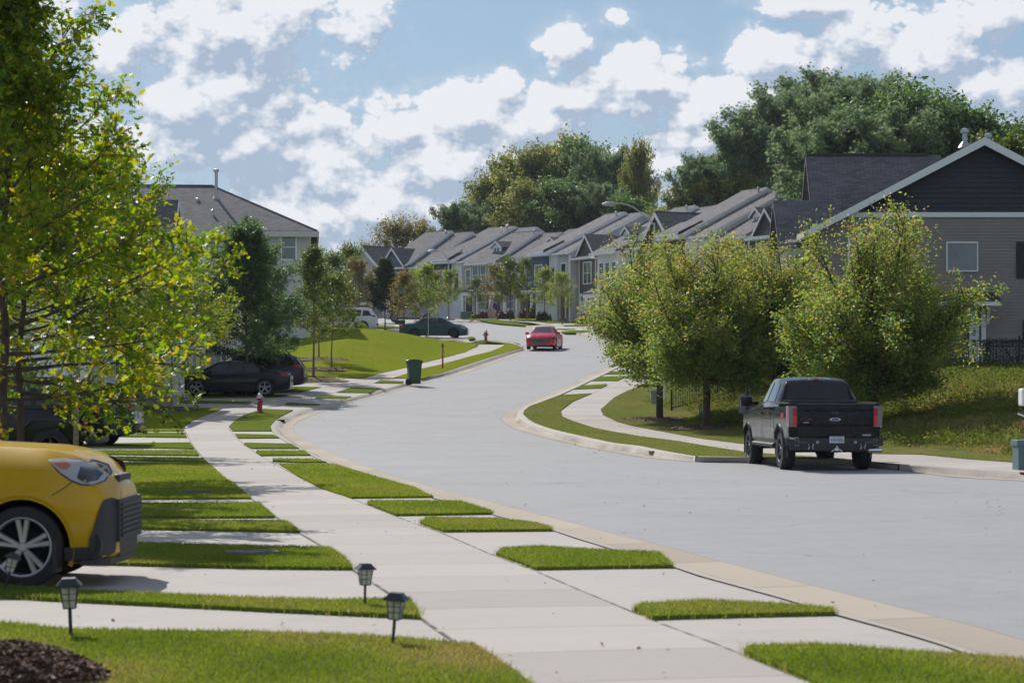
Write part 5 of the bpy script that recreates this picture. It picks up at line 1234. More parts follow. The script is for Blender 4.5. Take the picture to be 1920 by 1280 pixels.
# woods behind the houses
def bg_tree(seed, H, w, T, mat, nl=34, clear=.28, leaf=.55, kind='round'):
    if kind == 'pine': env = lambda t: w*(math.sin(math.pi*min(1, .12+.82*t)))**.55
    else: env = lambda t: w*(math.sin(math.pi*min(1, .2+.78*t)))**.6
    if kind == 'pine': return make_tree(seed, H, H*clear, env, nl=34, tr=.32, subs=9, twigs=3, per=26, leaf=.42, T=T, elev=(0, 58), twl=.6, subl=.36, spread=.30, up=.5)
    return make_tree(seed, H, H*clear, env, nl=nl, tr=.32, subs=9, twigs=4, per=14 if H > 15 else 10, leaf=leaf*.62, T=T, elev=(0, 62), twl=.9, subl=.42, spread=.30, up=.25)
protos = {}
for k, (sd_, H, w, T, mt, cl, lf, kd) in {'pine': (51, 20, 4.8, T_STAR, L_PINE, .38, .80, 'pine'), 'pine2': (52, 20, 5.6, T_STAR, L_PINE, .30, .80, 'pine'), 'broad': (53, 18, 5.6, T_QUAD, L_WOOD, .15, .62, 'round'), 'broad2': (54, 16, 5.0, T_QUAD, L_WOOD, .12, .62, 'round'), 'airy': (55, 14, 4.2, T_QUAD, L_AUT, .2, .5, 'round')}.items():
    protos[k] = (bg_tree(sd_, H, w, T, mt, 30 if k == 'airy' else 44, cl, lf, kd), mt)
BT = []   # px, top y, Y, proto, width scale, material, label
# right-hand pine stand
BT += [(1306, 300, 185, 'pine', .55, L_PINE, 'low dark pine at the left end of the right-hand stand'), (1345, 296, 200, 'pine2', .62, L_PINE, 'dark pine with flat top left of the tall stand'), (1392, 236, 190, 'pine2', .8, L_PINE, 'pine on the left shoulder of the tall stand'),
       (1445, 190, 180, 'pine', .9, L_PINE, 'pine rising behind the stepped roofs'), (1505, 160, 172, 'pine2', .95, L_PINE, 'tall pine left of the highest crown'), (1560, 146, 176, 'pine', 1.05, L_PINE, 'highest pine of the whole stand'), (1612, 165, 170, 'pine2', .9, L_PINE, 'tall pine behind the near right house roof'),
       (1650, 158, 182, 'pine', .8, L_PINE, 'pine between the highest crown and the round broadleaf'), (1700, 172, 165, 'broad', .95, L_DARK, 'round dark broadleaf above the near right roof ridge'), (1755, 180, 160, 'broad2', 1.0, L_DARK, 'leafy dark tree left of the roof vents'),
       (1800, 205, 160, 'broad', .85, L_DARK, 'leafy dark tree right of the roof vents'), (1870, 246, 168, 'broad2', .9, L_DARK, 'lower broadleaf at the right edge behind the gable peak'), (1925, 262, 150, 'broad', .9, L_MID, 'pale broadleaf cut by the right edge'),
       (1625, 250, 160, 'pine2', .8, L_PINE, 'shorter pine filling the stand behind the near right roof'), (1480, 262, 165, 'pine', .9, L_PINE, 'shorter pine left of the near right roof'), (1330, 345, 190, 'broad2', .8, L_WOOD, 'pale olive broadleaf below the low pines'), (1400, 330, 185, 'broad', .7, L_WOOD, 'yellowish broadleaf before the pine stand'), (1255, 385, 230, 'broad2', .6, L_WOOD, 'olive tree in the gap left of the pine stand'), (1575, 215, 158, 'pine', .7, L_PINE, 'pine just above the left end of the near right roof'), (1440, 320, 175, 'broad2', .7, L_WOOD, 'small olive broadleaf at the foot of the pines'), (1680, 215, 155, 'pine2', .8, L_PINE, 'pine right above the near right roof')]
# middle wood
BT += [(850, 388, 262, 'pine', .55, L_PINE, 'small dark pine at the left end of the middle wood'), (880, 384, 270, 'pine2', .55, L_PINE, 'dark pine beside the first one of the middle wood'), (925, 330, 285, 'broad', .85, L_WOOD, 'yellow-green tree on the left slope of the middle wood'), (965, 300, 290, 'broad2', .95, L_WOOD, 'gold-tinged tree of the middle wood'),
       (1010, 278, 285, 'broad', 1.0, L_WOOD, 'tall bronze-topped tree in the middle wood'), (1050, 265, 290, 'broad2', 1.05, L_WOOD, 'highest bronze crown of the middle wood'), (1095, 272, 285, 'broad', .95, L_DARK, 'dark green crown in the middle wood'), (1130, 282, 275, 'pine2', .85, L_PINE, 'dark pine right of the middle wood centre'), (1165, 300, 280, 'pine', .8, L_PINE, 'dark pine near the right end of the middle wood'),
       (1196, 272, 262, 'broad2', .45, L_WOOD, 'airy crown leaning out at the right end of the middle wood'), (1208, 370, 270, 'broad', .55, L_DARK, 'low dark tree right of the airy crown'), (990, 350, 262, 'broad', .85, L_WOOD, 'lower yellow-green tree behind the mid roofs'), (1060, 340, 258, 'broad2', .9, L_DARK, 'lower dark tree behind the mid roofs'), (1120, 350, 255, 'pine2', .7, L_PINE, 'lower pine behind the stepped roofs'), (1180, 370, 250, 'broad', .7, L_DARK, 'low tree above the dormers')]
BT += [(740, 414, 300, 'airy', .85, L_AUT, 'autumn-coloured tree left of the pair behind the far roofs'), (788, 418, 300, 'airy', .8, L_AUT, 'autumn-coloured tree right of the pair behind the far roofs'), (688, 458, 310, 'airy', .45, L_AUT, 'small rusty treetop over the farthest gable')]
WG = 'trees of the woods behind the houses'; done = {}
for i, (px, ty_, Y, k, ws, mt, lb) in enumerate(BT):
    if px < 1530 and Y < 212 and px > 1230: ws = ws*218/Y; Y = 218+(i%5)*3
    x = AT(px, Y); z0 = P(Y)-.3; Hn = {'pine': 20, 'pine2': 20, 'broad': 18, 'broad2': 16, 'airy': 14}[k]; sz = (ZT(ty_, Y)-z0)/Hn/1.07; (Wm, LV), m0 = protos[k]
    name = 'pine_tree' if 'pine' in k else 'broadleaf_tree'
    if k not in done:
        done[k] = plant_tree(name, lb, 'tree', (x, Y, z0), Wm, LV, (M_BARKD, m0), WG, rz=i*1.3, scale=(ws*1.0, ws*1.0, sz))
        if mt is not m0:
            ch = [c for c in done[k].children if c.name.startswith('crown')][0]; ch.material_slots[0].link = 'OBJECT'; ch.material_slots[0].material = mt
    else: copy_tree(done[k], lb, (x, Y, z0), i*1.3, (ws*1.0, ws*1.0, sz), WG, mt)
# far woodland closing the horizon
def far_wood():
    rng = np.random.default_rng(9); C = []
    for x in np.arange(-260, 300, 3.2):
        Y0 = 330+rng.uniform(-12, 12); h = 9.5+3*math.sin(x*.07)+2*math.sin(x*.23)+rng.uniform(-1, 1)
        if -60 < x < -16: h *= .62
        n = 260; t = rng.uniform(0, 1, n)
        C.append(np.c_[x+rng.normal(0, 2.2, n)*(1-.4*t), Y0+rng.normal(0, 2.5, n), PA(np.full(n, Y0))+t*h])
    C = np.concatenate(C); n = len(C); N = unit(rng.normal(0, 1, (n, 3))+np.array([0, 0, .4])); D = unit(rng.normal(0, 1, (n, 3)))
    V, lo, sz = leaf_mesh(C, N, D, rng.uniform(.8, 1.8, n), T_STAR); raw_mesh('woodland', V, lo, sz, L_WOOD, np.repeat(np.clip(rng.beta(2, 2.5, n), 0, 1), len(T_STAR)))['kind'] = 'stuff'
far_wood()
# ------------------------------------------------------------------ houses
def siding(name, col, lap=.13, strength=.55):
    m, nt, b, out = newmat(name); tcn = nt.new('ShaderNodeTexCoord'); sp = nt.new('ShaderNodeSeparateXYZ'); nt.l.new(tcn.outputs['Object'], sp.inputs[0])
    fr = nt.m('FRACT', nt.m('DIVIDE', sp.outputs[2], lap)); n = nt.noise(tcn.outputs['Object'], 1.1, 5, .6)
    row = nt.new('ShaderNodeTexWhiteNoise', noise_dimensions='1D'); nt.set(row.inputs['W'], nt.m('FLOOR', nt.m('DIVIDE', sp.outputs[2], lap)))
    c = nt.mix(nt.rng(n, .3, .7), tuple(x*.90 for x in col), tuple(min(1, x*1.06) for x in col)); c = nt.mix(nt.m('MULTIPLY', row.outputs[0], .12), c, tuple(x*.7 for x in col))
    nt.set(b.inputs['Base Color'], c); b.inputs['Roughness'].default_value = .6; b.inputs['Specular IOR Level'].default_value = .3
    bp = nt.new('ShaderNodeBump'); bp.inputs['Strength'].default_value = strength; bp.inputs['Distance'].default_value = .03
    nt.set(bp.inputs['Height'], nt.m('SUBTRACT', 1.0, fr)); nt.set(b.inputs['Normal'], bp.outputs[0]); return m
def shingle(name, col, rowh=.145, ax='y'):
    """asphalt shingles: staggered tabs following the height; ax = the horizontal axis that runs along a course"""
    m, nt, b, out = newmat(name); tcn = nt.new('ShaderNodeTexCoord'); sp = nt.new('ShaderNodeSeparateXYZ'); nt.l.new(tcn.outputs['Object'], sp.inputs[0])
    cb = nt.new('ShaderNodeCombineXYZ'); nt.l.new(sp.outputs[0 if ax == 'x' else 1], cb.inputs[0]); nt.set(cb.inputs[1], nt.m('MULTIPLY', sp.outputs[2], 1.9))
    br = nt.new('ShaderNodeTexBrick'); nt.l.new(cb.outputs[0], br.inputs['Vector']); br.inputs['Scale'].default_value = 1.0; br.offset = .5
    br.inputs['Brick Width'].default_value = .36; br.inputs['Row Height'].default_value = rowh; br.inputs['Mortar Size'].default_value = .012; br.inputs['Mortar Smooth'].default_value = .2
    for i, k in (('Color1', .72), ('Color2', 1.35), ('Mortar', .42)): br.inputs[i].default_value = tuple(x*k for x in col)+(1,)
    n = nt.noise(tcn.outputs['Object'], .8, 4, .6); n2 = nt.noise(tcn.outputs['Object'], 9, 3, .6)
    c = nt.mix(nt.rng(n, .3, .7, 0, .35), br.outputs[0], tuple(x*1.5 for x in col)); c = nt.mix(nt.rng(n2, .35, .7, 0, .4), c, tuple(x*.6 for x in col))
    nt.set(b.inputs['Base Color'], c); b.inputs['Roughness'].default_value = .9; b.inputs['Specular IOR Level'].default_value = .2
    bp = nt.new('ShaderNodeBump'); bp.inputs['Strength'].default_value = .6; bp.inputs['Distance'].default_value = .02; nt.set(bp.inputs['Height'], br.outputs['Fac']); bp.invert = True; nt.set(b.inputs['Normal'], bp.outputs[0]); return m
S_TAUPE = siding('taupe_siding', (.27, .235, .195)); S_DARK = siding('charcoal_siding', (.075, .08, .092), .16); S_BLUE = siding('slate_blue_siding', (.10, .16, .25), .16)
S_WHITE = siding('white_siding', (.76, .77, .78)); S_GREY = siding('light_grey_siding', (.54, .545, .55)); S_TAN = siding('tan_siding', (.50, .465, .41)); S_SLATE = siding('shake_siding', (.035, .042, .055), .19); S_BROWN = siding('brown_siding', (.13, .11, .095), .16)
R_X = shingle('roof_shingles', (.150, .150, .160), ax='x'); R_Y = shingle('cross_roof_shingles', (.135, .131, .135), ax='y')
M_SHUT = simple('shutter_maroon', (.09, .022, .03), .6); M_SHUTB = simple('shutter_black', (.02, .022, .026), .6)
M_DOOR = simple('door_dark', (.05, .03, .03), .5); M_GAR = simple('garage_white', (.66, .67, .68), .5, var=.03); M_GALV = simple('galvanised', (.42, .43, .44), .4, .8, var=.2)
M_STONE = simple('stone_veneer', (.16, .145, .13), .9, var=.6, scale=5, bump=.8); M_SOFF = simple('soffit', (.55, .53, .50), .6, var=.04)

def window(root, x0, z0, w, h, y=0.0, cols=1, rows=2, face='y', mat=None, trim=.09, glass=None):
    """framed sash; face 'y' looks towards -y, 'x-' towards -x, 'x+' towards +x; y is that plane"""
    m = MB(); g = MB(); t = trim
    def bx(mb, a, c, b, d, p0, p1):
        if face == 'y': mb.box(a, y-p1, c, b, y-p0, d)
        elif face == 'x-': mb.box(y-p1, a, c, y-p0, b, d)
        else: mb.box(y+p0, a, c, y+p1, b, d)
    bx(m, x0-t, z0-t, x0+w+t, z0, -.02, .06); bx(m, x0-t, z0+h, x0+w+t, z0+h+t*1.2, -.02, .065); bx(m, x0-t, z0, x0, z0+h, -.02, .055); bx(m, x0+w, z0, x0+w+t, z0+h, -.02, .055)
    for i in range(1, cols): bx(m, x0+w*i/cols-.03, z0, x0+w*i/cols+.03, z0+h, -.02, .045)
    for j in range(1, rows): bx(m, x0, z0+h*j/rows-.025, x0+w, z0+h*j/rows+.025, -.02, .040)
    bx(g, x0, z0, x0+w, z0+h, .0, .015)
    f = m.build('window', mat or M_WHITE, root); g.build('pane', glass or M_GLASS, f); return f
def slab_roof(root, x0, x1, D, E, pitch, over=.35, th=.16, mat=None, side=.12, y0=0.0, name='roof'):
    """ridge along x at mid depth"""
    r = E+D/2*pitch; m = MB(); k = pitch
    pr = [(y0-over, E-over*k), (y0+D/2, r), (y0+D+over, E-over*k), (y0+D+over, E-over*k+th), (y0+D/2, r+th*1.1), (y0-over, E-over*k+th)]
    m.prism(pr, 'x', x0-side, x1+side); ro = m.build(name, mat or R_X, root)
    t = MB(); t.box(x0-side-.01, y0-over-.12, E-over*k-.04, x1+side+.01, y0-over+.0, E-over*k+th-.02)      # gutter
    for xx in (x0-side-.035, x1+side+.005):
        t.prism([(y0-over, E-over*k-.10), (y0+D/2, r-.12), (y0+D+over, E-over*k-.10), (y0+D+over, E-over*k+th-.02), (y0+D/2, r+th*.98), (y0-over, E-over*k+th-.02)], 'x', xx, xx+.03)
    t.build('trim', M_WHITE, ro)
    rc = MB(); rc.tube([(x0-side, y0+D/2, r+th), (x1+side, y0+D/2, r+th)], .07, 6); rc.build('ridge_vent', M_PLAST, ro); return ro, r
def shell(root, x0, x1, D, E, pitch, mat, y0=0.0, zb=-1.5, gable=None, name='wall'):
    m = MB(); m.prism([(y0, zb), (y0, E-.02), (y0+D/2, E+D/2*pitch-.04), (y0+D, E-.02), (y0+D, zb)], 'x', x0, x1); return m.build(name, mat, root)
def front_gable(root, x0, x1, yf, yb, zb, E, pitch, wall, over=.3, th=.14, window_=None, roofmat=None, vent=True):
    """projecting bay with a gable roof whose ridge runs back into the house"""
    xc = (x0+x1)/2; hw = (x1-x0)/2; zr = E+hw*pitch
    m = MB(); m.prism([(x0, zb), (x1, zb), (x1, E), (xc, zr-.03), (x0, E)], 'y', yf, yb); m.build('gable_wall', wall, root)
    m = MB(); ov = over
    m.prism([(x0-ov, E-ov*pitch), (xc, zr), (x1+ov, E-ov*pitch), (x1+ov, E-ov*pitch+th), (xc, zr+th*1.15), (x0-ov, E-ov*pitch+th)], 'y', yf-ov, yb); ro = m.build('gable_roof', roofmat or R_Y, root)
    t = MB()
    t.prism([(x0-ov-.02, E-ov*pitch-.12), (xc, zr-.12), (x1+ov+.02, E-ov*pitch-.12), (x1+ov+.02, E-ov*pitch+th-.02), (xc, zr+th), (x0-ov-.02, E-ov*pitch+th-.02)], 'y', yf-ov-.035, yf-ov-.002)
    t.build('gable_trim', M_WHITE, ro); 
    
    for q in (x0-.02, x1-.10): s = MB(); s.box(q, yf-.03, zb+.2, q+.12, yf-.003, E-.2); s.build('corner_board', M_WHITE, root)
    return ro, zr
def dormer(root, xc, yf, zb, w, h, wall, pitch=.7, back=3.0):
    m = MB(); m.prism([(xc-w/2, zb-.6), (xc+w/2, zb-.6), (xc+w/2, zb+h), (xc, zb+h+w/2*pitch), (xc-w/2, zb+h)], 'y', yf, yf+back); d = m.build('dormer', wall, root)
    ov = .22; zr = zb+h+w/2*pitch; m = MB(); m.prism([(xc-w/2-ov, zb+h-ov*pitch), (xc, zr), (xc+w/2+ov, zb+h-ov*pitch), (xc+w/2+ov, zb+h-ov*pitch+.12), (xc, zr+.14), (xc-w/2-ov, zb+h-ov*pitch+.12)], 'y', yf-.25, yf+back+.8); m.build('dormer_roof', R_Y, d)
    m = MB(); m.prism([(xc-w/2-ov, zb+h-ov*pitch-.08), (xc, zr-.08), (xc+w/2+ov, zb+h-ov*pitch-.08), (xc+w/2+ov, zb+h-ov*pitch+.10), (xc, zr+.12), (xc-w/2-ov, zb+h-ov*pitch+.10)], 'y', yf-.285, yf-.252)
    m.prism([(xc-w/2, zb-.1), (xc+w/2, zb-.1), (xc+w/2, zb+h), (xc, zr-.09), (xc-w/2, zb+h)], 'y', yf-.03, yf-.002); m.build('dormer_trim', M_WHITE, d)
    window(d, xc-w*.28, zb+.12, w*.56, h*.72, yf-.03, 2, 1, trim=.05); return d
def porch(root, x0, x1, z, depth, cols, cmat=None, roofmat=None):
    m = MB(); m.prism([(-depth-.25, z), (.0, z+.62), (.0, z+.74), (-depth-.25, z+.12)], 'x', x0-.15, x1+.15); r = m.build('porch_roof', roofmat or R_X, root)
    m = MB(); m.box(x0-.1, -depth-.2, z-.32, x1+.1, -depth, z+.02); m.box(x0-.1, -depth, z-.3, x0+.05, -.01, z+.0); m.box(x1-.05, -depth, z-.3, x1+.1, -.01, z+.0); m.build('porch_beam', M_WHITE, root)
    for c in cols:
        m = MB(); m.box(c-.11, -depth-.18, -.4, c+.11, -depth+.04, z-.31); m.box(c-.15, -depth-.22, -.4, c+.15, -depth+.08, .12); m.build('column', M_WHITE, root)
    m = MB(); m.box(x0, -depth-.2, -1.2, x1, -.01, .03); m.build('porch_floor', M_CONC, root)
def garage(root, x0, w, y=0.0, h=2.25):
    m = MB(); m.box(x0, y-.05, 0, x0+w, y+.02, h)
    for j in range(4):
        for i in range(4): m.box(x0+.08+i*w/4, y-.075, .08+j*h/4, x0+(i+1)*w/4-.08, y-.045, (j+1)*h/4-.08) if j < 3 else None
    g = m.build('garage_door', M_GAR, root); m = MB()
    for i in range(4): m.box(x0+.12+i*w/4, y-.072, .08+3*h/4, x0+(i+1)*w/4-.12, y-.055, h-.12)
    m.build('garage_lights', M_GLASS, g); m = MB(); m.box(x0-.14, y-.07, -.2, x0, y+.01, h+.16); m.box(x0+w, y-.07, -.2, x0+w+.14, y+.01, h+.16); m.box(x0, y-.07, h, x0+w, y+.01, h+.16); m.build('garage_trim', M_WHITE, root)
def door(root, x0, y=0.0, mat=None, w=.95, h=2.1):
    m = MB(); m.box(x0, y-.04, .03, x0+w, y+.01, h); d = m.build('door', mat or M_DOOR, root)
    m = MB(); m.box(x0-.12, y-.06, .0, x0, y, h+.12); m.box(x0+w, y-.06, .0, x0+w+.12, y, h+.12); m.box(x0, y-.06, h, x0+w, y, h+.12); m.build('door_frame', M_WHITE, root)
def vent(root, x, y, z, h=.9, r=.07):
    m = MB(); m.tube([(x, y, z-.6), (x, y, z+h)], r, 10); m.lathe([(.001, h+.22), (r*1.7, h+.16), (r*1.8, h+.02), (r*1.1, h)], 12, Matrix.Translation((x, y, z))); m.lathe([(r*3, -.05), (r*1.2, .2)], 12, Matrix.Translation((x, y, z))); m.build('vent_pipe', M_GALV, root, True)
def downspout(root, x, y, z1, z0=0):
    m = MB(); m.tube([(x, y-.30, z1), (x, y-.05, z1-.35), (x, y-.05, z0)], .045, 6); m.build('downspout', M_WHITE, root)
TG = 'townhouses stepping up the hill'
def town(kind, label, loc, rz, W=6.6, D=15.0, E=5.7, pitch=.5, wall=None, accent=None, group=TG, second=None):
    root = empty('townhouse', loc, rz); tag(root, label, 'townhouse', group); wall = wall or S_GREY; accent = accent or S_DARK; second = second or S_WHITE
    shell(root, 0, W, D, E, pitch, wall); ws = W*.585; ro, r = slab_roof(root, ws+.1, W, D, E, pitch, side=.06)
    slab_roof(root, 0, ws, D+.85, E, pitch, side=.06, y0=-.85); shell(root, .03, ws-.03, D+.85, E-.03, pitch, S_WHITE, y0=-.85, zb=E-.22, name='attic_wall')
    for q in (-.07, W-.08): m = MB(); m.box(q, -.05, -1, q+.15, .06, E-.25); m.build('corner_board', M_WHITE, root)
    vent(root, W*.55, D*.42, E+D*.42*pitch, .8); vent(root, W*.3, D*.47, E+D*.47*pitch, .35, .06)
    # raised fire wall between the units with siding, seen above the lower roof
    if kind == 'bay':           # triple window in a coloured bay, dormer above, porch below
        m = MB(); m.box(.25, -.55, 2.95, 3.9, .02, E+.05); m.build('bay', accent, root)
        m = MB(); m.prism([(-.95, E-.05), (.9, E+.72), (.9, E+.84), (-.95, E+.09)], 'x', .02, 4.1); m.build('bay_roof', R_X, root)
        m = MB(); m.box(.0, -1.0, E-.16, 4.12, -.93, E+.06); m.build('gutter', M_WHITE, root); m = MB(); m.box(.2, -.58, 2.85, 3.95, -.5, 3.0); m.box(.18, -.58, 2.95, .30, -.52, E); m.box(3.84, -.58, 2.95, 3.96, -.52, E); m.build('bay_trim', M_WHITE, root)
        for i in range(3): window(root, .55+i*1.12, 3.35, .72, 1.75, -.55, 1, 2)
        window(root, 4.85, 3.5, .9, 1.6, 0, 1, 2); dormer(root, 2.1, 1.3, E+.75, 1.3, .95, accent)
        porch(root, .1, W-.1, 2.45, 1.7, (.35, 2.4, 4.3, W-.35)); door(root, 3.0, 0); window(root, .7, .8, 1.5, 1.45, 0, 2, 2); window(root, 4.8, .8, 1.0, 1.45, 0, 1, 2)
    elif kind == 'panel':       # dark projecting panel over the garage, narrow shuttered slot beside it
        m = MB(); m.box(.15, -.6, 2.6, 3.0, .02, E+.25); m.build('bay', accent, root)
        m = MB(); m.prism([(-.95, E+.2), (1.2, E+1.2), (1.2, E+1.32), (-.95, E+.33)], 'x', -.1, 3.25); m.build('bay_roof', R_X, root)
        m = MB(); m.box(-.12, -1.0, E+.08, 3.27, -.93, E+.30); m.build('gutter', M_WHITE, root); m = MB(); m.box(.1, -.64, 2.5, 3.05, -.56, 2.66); m.build('bay_trim', M_WHITE, root)
        window(root, .95, 3.2, 1.35, 1.7, -.6, 2, 2)
        m = MB(); m.box(3.1, -.28, -.3, 4.6, .02, E-.1); m.build('white_wall', second, root); m = MB(); m.box(3.6, -.33, 2.9, 4.1, -.26, 4.6); m.build('shutter', M_SHUT, root)
        garage(root, .35, 2.5, -.62 if False else -.02); m = MB(); m.prism([(-.95, 2.4), (.0, 2.75), (.0, 2.87), (-.95, 2.5)], 'x', .0, 3.1); m.build('porch_roof', R_X, root)
        m = MB(); m.box(4.75, -.12, -.3, W-.1, .02, 2.5); m.build('stone_wall', M_STONE, root); door(root, 5.1, -.12); window(root, 5.0, 3.4, .9, 1.5, 0, 1, 2); downspout(root, 3.05, 0, E)
    elif kind == 'gable':       # steep front gable
        front_gable(root, .5, 3.7, -.7, 3.0, -.5, E+.2, 1.05, accent); window(root, 1.4, 3.3, 1.4, 1.8, -.7, 2, 2)
        window(root, 4.5, 3.4, 1.3, 1.7, 0, 2, 2); m = MB(); m.box(4.2, -.10, 3.0, W-.2, .01, E-.1); m.build('white_wall', second, root)
        garage(root, .85, 2.5, -.70); porch(root, 3.9, W-.1, 2.45, 1.3, (4.05, W-.3)); door(root, 4.8, 0)
    elif kind == 'cross':       # whole unit under one big front gable
        pass
    return root
def cross_unit(label, loc, rz, W=6.6, D=12, E=5.8, pitch=1.0, wall=None, group=TG):
    root = empty('townhouse', loc, rz); tag(root, label, 'townhouse', group); wall = wall or S_BROWN
    m = MB(); m.prism([(0, -1.5), (W, -1.5), (W, E), (W/2, E+W/2*pitch), (0, E)], 'y', 0, D); m.build('wall', wall, root); ov = .35; zr = E+W/2*pitch
    m = MB(); m.prism([(-ov, E-ov*pitch), (W/2, zr+.02), (W+ov, E-ov*pitch), (W+ov, E-ov*pitch+.17), (W/2, zr+.22), (-ov, E-ov*pitch+.17)], 'y', -ov, D+.2); ro = m.build('roof', R_Y, root)
    m = MB()
    m.prism([(-ov-.03, E-ov*pitch-.16), (W/2, zr-.18), (W+ov+.03, E-ov*pitch-.16), (W+ov+.03, E-ov*pitch+.15), (W/2, zr+.20), (-ov-.03, E-ov*pitch+.15)], 'y', -ov-.05, -ov-.003); m.build('trim', M_WHITE, ro)
    m = MB(); m.tube([(W/2, -ov, zr+.2), (W/2, D, zr+.2)], .08, 6); m.build('ridge_vent', M_PLAST, ro)
    m = MB(); m.prism([(0, E-.1), (W, E-.1), (W, E+.08), (0, E+.08)], 'y', -.03, -.002); m.box(-.06, -.04, -1, .1, .05, E-.1); m.box(W-.1, -.04, -1, W+.06, .05, E-.1); m.build('corner_board', M_WHITE, root)
    window(root, W/2-.9, 3.3, 1.8, 1.7, 0, 2, 2); window(root, W/2-.35, E+.7, .7, .9, 0, 1, 1); window(root, W/2-.9, .7, 1.8, 1.6, 0, 2, 2); vent(root, W*.6, D*.5, zr-.3, 1.0)
    porch(root, .2, W-.2, 2.45, 1.5, (.4, W/2, W-.4)); return root

# far row (left of the red sedan), running down from the left
dA = Vector((math.cos(R(-45)), math.sin(R(-45)))); sA = Vector((-17.9, 256.7))
cross_unit('farthest townhouse, its plain dark gable roof at the left end of the far row', (sA.x, sA.y, 8.6), R(-45), D=12, E=5.4, pitch=.85, wall=S_GREY)
for i, (k, wl_, ac, lb, z, D_, pt_, sb) in enumerate([('gable', S_WHITE, S_BLUE, 'pale townhouse with small blue front, second from the left of the far row', 8.85, 12.5, .58, 0), ('panel', S_TAN, S_DARK, 'townhouse with charcoal panel and white garage behind the lamp post', 9.05, 17, .43, .6),
        ('bay', S_TAN, S_BLUE, 'townhouse with three white windows in a slate blue bay above the flag porch', 9.1, 12, .50, 0), ('bay', S_BROWN, S_GREY, 'dark-fronted townhouse at the right end of the far row, half behind the middle row', 9.15, 13, .46, 1.0)]):
    p = sA+dA*6.6*(i+1)+Vector((.707, .707))*sb; town(k, lb, (p.x, p.y, z), R(-45), wall=wl_, accent=ac, E=(5.7, 5.8, 5.4, 5.5)[i], pitch=pt_, D=D_)
# middle row
rB = R(-64.2); dB = Vector((math.cos(rB), math.sin(rB))); sB = Vector((2.07, 221.0))
for i, (k, wl_, ac, lb, z) in enumerate([('panel', S_GREY, S_BLUE, 'townhouse at the left end of the middle row above the dark red bushes', 8.2), ('gable', S_BROWN, S_BROWN, 'townhouse with twin steep gables in the middle row', 7.95), ('bay', S_WHITE, S_WHITE, 'white townhouse with triple window and dormer in the middle row', 7.6)]):
    p = sB+dB*6.6*i+Vector((.9, .435))*(.2, 1.6, 0)[i]; town(k, lb, (p.x, p.y, z), rB, wall=wl_, accent=ac, E=(5.9, 5.6, 6.0)[i], pitch=(.48, .46, .50)[i])
p = sB+dB*6.6*3; cross_unit('townhouse under one big dark cross gable at the near end of the middle row', (p.x, p.y, 7.4), rB, D=11, E=5.7, pitch=.98)
# near row, seen above the bushy trees
sC = Vector((12.0, 186.0))
for i, (k, wl_, ac, lb, z) in enumerate([('panel', S_WHITE, S_DARK, 'townhouse whose long pale roof slope shows above the second bushy tree', 7.5), ('bay', S_WHITE, S_DARK, 'townhouse with the small white dormer above the bushy trees', 7.15), ('gable', S_GREY, S_DARK, 'townhouse hidden behind the near right house', 6.8), ('bay', S_GREY, S_DARK, 'last townhouse of the near row, tucked behind the near right house roof', 6.4)]):
    p = sC+dB*6.6*i+Vector((.9, .435))*(0, 1.4, .2, 1.5)[i]; town(k, lb, (p.x, p.y, z), rB, wall=wl_, accent=ac, E=5.9, D=14, pitch=(.5, .54, .5, .54)[i])
# left row facing the street
for i, (k, wl_, ac, lb) in enumerate([('panel', S_WHITE, S_GREY, 'white townhouse hidden behind the big oak, nearest of the left row'), ('bay', S_TAN, S_GREY, 'left-hand townhouse behind the oak foliage with a porch'), ('gable', S_WHITE, S_GREY, 'left-hand townhouse with a steep gable glimpsed between oak branches'), ('bay', S_WHITE, S_GREY, 'left-hand townhouse with a small gabled dormer before the big hipped house')]):
    y = 86.5+7.4*i; y += 0 if i < 2 else -.4
    town(k, lb, (-15.2, y, P(y+3)+.25), R(90), W=7.4, D=13, E=5.95, wall=wl_, accent=ac, group='townhouses on the left of the street')
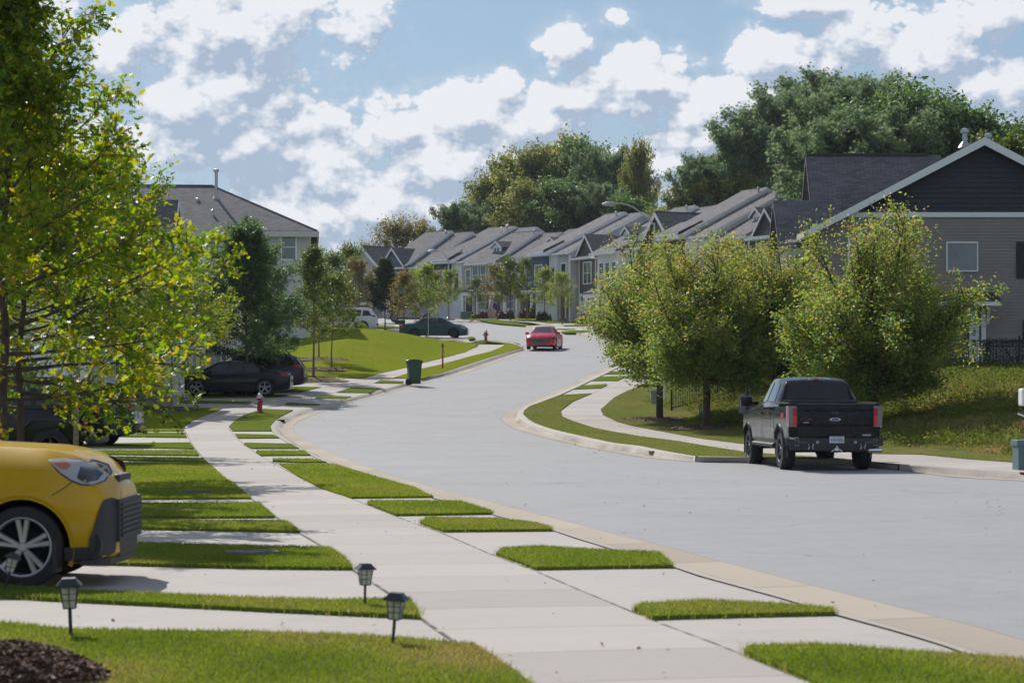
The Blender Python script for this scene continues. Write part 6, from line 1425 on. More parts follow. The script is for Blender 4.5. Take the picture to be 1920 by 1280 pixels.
# big hipped house beyond the lawn
def hip_house():
    Y = 150; x1 = AT(581, Y); x0 = -31; z0 = P(Y); E = ZT(438, Y)-z0; D = 12.4; k = .49; a_ = R(5.0); root = empty('hipped_house', (x1-x1*math.cos(a_), Y-x1*math.sin(a_), z0), a_); tag(root, 'large pale house with dark hipped roof and tall flue pipe beyond the sloping lawn', 'house')
    m = MB(); m.box(x0, 0, -2, x1, D, E-.01); m.build('wall', S_GREY, root)
    ov = .45; a0, a1, b0, b1 = x0-ov, x1+ov, -ov, D+ov; zr = E+(D/2+ov)*k; e = E-.02
    m = MB(); h = (b1-b0)/2; yc = (b0+b1)/2
    m.add([(a0,b0,e),(a1,b0,e),(a1,b1,e),(a0,b1,e),(a0+h*1.0,yc,zr),(a1-h*1.0,yc,zr),(a0,b0,e+.16),(a1,b0,e+.16),(a1,b1,e+.16),(a0,b1,e+.16),(a0+h,yc,zr+.16),(a1-h,yc,zr+.16)],
          [(6,7,11,10),(8,9,10,11),(7,8,11),(9,6,10),(0,1,7,6),(1,2,8,7),(2,3,9,8),(3,0,6,9),(0,3,2,1)]); ro = m.build('roof', R_X, root)
    m = MB(); m.box(a0-.02, b0-.12, e-.22, a1+.1, b0-.003, e+.13); m.box(a1+.003, b0-.02, e-.22, a1+.12, b1, e+.13); m.box(a0, b0, e-.05, a1, 0, e-.01); m.build('gutter', M_SOFF, ro)
    m = MB(); m.tube([(a0+h, yc, zr+.17), (a1-h, yc, zr+.17)], .09, 6); m.tube([(a1-h, yc, zr+.17), (a1, b0, e+.17)], .06, 6); m.build('ridge_cap', R_Y, ro)
    xf = AT(418, Y+4.4); vent(root, xf, 4.4, E+(4.4+ov)*k+.1, 1.7, .10); vent(root, AT(405, Y+1.8), 1.8, E+(1.8+ov)*k, .3, .05); vent(root, AT(382, Y+4), 4, E+(4+ov)*k, .12, .07)
    m = MB(); m.box(x1-.12, -.05, -1, x1+.05, .06, E-.2); m.build('corner_board', M_SOFF, root); downspout(root, x1+.02, .1, E-.1)
    for (pa, pb, q0, q1) in ((529, 554, 441, 486), (392, 414, 441, 460), (529, 554, 560, 600), (450, 478, 441, 480)):
        xa, xb = AT(pa, Y), AT(pb, Y); window(root, xa, ZT(q1, Y)-z0, xb-xa, (q1-q0)/FP*Y, 0, 1, 2)
    # side wing bits seen past the corner
    m = MB(); m.box(x1-.2, 4, -2, x1+.25, 6.5, E-.75); m.build('side_wing', S_GREY, root)
    m = MB(); m.prism([(x1-.1, E-.50), (x1+.55, E-.85), (x1+.55, E-.75), (x1-.1, E-.38)], 'y', 3.8, 6.7); m.build('wing_roof', R_Y, root)
    front_gable(root, x1-5, x1-1.4, 7, D-1, E-1, E+.3, .55, S_GREY, over=.3)
hip_house()
# near right house: gable end to the camera, cross gables towards the street
def corner_house():
    Y = 96; X0 = AT(1532, Y); z0 = 2.25; E = ZT(430, Y)-z0; xp = AT(1842, Y); zp = ZT(268, Y)-z0; W = 2*(xp-X0); k = (zp-E)/(W/2); D = 17
    root = empty('corner_townhouse', (X0, Y, z0)); tag(root, 'large taupe house at the right with a dark shingled gable end facing the camera', 'townhouse')
    # clapboard end wall, each course tipped out a little
    m = MB(); lap = .127; n = int((E+.9)/lap)+12; trimz = ZT(405, Y)-z0
    zz = -1.0
    while zz < trimz-.02:
        z1 = min(zz+lap, trimz); a, b = 0.0, W
        if z1 > E: a = min(W/2, (z1-E)/k); b = W-a
        m.add([(a, -.030, zz), (b, -.030, zz), (b, -.008, z1), (a, -.008, z1), (a, 0, zz), (b, 0, zz)], [(0, 1, 2, 3), (4, 5, 1, 0)]); zz += lap
    m.k = 0; S = siding('taupe_clapboard', (.275, .25, .225), lap, .1); m.build('siding', S, root, norm=False)
    m = MB(); m.prism([(0, -2), (W, -2), (W, E), (W/2, zp-.03), (0, E)], 'y', .001, D); m.build('wall', S_TAUPE, root)
    # dark shakes in the gable
    m = MB(); zz = trimz+.12
    while zz < zp-.1:
        z1 = min(zz+.20, zp-.02); h = lambda z: max(0, (z-E)/k); a, b = h(zz), W-h(zz); a1, b1 = h(z1), W-h(z1)
        if b1 > a1: m.add([(a, -.045, zz), (b, -.045, zz), (b1, -.015, z1), (a1, -.015, z1), (a, 0, zz), (b, 0, zz)], [(0, 1, 2, 3), (4, 5, 1, 0)])
        zz += .20
    m.build('gable_shakes', S_SLATE, root, norm=False)
    m = MB(); m.box(.9, -.09, trimz-.05, W-.9, -.002, trimz+.14); m.build('trim_board', M_WHITE, root)
    ov = .45; so = .40
    m = MB(); m.prism([(-so, E-so*k), (W/2, zp), (W+so, E-so*k), (W+so, E-so*k+.18), (W/2, zp+.20), (-so, E-so*k+.18)], 'y', -ov, D+.3); ro = m.build('roof', R_Y, root)
    m = MB(); m.prism([(-so-.02, E-so*k-.12), (W/2, zp-.14), (W+so+.02, E-so*k-.12), (W+so+.02, E-so*k+.16), (W/2, zp+.18), (-so-.02, E-so*k+.16)], 'y', -ov-.05, -ov-.003); m.build('rake_board', M_WHITE, ro)
    m = MB(); m.box(-so-.12, -ov, E-so*k-.10, -so, D, E-so*k+.12); m.build('gutter', M_SOFF, ro)
    # big cross gable: ridge runs along x, shingles to the camera
    yr = 6.2; Yr = Y+yr; xa = AT(1512, Yr)-X0; xb = 6.0; zr = ZT(300, Yr)-z0; kk = 1.3
    m = MB(); m.prism([(yr-3.0, zr-3.0*kk), (yr, zr), (yr+3.0, zr-3.0*kk), (yr+3.0, zr-3.0*kk+.2), (yr, zr+.2), (yr-3.0, zr-3.0*kk+.2)], 'x', xa, xb); cr = m.build('cross_roof', R_X, root)
    m = MB(); m.prism([(yr-2.7, -2), (yr+2.7, -2), (yr+2.7, zr-2.8*kk), (yr, zr-.1), (yr-2.7, zr-2.8*kk)], 'x', xa+.5, 1.0); m.build('cross_wall', S_DARK, root)
    m = MB(); m.prism([(yr-3.0, zr-3.0*kk-.02), (yr, zr-.05), (yr+3.0, zr-3.0*kk-.02), (yr+3.0, zr-3.0*kk+.18), (yr, zr+.18), (yr-3.0, zr-3.0*kk+.18)], 'x', xa-.04, xa-.003); m.build('cross_trim', S_BROWN, cr)
    m = MB(); m.box(xa, yr-.1, zr+.17, AT(1740, Yr)-X0, yr+.1, zr+.27); m.build('ridge_vent', M_PLAST, cr)
    # lower projecting gable
    yl = 4.3; Yl = Y+yl; xc = AT(1449, Yl)-X0; zl = ZT(384, Yl)-z0; kl = .95; hw = 1.9
    m = MB(); m.prism([(yl-hw-.3, zl-(hw+.3)*kl), (yl, zl), (yl+hw+.3, zl-(hw+.3)*kl), (yl+hw+.3, zl-(hw+.3)*kl+.18), (yl, zl+.18), (yl-hw-.3, zl-(hw+.3)*kl+.18)], 'x', xc, 1.5); lr = m.build('bay_roof', R_X, root)
    m = MB(); m.prism([(yl-hw, -2), (yl+hw, -2), (yl+hw, zl-hw*kl-.05), (yl, zl-.08), (yl-hw, zl-hw*kl-.05)], 'x', xc+.35, .5); m.build('bay', S_BROWN, root)
    yq = yl-hw; m = MB(); m.box(xc+.0, yq-.45, zl-(hw+.3)*kl-.16, .3, yq-.20, zl-(hw+.3)*kl+.12); m.build('bay_gutter', M_SOFF, lr)
    xw = AT(1490, Y+yq)-X0; m = MB(); m.box(xw-.25, yq-.05, ZT(520, Y+yq)-z0, .0, yq-.003, ZT(450, Y+yq)-z0); m.build('white_panel', M_WHITE, root); window(root, xw-.02, ZT(505, Y+yq)-z0, .72, 1.1, yq-.05, 1, 2, trim=.05)
    m = MB(); m.box(-.02, -.06, -1.5, .13, -.031, E-.05); m.build('corner_board', S_TAUPE, root)
    # windows and shutters on the end wall
    xa_, xb_ = AT(1776, Y)-X0, AT(1831, Y)-X0; window(root, xa_, ZT(507, Y)-z0, xb_-xa_, (507-456)/FP*Y, -.03, 1, 1, trim=.05)
    m = MB()
    for (pa, pb, qa, qb) in ((1905, 1925, 453, 522), (1917, 1930, 600, 640)):
        u0, u1, v0, v1 = AT(pa, Y)-X0, AT(pb, Y)-X0, ZT(qb, Y)-z0, ZT(qa, Y)-z0
        m.box(u0, -.075, v0, u1, -.03, v1)
        s = v0+.08
        while s < v1-.08: m.box(u0+.06, -.09, s, u1-.06, -.07, s+.05); s += .09
    m.build('shutter', M_SHUTB, root); window(root, AT(1928, Y)-X0, ZT(522, Y)-z0, 1.2, 1.45, -.03, 1, 2, trim=.05)
    window(root, AT(1593, Y)-X0, ZT(500, Y)-z0, .8, 1.15, -.03, 1, 2, trim=.08)
    m = MB(); 
    for xx in (1640, 1652): u = AT(xx, Y)-X0; m.box(u-.10, -.10, ZT(432, Y)-z0, u+.10, -.03, ZT(424, Y)-z0)
    m.build('wall_vent', M_WHITE, root)
    # side entrance canopy, column and glazed door
    c0, c1 = AT(1755, Y)-X0, AT(1862, Y)-X0; zc = ZT(568, Y)-z0
    m = MB(); m.prism([(-1.45, zc), (-.03, zc+.36), (-.03, zc+.44), (-1.45, zc+.10)], 'x', c0-.3, c1+.02); m.build('canopy_roof', simple('dark_standing_seam', (.02, .03, .05), .4, .3), root)
    m = MB(); m.box(c0-.25, -1.47, zc-.16, c1+.0, -1.33, zc-.005); m.box(c1-.30, -1.3, zc-.16, c1-.12, -.03, zc-.02); m.box(c0-.2, -.06, zc-.9, c1-.62, -.031, zc-.17); m.build('canopy_beam', M_WHITE, root)
    m = MB(); m.prism([(-.04, zc-.16), (-.42, zc-.16), (-.42, zc-.24), (-.14, zc-.85), (-.04, zc-.85)], 'x', c1-.30, c1-.18); m.build('bracket', M_WHITE, root)
    m = MB(); u = AT(1843, Y)-X0; m.box(u-.09, -.16, ZT(690, Y)-z0, u+.09, -.03, zc-.16); m.build('column', M_WHITE, root)
    m = MB(); m.box(AT(1765, Y)-X0, -.045, ZT(692, Y)-z0, AT(1840, Y)-X0, -.031, zc-.9); m.build('recess', S_BROWN, root)
    m = MB(); m.box(AT(1817, Y)-X0, -.08, ZT(693, Y)-z0, AT(1835, Y)-X0, -.046, ZT(608, Y)-z0); dd = m.build('door', M_WHITE, root); m = MB()
    for j in range(4): m.box(AT(1822, Y)-X0, -.095, ZT(684-18*j, Y)-z0, AT(1829, Y)-X0, -.081, ZT(672-18*j, Y)-z0)
    m.build('door_panes', M_GLASS, dd)
    m = MB(); m.box(AT(1755, Y)-X0, -1.6, -.8, AT(1850, Y)-X0, -.04, ZT(694, Y)-z0); m.build('stoop', M_CONC, root)
    vent(root, AT(1809, Y+5)-X0, 5, ZT(275, Y+5)-z0, .55, .10); vent(root, AT(1853, Y+6)-X0, 6, ZT(270, Y+6)-z0, .25, .09)
    return root
corner_house()
# ------------------------------------------------------------------ street furniture and small things
M_HRED = simple('hydrant_red', (.36, .025, .03), .45, var=.2); M_HSIL = simple('hydrant_silver', (.52, .55, .56), .4, .5, var=.15)
M_BIN = simple('bin_green', (.022, .085, .045), .5, var=.12, scale=3); M_TEALP = simple('teal_plastic', (.03, .24, .26), .5)
M_LGLASS = simple('lamp_glass', (.50, .49, .40), .2, var=.35, scale=40); M_DKMET = simple('dark_metal', (.045, .052, .062), .4, .5, var=.2)
M_ORNG = simple('marker_orange', (.36, .10, .04), .6); M_GREYP = simple('utility_grey', (.27, .28, .29), .5, var=.08); M_UGRN = simple('utility_green', (.10, .17, .15), .5, var=.12, scale=2)
M_IRON = simple('cast_iron', (.16, .17, .175), .6, .5, var=.3, scale=30, bump=.5); M_BURG = leafmat('burgundy_leaf', [(.05, .014, .018), (.10, .025, .03), (.16, .05, .04)], .3)
M_HEDG = leafmat('hedge_leaf', [(.015, .035, .012), (.03, .06, .018), (.05, .085, .025)], .3); M_LIME = leafmat('lime_leaf', [(.12, .17, .02), (.20, .24, .03), (.28, .28, .05)], .4)
M_FLW = simple('flag_white', (.60, .60, .60), .7, var=.04); M_FLR = simple('flag_red', (.42, .03, .05), .7); M_FLB = simple('flag_blue', (.03, .05, .18), .7)

def hydrant(label, loc, rz, s=1.0):
    root = empty('fire_hydrant', loc, rz); root.scale = (s, s, s); tag(root, label, 'fire hydrant', 'red fire hydrants')
    m = MB(); m.lathe([(.001, 0), (.15, 0), (.15, .035), (.105, .04), (.098, .07), (.094, .50), (.125, .505), (.125, .535), (.09, .54), (.001, .54)], 24); m.build('barrel', M_HRED, root, True)
    m = MB(); m.lathe([(.125, .536), (.155, .54), (.15, .565), (.115, .575), (.105, .63), (.07, .69), (.03, .715), (.022, .72), (.022, .76), (.001, .762)], 24); m.build('bonnet', M_HSIL, root, True)
    for a, r, l, mt in ((0, .055, .10, M_HRED), (180, .055, .10, M_HRED), (-90, .075, .12, M_HSIL)):
        n = MB(); M = Matrix.Translation((0, 0, .40)) @ Matrix.Rotation(R(a), 4, 'Z') @ Matrix.Rotation(R(90), 4, 'Y'); n.lathe([(r*.8, .07), (r*.8, .08+l*.5), (r, .08+l*.5), (r, .09+l), (r*.3, .10+l), (r*.25, .13+l), (.001, .13+l)], 16, M); n.build('outlet', mt, root, True)
    m = MB(); 
    for k in range(8): m.lathe([(.012, .03), (.012, .055), (.001, .058)], 6, Matrix.Translation((.128*math.cos(k*.785), .128*math.sin(k*.785), 0)))
    m.build('flange_bolts', M_HSIL, root); m = MB(); m.tube([(.0, -.17, .36), (.03, -.19, .22), (.01, -.16, .12)], .006, 5); m.build('cap_chain', M_GALV, root)
    return root
c = G2(487, 772, .03); hydrant('red fire hydrant with silver cap on the turf beside the left walk', (c.x, c.y, c.z-.01), R(-60), 1.0)
c = G2(911, 638.5, .03); hydrant('small distant red fire hydrant at the corner left of the red sedan', (c.x, c.y, c.z), R(-40), 1.0)

def wheelie():
    c = G2(777, 721.5, -.06); root = empty('wheeled_bin', (c.x, c.y, c.z), R(-12)); tag(root, 'dark green wheeled rubbish bin standing in the left gutter', 'wheeled bin')
    m = MB(); b = [(-.25,-.29),(.25,-.29),(.25,.29),(-.25,.29)]; t = [(-.32,-.36),(.32,-.36),(.32,.38),(-.32,.38)]
    m.add([(x, y, .06) for x, y in b]+[(x, y, .95) for x, y in t], [(3,2,1,0),(0,1,5,4),(1,2,6,5),(2,3,7,6),(3,0,4,7),(4,5,6,7)])
    m.bbox(-.35, -.39, .90, .35, .41, .98, .015)
    for x in (-.2, 0, .2): m.prism([(x-.02, -.30), (x+.02, -.30), (x+.02, -.27), (x-.02, -.27)], 'z', .12, .5)
    m.build('body', M_BIN, root); m = MB(); m.prism([(-.41,.975),(-.37,1.03),(.0,1.075),(.36,1.05),(.44,1.0),(.44,.975)], 'x', -.365, .365); m.build('lid', M_BIN, root, True)
    m = MB(); m.tube([(-.30, .45, 1.0), (.30, .45, 1.0)], .018, 8); m.build('handle', M_BIN, root, True)
    for x in (-.27, .27): m = MB(); m.lathe([(.001, -.03), (.13, -.03), (.14, -.015), (.14, .015), (.13, .03), (.001, .03)], 20, Matrix.Translation((x-.04*(1 if x<0 else -1), .30, .14)) @ Matrix.Rotation(R(90), 4, 'Y')); m.build('wheel', M_RUB, root, True)
    m = MB(); m.box(-.07, -.358, .80, .07, -.352, .815); m.box(-.03, -.360, .83, .03, -.355, .86); e = m.build('embossed_mark', M_HSIL, root); e.location = (0, .012, 0)
    root.rotation_euler = (0, 0, R(60))
wheelie()
root = bpy.data.objects['wheeled_bin']; root.rotation_euler = (0, 0, R(102)); root.scale = (.86, .86, 1.12)

def solar(label, px, pyb, tilt, rz, Yo=None, h=.34):
    c = G2(px, pyb, .03); root = empty('path_light', (c.x, c.y, c.z-.01)); root.rotation_euler = (R(tilt[0]), R(tilt[1]), R(rz)); tag(root, label, 'garden light', 'solar path lights'); s = h/.345
    root.scale = (s, s, s)
    m = MB(); m.tube([(0, 0, -.02), (0, 0, .165)], .0105, 8); m.build('stake', M_DKMET, root, True)
    m = MB(); a, b = .033, .047; z0, z1 = .165, .285
    m.add([(-a,-a,z0),(a,-a,z0),(a,a,z0),(-a,a,z0),(-b,-b,z1),(b,-b,z1),(b,b,z1),(-b,b,z1)], [(0,1,5,4),(1,2,6,5),(2,3,7,6),(3,0,4,7),(3,2,1,0)]); m.build('glass', M_LGLASS, root)
    m = MB(); f = lambda z: a+(b-a)*(z-z0)/(z1-z0)
    for sx_ in (-1, 1):
        for sy_ in (-1, 1): m.tube([(sx_*f(z0), sy_*f(z0), z0), (sx_*f(z1), sy_*f(z1), z1)], .0035, 4)
    for z in (z0, z0+.045, (z0+z1)/2+.02, z1):
        q = f(z)+.001; w = .0035 if z in (z0, z1) else .0022
        for (p0, p1) in (((-q,-q),(q,-q)),((q,-q),(q,q)),((q,q),(-q,q)),((-q,q),(-q,-q))): m.tube([(p0[0], p0[1], z), (p1[0], p1[1], z)], w, 4)
    for k in (0,):
        for (ux, uy) in ((1,0),(0,1),(-1,0),(0,-1)):
            m.tube([(ux*(a+.001)+uy*0, uy*(a+.001), z0), (ux*(b+.001), uy*(b+.001), z1)], .0025, 4)
    m.build('frame', M_DKMET, root); m = MB(); e, g = .070, .040
    m.add([(-e,-e,.283),(e,-e,.283),(e,e,.283),(-e,e,.283),(-e,-e,.290),(e,-e,.290),(e,e,.290),(-e,e,.290),(-g,-g,.322),(g,-g,.322),(g,g,.322),(-g,g,.322),(-g+.003,-g+.003,.330),(g-.003,-g+.003,.330),(g-.003,g-.003,.330),(-g+.003,g-.003,.330)],
          [(3,2,1,0),(0,1,5,4),(1,2,6,5),(2,3,7,6),(3,0,4,7),(4,5,9,8),(5,6,10,9),(6,7,11,10),(7,4,8,11),(8,9,13,12),(9,10,14,13),(10,11,15,14),(11,8,12,15),(12,13,14,15)]); m.build('cap', M_DKMET, root)
    return c
solar('solar path light standing upright in the turf strip beside the walk', 684, 1133, (0, 1), 20, h=.33)
solar('leaning solar path light at the corner of the nearest lawn', 736, 1205, (1, 5), -12, h=.345)
solar('solar path light alone on the near lawn above the mulch mound', 133, 1191, (2, -2), 8, h=.40)
c4 = solar('solar path light tilted in front of the yellow car wheel', 9, 1103, (0, 14), 10, h=.32)

def lamp_post(label, px, Y, top, armz, armL, ang, zb=None):
    x = AT(px, Y); z0 = (P(Y) if zb is None else zb)-.1; h = ZT(top, Y)-z0; root = empty('street_lamp', (x, Y, z0), R(ang)); tag(root, label, 'street lamp', 'street lamps')
    m = MB(); m.tube([(0, 0, 0), (0, 0, h*.5), (0, 0, h)], [.11, .09, .06], 12); m.lathe([(.001, .0), (.18, .0), (.18, .25), (.12, .30)], 12); m.build('pole', M_GALV, root, True)
    m = MB(); n = 14; pts = []
    for i in range(n+1):
        t = i/n; pts.append((-armL*t, 0, h-.15+armz*math.sin(min(1, t*1.18)*math.pi/2)))
    m.tube(pts, [.045-.012*i/n for i in range(n+1)], 8); m.build('arm', M_GALV, root, True)
    m = MB(); ex, ez = -armL, pts[-1][2]; V = []
    m.tube([(ex+.15, 0, ez), (ex-.1, 0, ez-.01), (ex-.45, 0, ez-.02), (ex-.75, 0, ez-.05)], [.05, .13, .15, .05], 12); m.lathe([(.001, .16), (.04, .15), (.045, .10)], 8, Matrix.Translation((ex-.25, 0, ez+.06))); m.build('lamp_head', M_GALV, root, True)
lamp_post('street lamp with a curved arm rising behind the bushy trees', 1227, 150, 418, 1.35, 2.5, 0)
lamp_post('distant street lamp whose arm crosses the far roofs', 841, 226, 486, .95, 1.15, 0)

def post(name, label, cat, px, pyb, pyt, r, mat, dz=.03, zoff=None):
    c = G2(px, pyb, dz); h = (pyb-pyt)/FP*c.y; root = empty(name, (c.x, c.y, c.z)); tag(root, label, cat); return root, h, c
root, h, c = post('marker_post', 'thin rust-orange utility marker post between walk and kerb', 'marker post', 830, 690, 645, .03, M_ORNG)
m = MB(); m.bbox(-.045, -.012, -.1, .045, .012, h, .004); m.build('blade', M_ORNG, root); m = MB(); m.bbox(-.055, -.018, h-.16, .055, .018, h+.02, .006); m.build('cap', M_SHUT, root)
root, h, c = post('sign_pole', 'slim grey metal pole on the lawn in front of the teal sedan', 'pole', 803, 633.5, 560, .03, M_GALV)
m = MB(); m.tube([(0, 0, -.1), (0, 0, h)], .035, 8); m.build('tube', M_GALV, root, True); m = MB(); m.bbox(-.35, -.01, h-.25, .35, .01, h-.02, .004, Matrix.Rotation(R(80), 4, 'Z')); m.build('sign_plate', M_BIN, root)
# sign seen from behind on a black post
Ys = 56.0; x = AT(1401, Ys); root = empty('traffic_sign', (x, Ys, TZ(x, Ys)-.0)); tag(root, 'grey back of a pointed sign on a tall thin black post left of the pickup', 'road sign')
zt = ZT(727, Ys)-TZ(x, Ys); m = MB(); m.bbox(-.03, -.03, -.2, .03, .03, zt, .006); m.build('post', M_BLACK, root)
zs0, zs1, zsp = ZT(774, Ys)-TZ(x, Ys), ZT(743, Ys)-TZ(x, Ys), ZT(734, Ys)-TZ(x, Ys)
m = MB(); m.prism([(-.19, zs0), (.16, zs0), (.16, zs1), (-.02, zsp), (-.19, zs1)], 'y', .035, .045); m.build('sign_plate', simple('sign_back', (.20, .20, .19), .5, .4), root)
# small teal stake sign
x, Y = AT(1311, 79), 79; root = empty('yard_sign', (x, Y, TZ(x, Y))); root.rotation_euler = (0, R(4), 0); tag(root, 'tiny teal stake sign in the weeds beside the second bushy tree', 'sign')
m = MB(); m.tube([(0, 0, 0), (0, 0, .45)], .012, 6); m.build('stake', M_DKMET, root); m = MB(); m.bbox(-.05, -.01, .42, .05, .01, .80, .004); pb = m.build('plate', M_TEALP, root)
m = MB(); m.tube([(-.03, -.014, .52), (.0, -.014, .60), (.03, -.014, .66)], .008, 5); m.tube([(-.02, -.014, .70), (.03, -.014, .74)], .006, 5); m.build('white_mark', M_WHITE, pb)
# utility pedestals
def pedestal(label, px, Y, w, d, h, mat, name='utility_box', cat='utility box', lid=True):
    x = AT(px, Y); root = empty(name, (x, Y, TZ(x, Y)-.02)); tag(root, label, cat); m = MB(); m.bbox(-w/2, -d/2, -.1, w/2, d/2, h, .02); m.build('cabinet', mat, root)
    if lid: m = MB(); m.bbox(-w/2-.03, -d/2-.03, h-.09, w/2+.03, d/2+.03, h+.03, .02); m.build('lid', mat, root)
    m = MB(); m.bbox(w*.1, -d/2-.012, h*.42, w*.2, -d/2-.0, h*.52, .003); m.build('latch', M_DKMET, root); return root
pedestal('grey utility cabinet standing left of the first bushy tree trunk', 1228, 96, .34, .3, .55, M_GREYP)
pedestal('white cable post between the first trunk and the black fence', 1246, 95, .10, .10, .95, M_WHITE, 'cable_post', 'utility post', False)
pedestal('low green transformer box on the far lawn beside the stone wall', 876, 231, 1.25, .9, .62, M_UGRN)
pedestal('tall green-grey utility cabinet cut by the right edge of the verge', 1938, 47.5, .72, .6, .62, simple('cabinet_teal', (.10, .17, .19), .5, var=.1))
x, Y = AT(1917, 50), 50; root = empty('mailbox', (x, Y, TZ(x, Y))); tag(root, 'white plastic mailbox with slanted brace at the right edge above the bank', 'mailbox')
z1 = ZT(728, Y)-TZ(x, Y); m = MB(); m.bbox(-.05, -.2, z1-.36, .25, .2, z1, .04); m.build('box', M_WHITE, root); m = MB(); m.tube([(.1, 0, 0), (.1, 0, z1-.3)], .05, 8); m.tube([(.1, -.05, z1-.60), (-.10, -.05, z1-.52)], .02, 6); m.build('post', M_WHITE, root)
x, Y = AT(750, 168), 168; root = empty('mailbox', (x, Y, P(Y)+.3)); tag(root, 'dark mailbox pair on a post left of the teal sedan tail', 'mailbox'); m = MB(); m.bbox(-.35, -.2, .65, .0, .25, .95, .03); m.bbox(.02, -.2, .65, .35, .25, .95, .03); m.build('box', M_DKMET, root); m = MB(); m.bbox(-.05, -.05, -.5, .05, .05, .66, .01); m.build('post', M_DKMET, root)

# black picket fences
def fence_run(label, pts, h=1.2, step=.12, zf=TZ):
    root = empty('iron_fence', (pts[0][0], pts[0][1], 0)); tag(root, label, 'fence'); ox, oy = pts[0]
    r = MB(); pk = MB()
    for a, b in zip(pts[:-1], pts[1:]):
        a, b = Vector(a), Vector(b); L = (b-a).length; n = int(L/step)
        for i in range(n+1):
            p = a.lerp(b, i/n); z = zf(p.x, p.y); pk.tube([(p.x-ox, p.y-oy, z+.05), (p.x-ox, p.y-oy, z+h-.02)], .011, 4)
            if i % 20 == 0:
                q = MB(); q.bbox(p.x-ox-.035, p.y-oy-.035, z-.1, p.x-ox+.035, p.y-oy+.035, z+h+.08, .006); q.build('post', M_BLACK, root)
        for zz in (.14, h-.30, h-.10):
            r = MB(); cs = [a.lerp(b, i/8) for i in range(9)]; r.tube([(c.x-ox, c.y-oy, zf(c.x, c.y)+zz) for c in cs], .019, 4); r.build('rail', M_BLACK, root)
    pk.build('pickets', M_BLACK, root)
fence_run('black iron picket fence behind the trunks of the left bushy trees', [(AT(1259, 90), 90), (AT(1345, 92.5), 92.5), (AT(1470, 95), 95)])
fence_run('black iron fence on the bank before the near right house', [(AT(1790, 91), 91), (AT(1990, 91), 91)])

# bushes
def bush(label, loc, rx, ry, h, mat, cat='bush', name='bush', group=None, leaf=.09, n=2200, box=False, seed=1):
    rng = np.random.default_rng(seed); root = empty(name, loc); tag(root, label, cat, group)
    d = unit(rng.normal(0, 1, (n, 3))); d[:, 2] = np.abs(d[:, 2])*1.0-.12
    rad = 1+.10*np.sin(d[:, 0]*7+seed)*np.sin(d[:, 1]*6+2*seed)+rng.normal(0, .05, n)-.25*rng.uniform(0, 1, n)**3
    if box: q = rng.uniform(-1, 1, (n, 3)); ax = rng.integers(0, 3, n); q[np.arange(n), ax] = np.sign(q[np.arange(n), ax]); C = np.c_[q[:, 0]*rx, q[:, 1]*ry, (q[:, 2]*.5+.5)*h]; C += rng.normal(0, .05, (n, 3))
    else: C = d*rad[:, None]*np.array([rx, ry, h])
    C[:, 2] += 0 if box else h*.1
    N = unit(d+rng.normal(0, .5, (n, 3))); V, lo, sz = leaf_mesh(C, N, unit(rng.normal(0, 1, (n, 3))), leaf*rng.uniform(.6, 1.3, n), T_KITE)
    raw_mesh('foliage', V, lo, sz, mat, np.repeat(np.clip(rng.beta(2, 2, n), 0, 1), len(T_KITE)), root)
    m = MB(); 
    for k in range(5): a = k*1.25; m.tube([(0, 0, -.05), (rx*.3*math.cos(a), ry*.3*math.sin(a), h*.5), (rx*.55*math.cos(a), ry*.55*math.sin(a), h*.8)], [.03, .02, .01], 5)
    m.build('stems', M_BARKD, root); return root
BG_ = 'clipped bushes before the far porches'
for i, (px, yb, w, h, mt, lb) in enumerate([(890, 597, 12, 10, M_LIME, 'lime green low bush beside the transformer box'), (905, 597, 22, 15, M_BURG, 'spreading burgundy bush left of the flag'), (940, 597, 15, 14, M_BURG, 'dark burgundy bush behind the flag tip'), (950, 597.5, 14, 13, M_HEDG, 'small round dark green bush right of the flag'),
        (956, 598, 17, 17, M_HEDG, 'larger round dark green bush at the middle porch'), (981, 598, 16, 18, M_BURG, 'burgundy ball bush before the brick porch'), (997, 598, 14, 14, M_BURG, 'reddish bush with sparse top left of the flower bed'), (1001, 597, 20, 30, M_HEDG, 'tall round evergreen bush above the flower bed'), (1012, 600, 13, 17, M_HEDG, 'dark green ball bush at the walk'), (1021, 601, 14, 17, M_HEDG, 'dark green ball bush beside the young trunk'),
        (1034, 601, 12, 12, M_LIME, 'yellow-green shrub between green and burgundy balls'), (1044, 602, 21, 24, M_BURG, 'large clipped burgundy bush left of the near young trunk'), (1068, 602, 22, 21, M_BURG, 'large clipped burgundy bush right of the near young trunk'), (1085, 603, 14, 16, M_HEDG, 'dark green ball bush left of the bushy street trees'), (1094, 610, 22, 22, M_BURG, 'burgundy mound nearest the bushy street trees'), (1100, 602, 26, 26, M_MIDL if False else M_HEDG, 'bright green loose shrub behind the burgundy mound')]):
    Y = 228 if yb < 599.5 else 218 if yb < 604 else 205; x = AT(px, Y); k = Y/FP; bush(lb, (x, Y, P(Y)-.02), w*.5*k, w*.5*k, h*k, mt, group=BG_, seed=i+3, n=900, leaf=.14)
c = G2(672, 614, .05); bush('rounded lime-topped bush in front of the white sport utility vehicle', (AT(672, 178), 178, P(178)+.1), .72, .7, .72, M_LIME, seed=31, n=1600, leaf=.12)
bush('clipped dark hedge behind the iron fence at the right edge', (AT(1905, 93.6), 93.6, TZ(AT(1905, 93.6), 93.6)), 1.15, .6, 1.0, M_HEDG, 'hedge', 'hedge', n=5000, leaf=.07, box=True, seed=33)

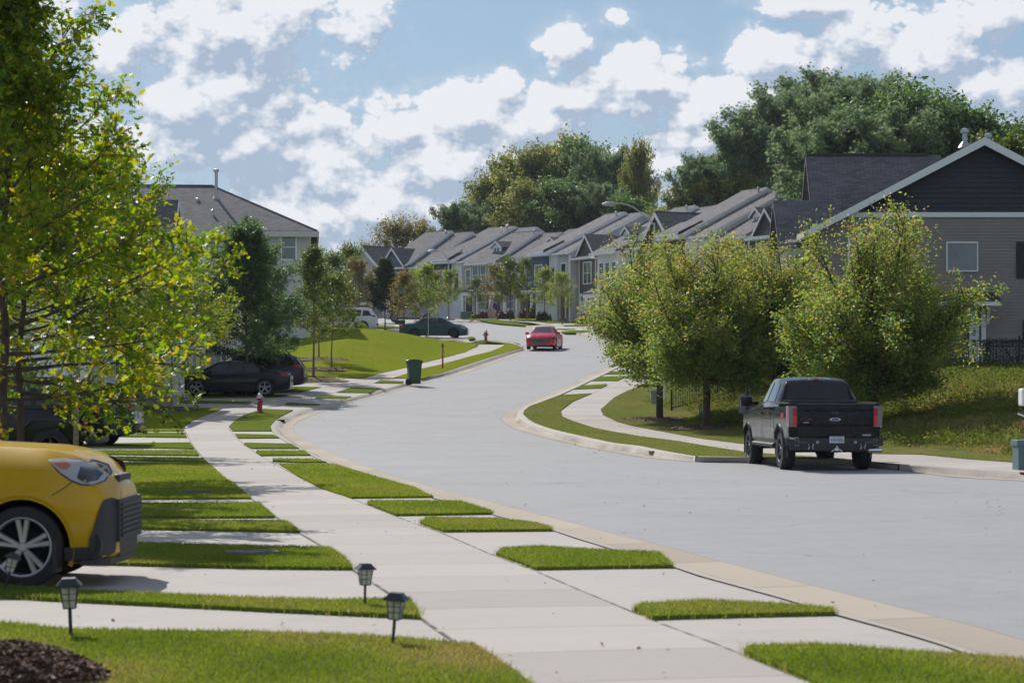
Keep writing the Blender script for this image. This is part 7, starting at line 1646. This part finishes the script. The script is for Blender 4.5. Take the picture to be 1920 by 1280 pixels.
# flags on the far porches
def flag(label, px, py0, Y, ln, ang, s=1.0, dx=1):
    x = AT(px, Y); z = ZT(py0, Y); root = empty('flag', (x, Y, z), R(-25)); tag(root, label, 'flag', 'porch flags')
    a = R(ang); d = Vector((dx*math.cos(a), 0, math.sin(a))); m = MB(); m.tube([(0, 0, 0), d*-ln], .02, 6); m.build('flag_pole', M_WHITE, root)
    # cloth hangs in folds from the pole end
    W_ = MB(); R_ = MB(); B_ = MB(); n = 13; L, Hh = 1.5*s, .95*s
    o = d*-ln*.05
    def pt(u, v): # u down the cloth, v across from the pole
        return o + Vector((-dx*(.20*u*L+.0)+ -d.x*v*Hh*.75, .08*math.sin(u*5+v*6), -u*L*.95 - d.z*v*Hh*.9))
    for i in range(n):
        v0, v1 = i/n, (i+1)/n; mb = R_ if i % 2 == 0 else W_
        us = np.linspace(.36 if i < 7 else 0, 1, 7)
        V = []; F = []
        for u in us: V += [pt(u, v0), pt(u, v1)]
        for j in range(len(us)-1): F.append((2*j, 2*j+1, 2*j+3, 2*j+2))
        mb.add(V, F)
    V = []; F = []
    for u in np.linspace(0, .36, 4): V += [pt(u, 0), pt(u, 7/n)]
    for j in range(3): F.append((2*j, 2*j+1, 2*j+3, 2*j+2))
    B_.add(V, F); W_.build('white_stripes', M_FLW, root, norm=False); R_.build('red_stripes', M_FLR, root, norm=False); B_.build('canton', M_FLB, root, norm=False)
flag('striped flag hanging from an angled pole on the far porch above the burgundy bushes', 934, 571, 232, 1.1, -38, 1.25, 1)
flag('small faded striped flag behind the young trees left of the conical tree', 650, 549, 210, .8, -50, 1.0, 1)

# covers, inlets, litter
def cover(label, px, py, r, name='meter_cover'):
    c = G2(px, py, .03); root = empty(name, (c.x, c.y, c.z+.004)); tag(root, label, 'cover', 'round iron covers in the turf'); m = MB(); m.lathe([(.001, .018), (r*.88, .018), (r*.9, .022), (r, .022), (r, -.03)], 36); m.build('rim', M_IRON, root)
    m = MB()
    for i in range(-5, 6):
        y = i*r*.15; hw = math.sqrt(max(0, (r*.82)**2-y*y)); m.box(-hw, y-r*.025, .018, hw, y+r*.025, .026) if hw > .02 else None
    m.build('grip_pattern', M_IRON, root)
cover('large round iron cover in the turf strip behind the yellow car', 473, 1037, .26); cover('thin round iron cover in the lawn beyond the driveway', 369, 922, .27)
def inlet(label, px, py, w, d, rz, zoff):
    q = G2(px, py, 0); B_, A_ = (bR, aR) if px > 900 else (bL, aL); B_ = resample(B_, 2000)[0]; A_ = resample(A_, 2000)[0]; i = int(np.argmin(((B_-np.array([q.x, q.y]))**2).sum(1))); b = B_[i]; a = A_[int(np.argmin(((A_-b)**2).sum(1)))]
    t = B_[min(i+8, 1999)]-B_[i-8]; c = Vector((b[0]*.72+a[0]*.28, b[1]*.72+a[1]*.28, 0)); rz = math.atan2(t[1], t[0]); nrm = Vector((math.cos(rz), math.sin(rz), 0)).cross(Vector((0, 0, 1)))
    if nrm.dot(Vector((a[0]-b[0], a[1]-b[1], 0))) < 0: rz += math.pi
    root = empty('storm_drain', (c.x, c.y, P(c.y)-.045), rz); tag(root, label, 'storm drain', 'storm drains in the kerb'); m = MB(); m.bbox(-w/2, -.06, .035, w/2, .16, .065, .008); m.build('iron_lip', simple('rust_iron', (.20, .11, .085), .7, .4, var=.3), root)
    m = MB(); m.box(-w/2+.02, -.055, -.06, w/2-.02, .1, .036); m.build('opening', M_DARKW, root)
inlet('storm drain opening in the right kerb below the walk curve', 1200, 846, .60, .34, R(-28), -.02)
inlet('storm drain with rust-red lip in the kerb right of the pickup', 1834, 888, .36, .30, R(-20), -.04)
inlet('storm drain recess at the turn of the left kerb below the hydrant', 540, 786, .62, .30, R(70), -.06)
M_FALL = leafmat('fallen_leaf', [(.12, .06, .03), (.26, .16, .07), (.42, .33, .18), (.5, .44, .32)], .1, .7)
rng = np.random.default_rng(5); PT = []
for _ in range(130): px, py = rng.uniform(0, 1400), rng.uniform(880, 1279); PT.append(G2(px, py, .035))
for _ in range(160): px, py = rng.uniform(1040, 1400), rng.uniform(790, 850); PT.append(G2(px, py, .035))
for _ in range(60): px, py = rng.uniform(230, 700), rng.uniform(690, 930); PT.append(G2(px, py, .035))
for _ in range(60): px, py = rng.uniform(700, 1900), rng.uniform(900, 1200); PT.append(G2(px, py, -.09))
C = np.array([p[:] for p in PT]); n = len(C); N = unit(rng.normal(0, .35, (n, 3))+np.array([0, 0, 1])); sz_ = np.where(C[:, 1] < 30, .032, .05)*rng.uniform(.6, 1.3, n)
V, lo, sz = leaf_mesh(C, N, unit(rng.normal(0, 1, (n, 3))), sz_, T_OAK); raw_mesh('fallen_leaves', V, lo, sz, M_FALL, np.repeat(rng.uniform(0, 1, n), len(T_OAK)))['kind'] = 'stuff'
# ------------------------------------------------------------------ thin summer haze
hm = bpy.data.materials.new('haze'); hm.use_nodes = True; hm.node_tree.nodes.clear(); hn = NT(hm.node_tree)
pv = hn.new('ShaderNodeVolumePrincipled'); pv.inputs['Color'].default_value = (.80, .88, 1, 1); pv.inputs['Density'].default_value = .00010; pv.inputs['Anisotropy'].default_value = .3
ho = hn.new('ShaderNodeOutputMaterial'); hn.l.new(pv.outputs[0], ho.inputs['Volume'])
hb = MB(); hb.box(-950, -80, -2, 950, 2050, 45); hz = hb.build('haze', hm); hz['kind'] = 'stuff'
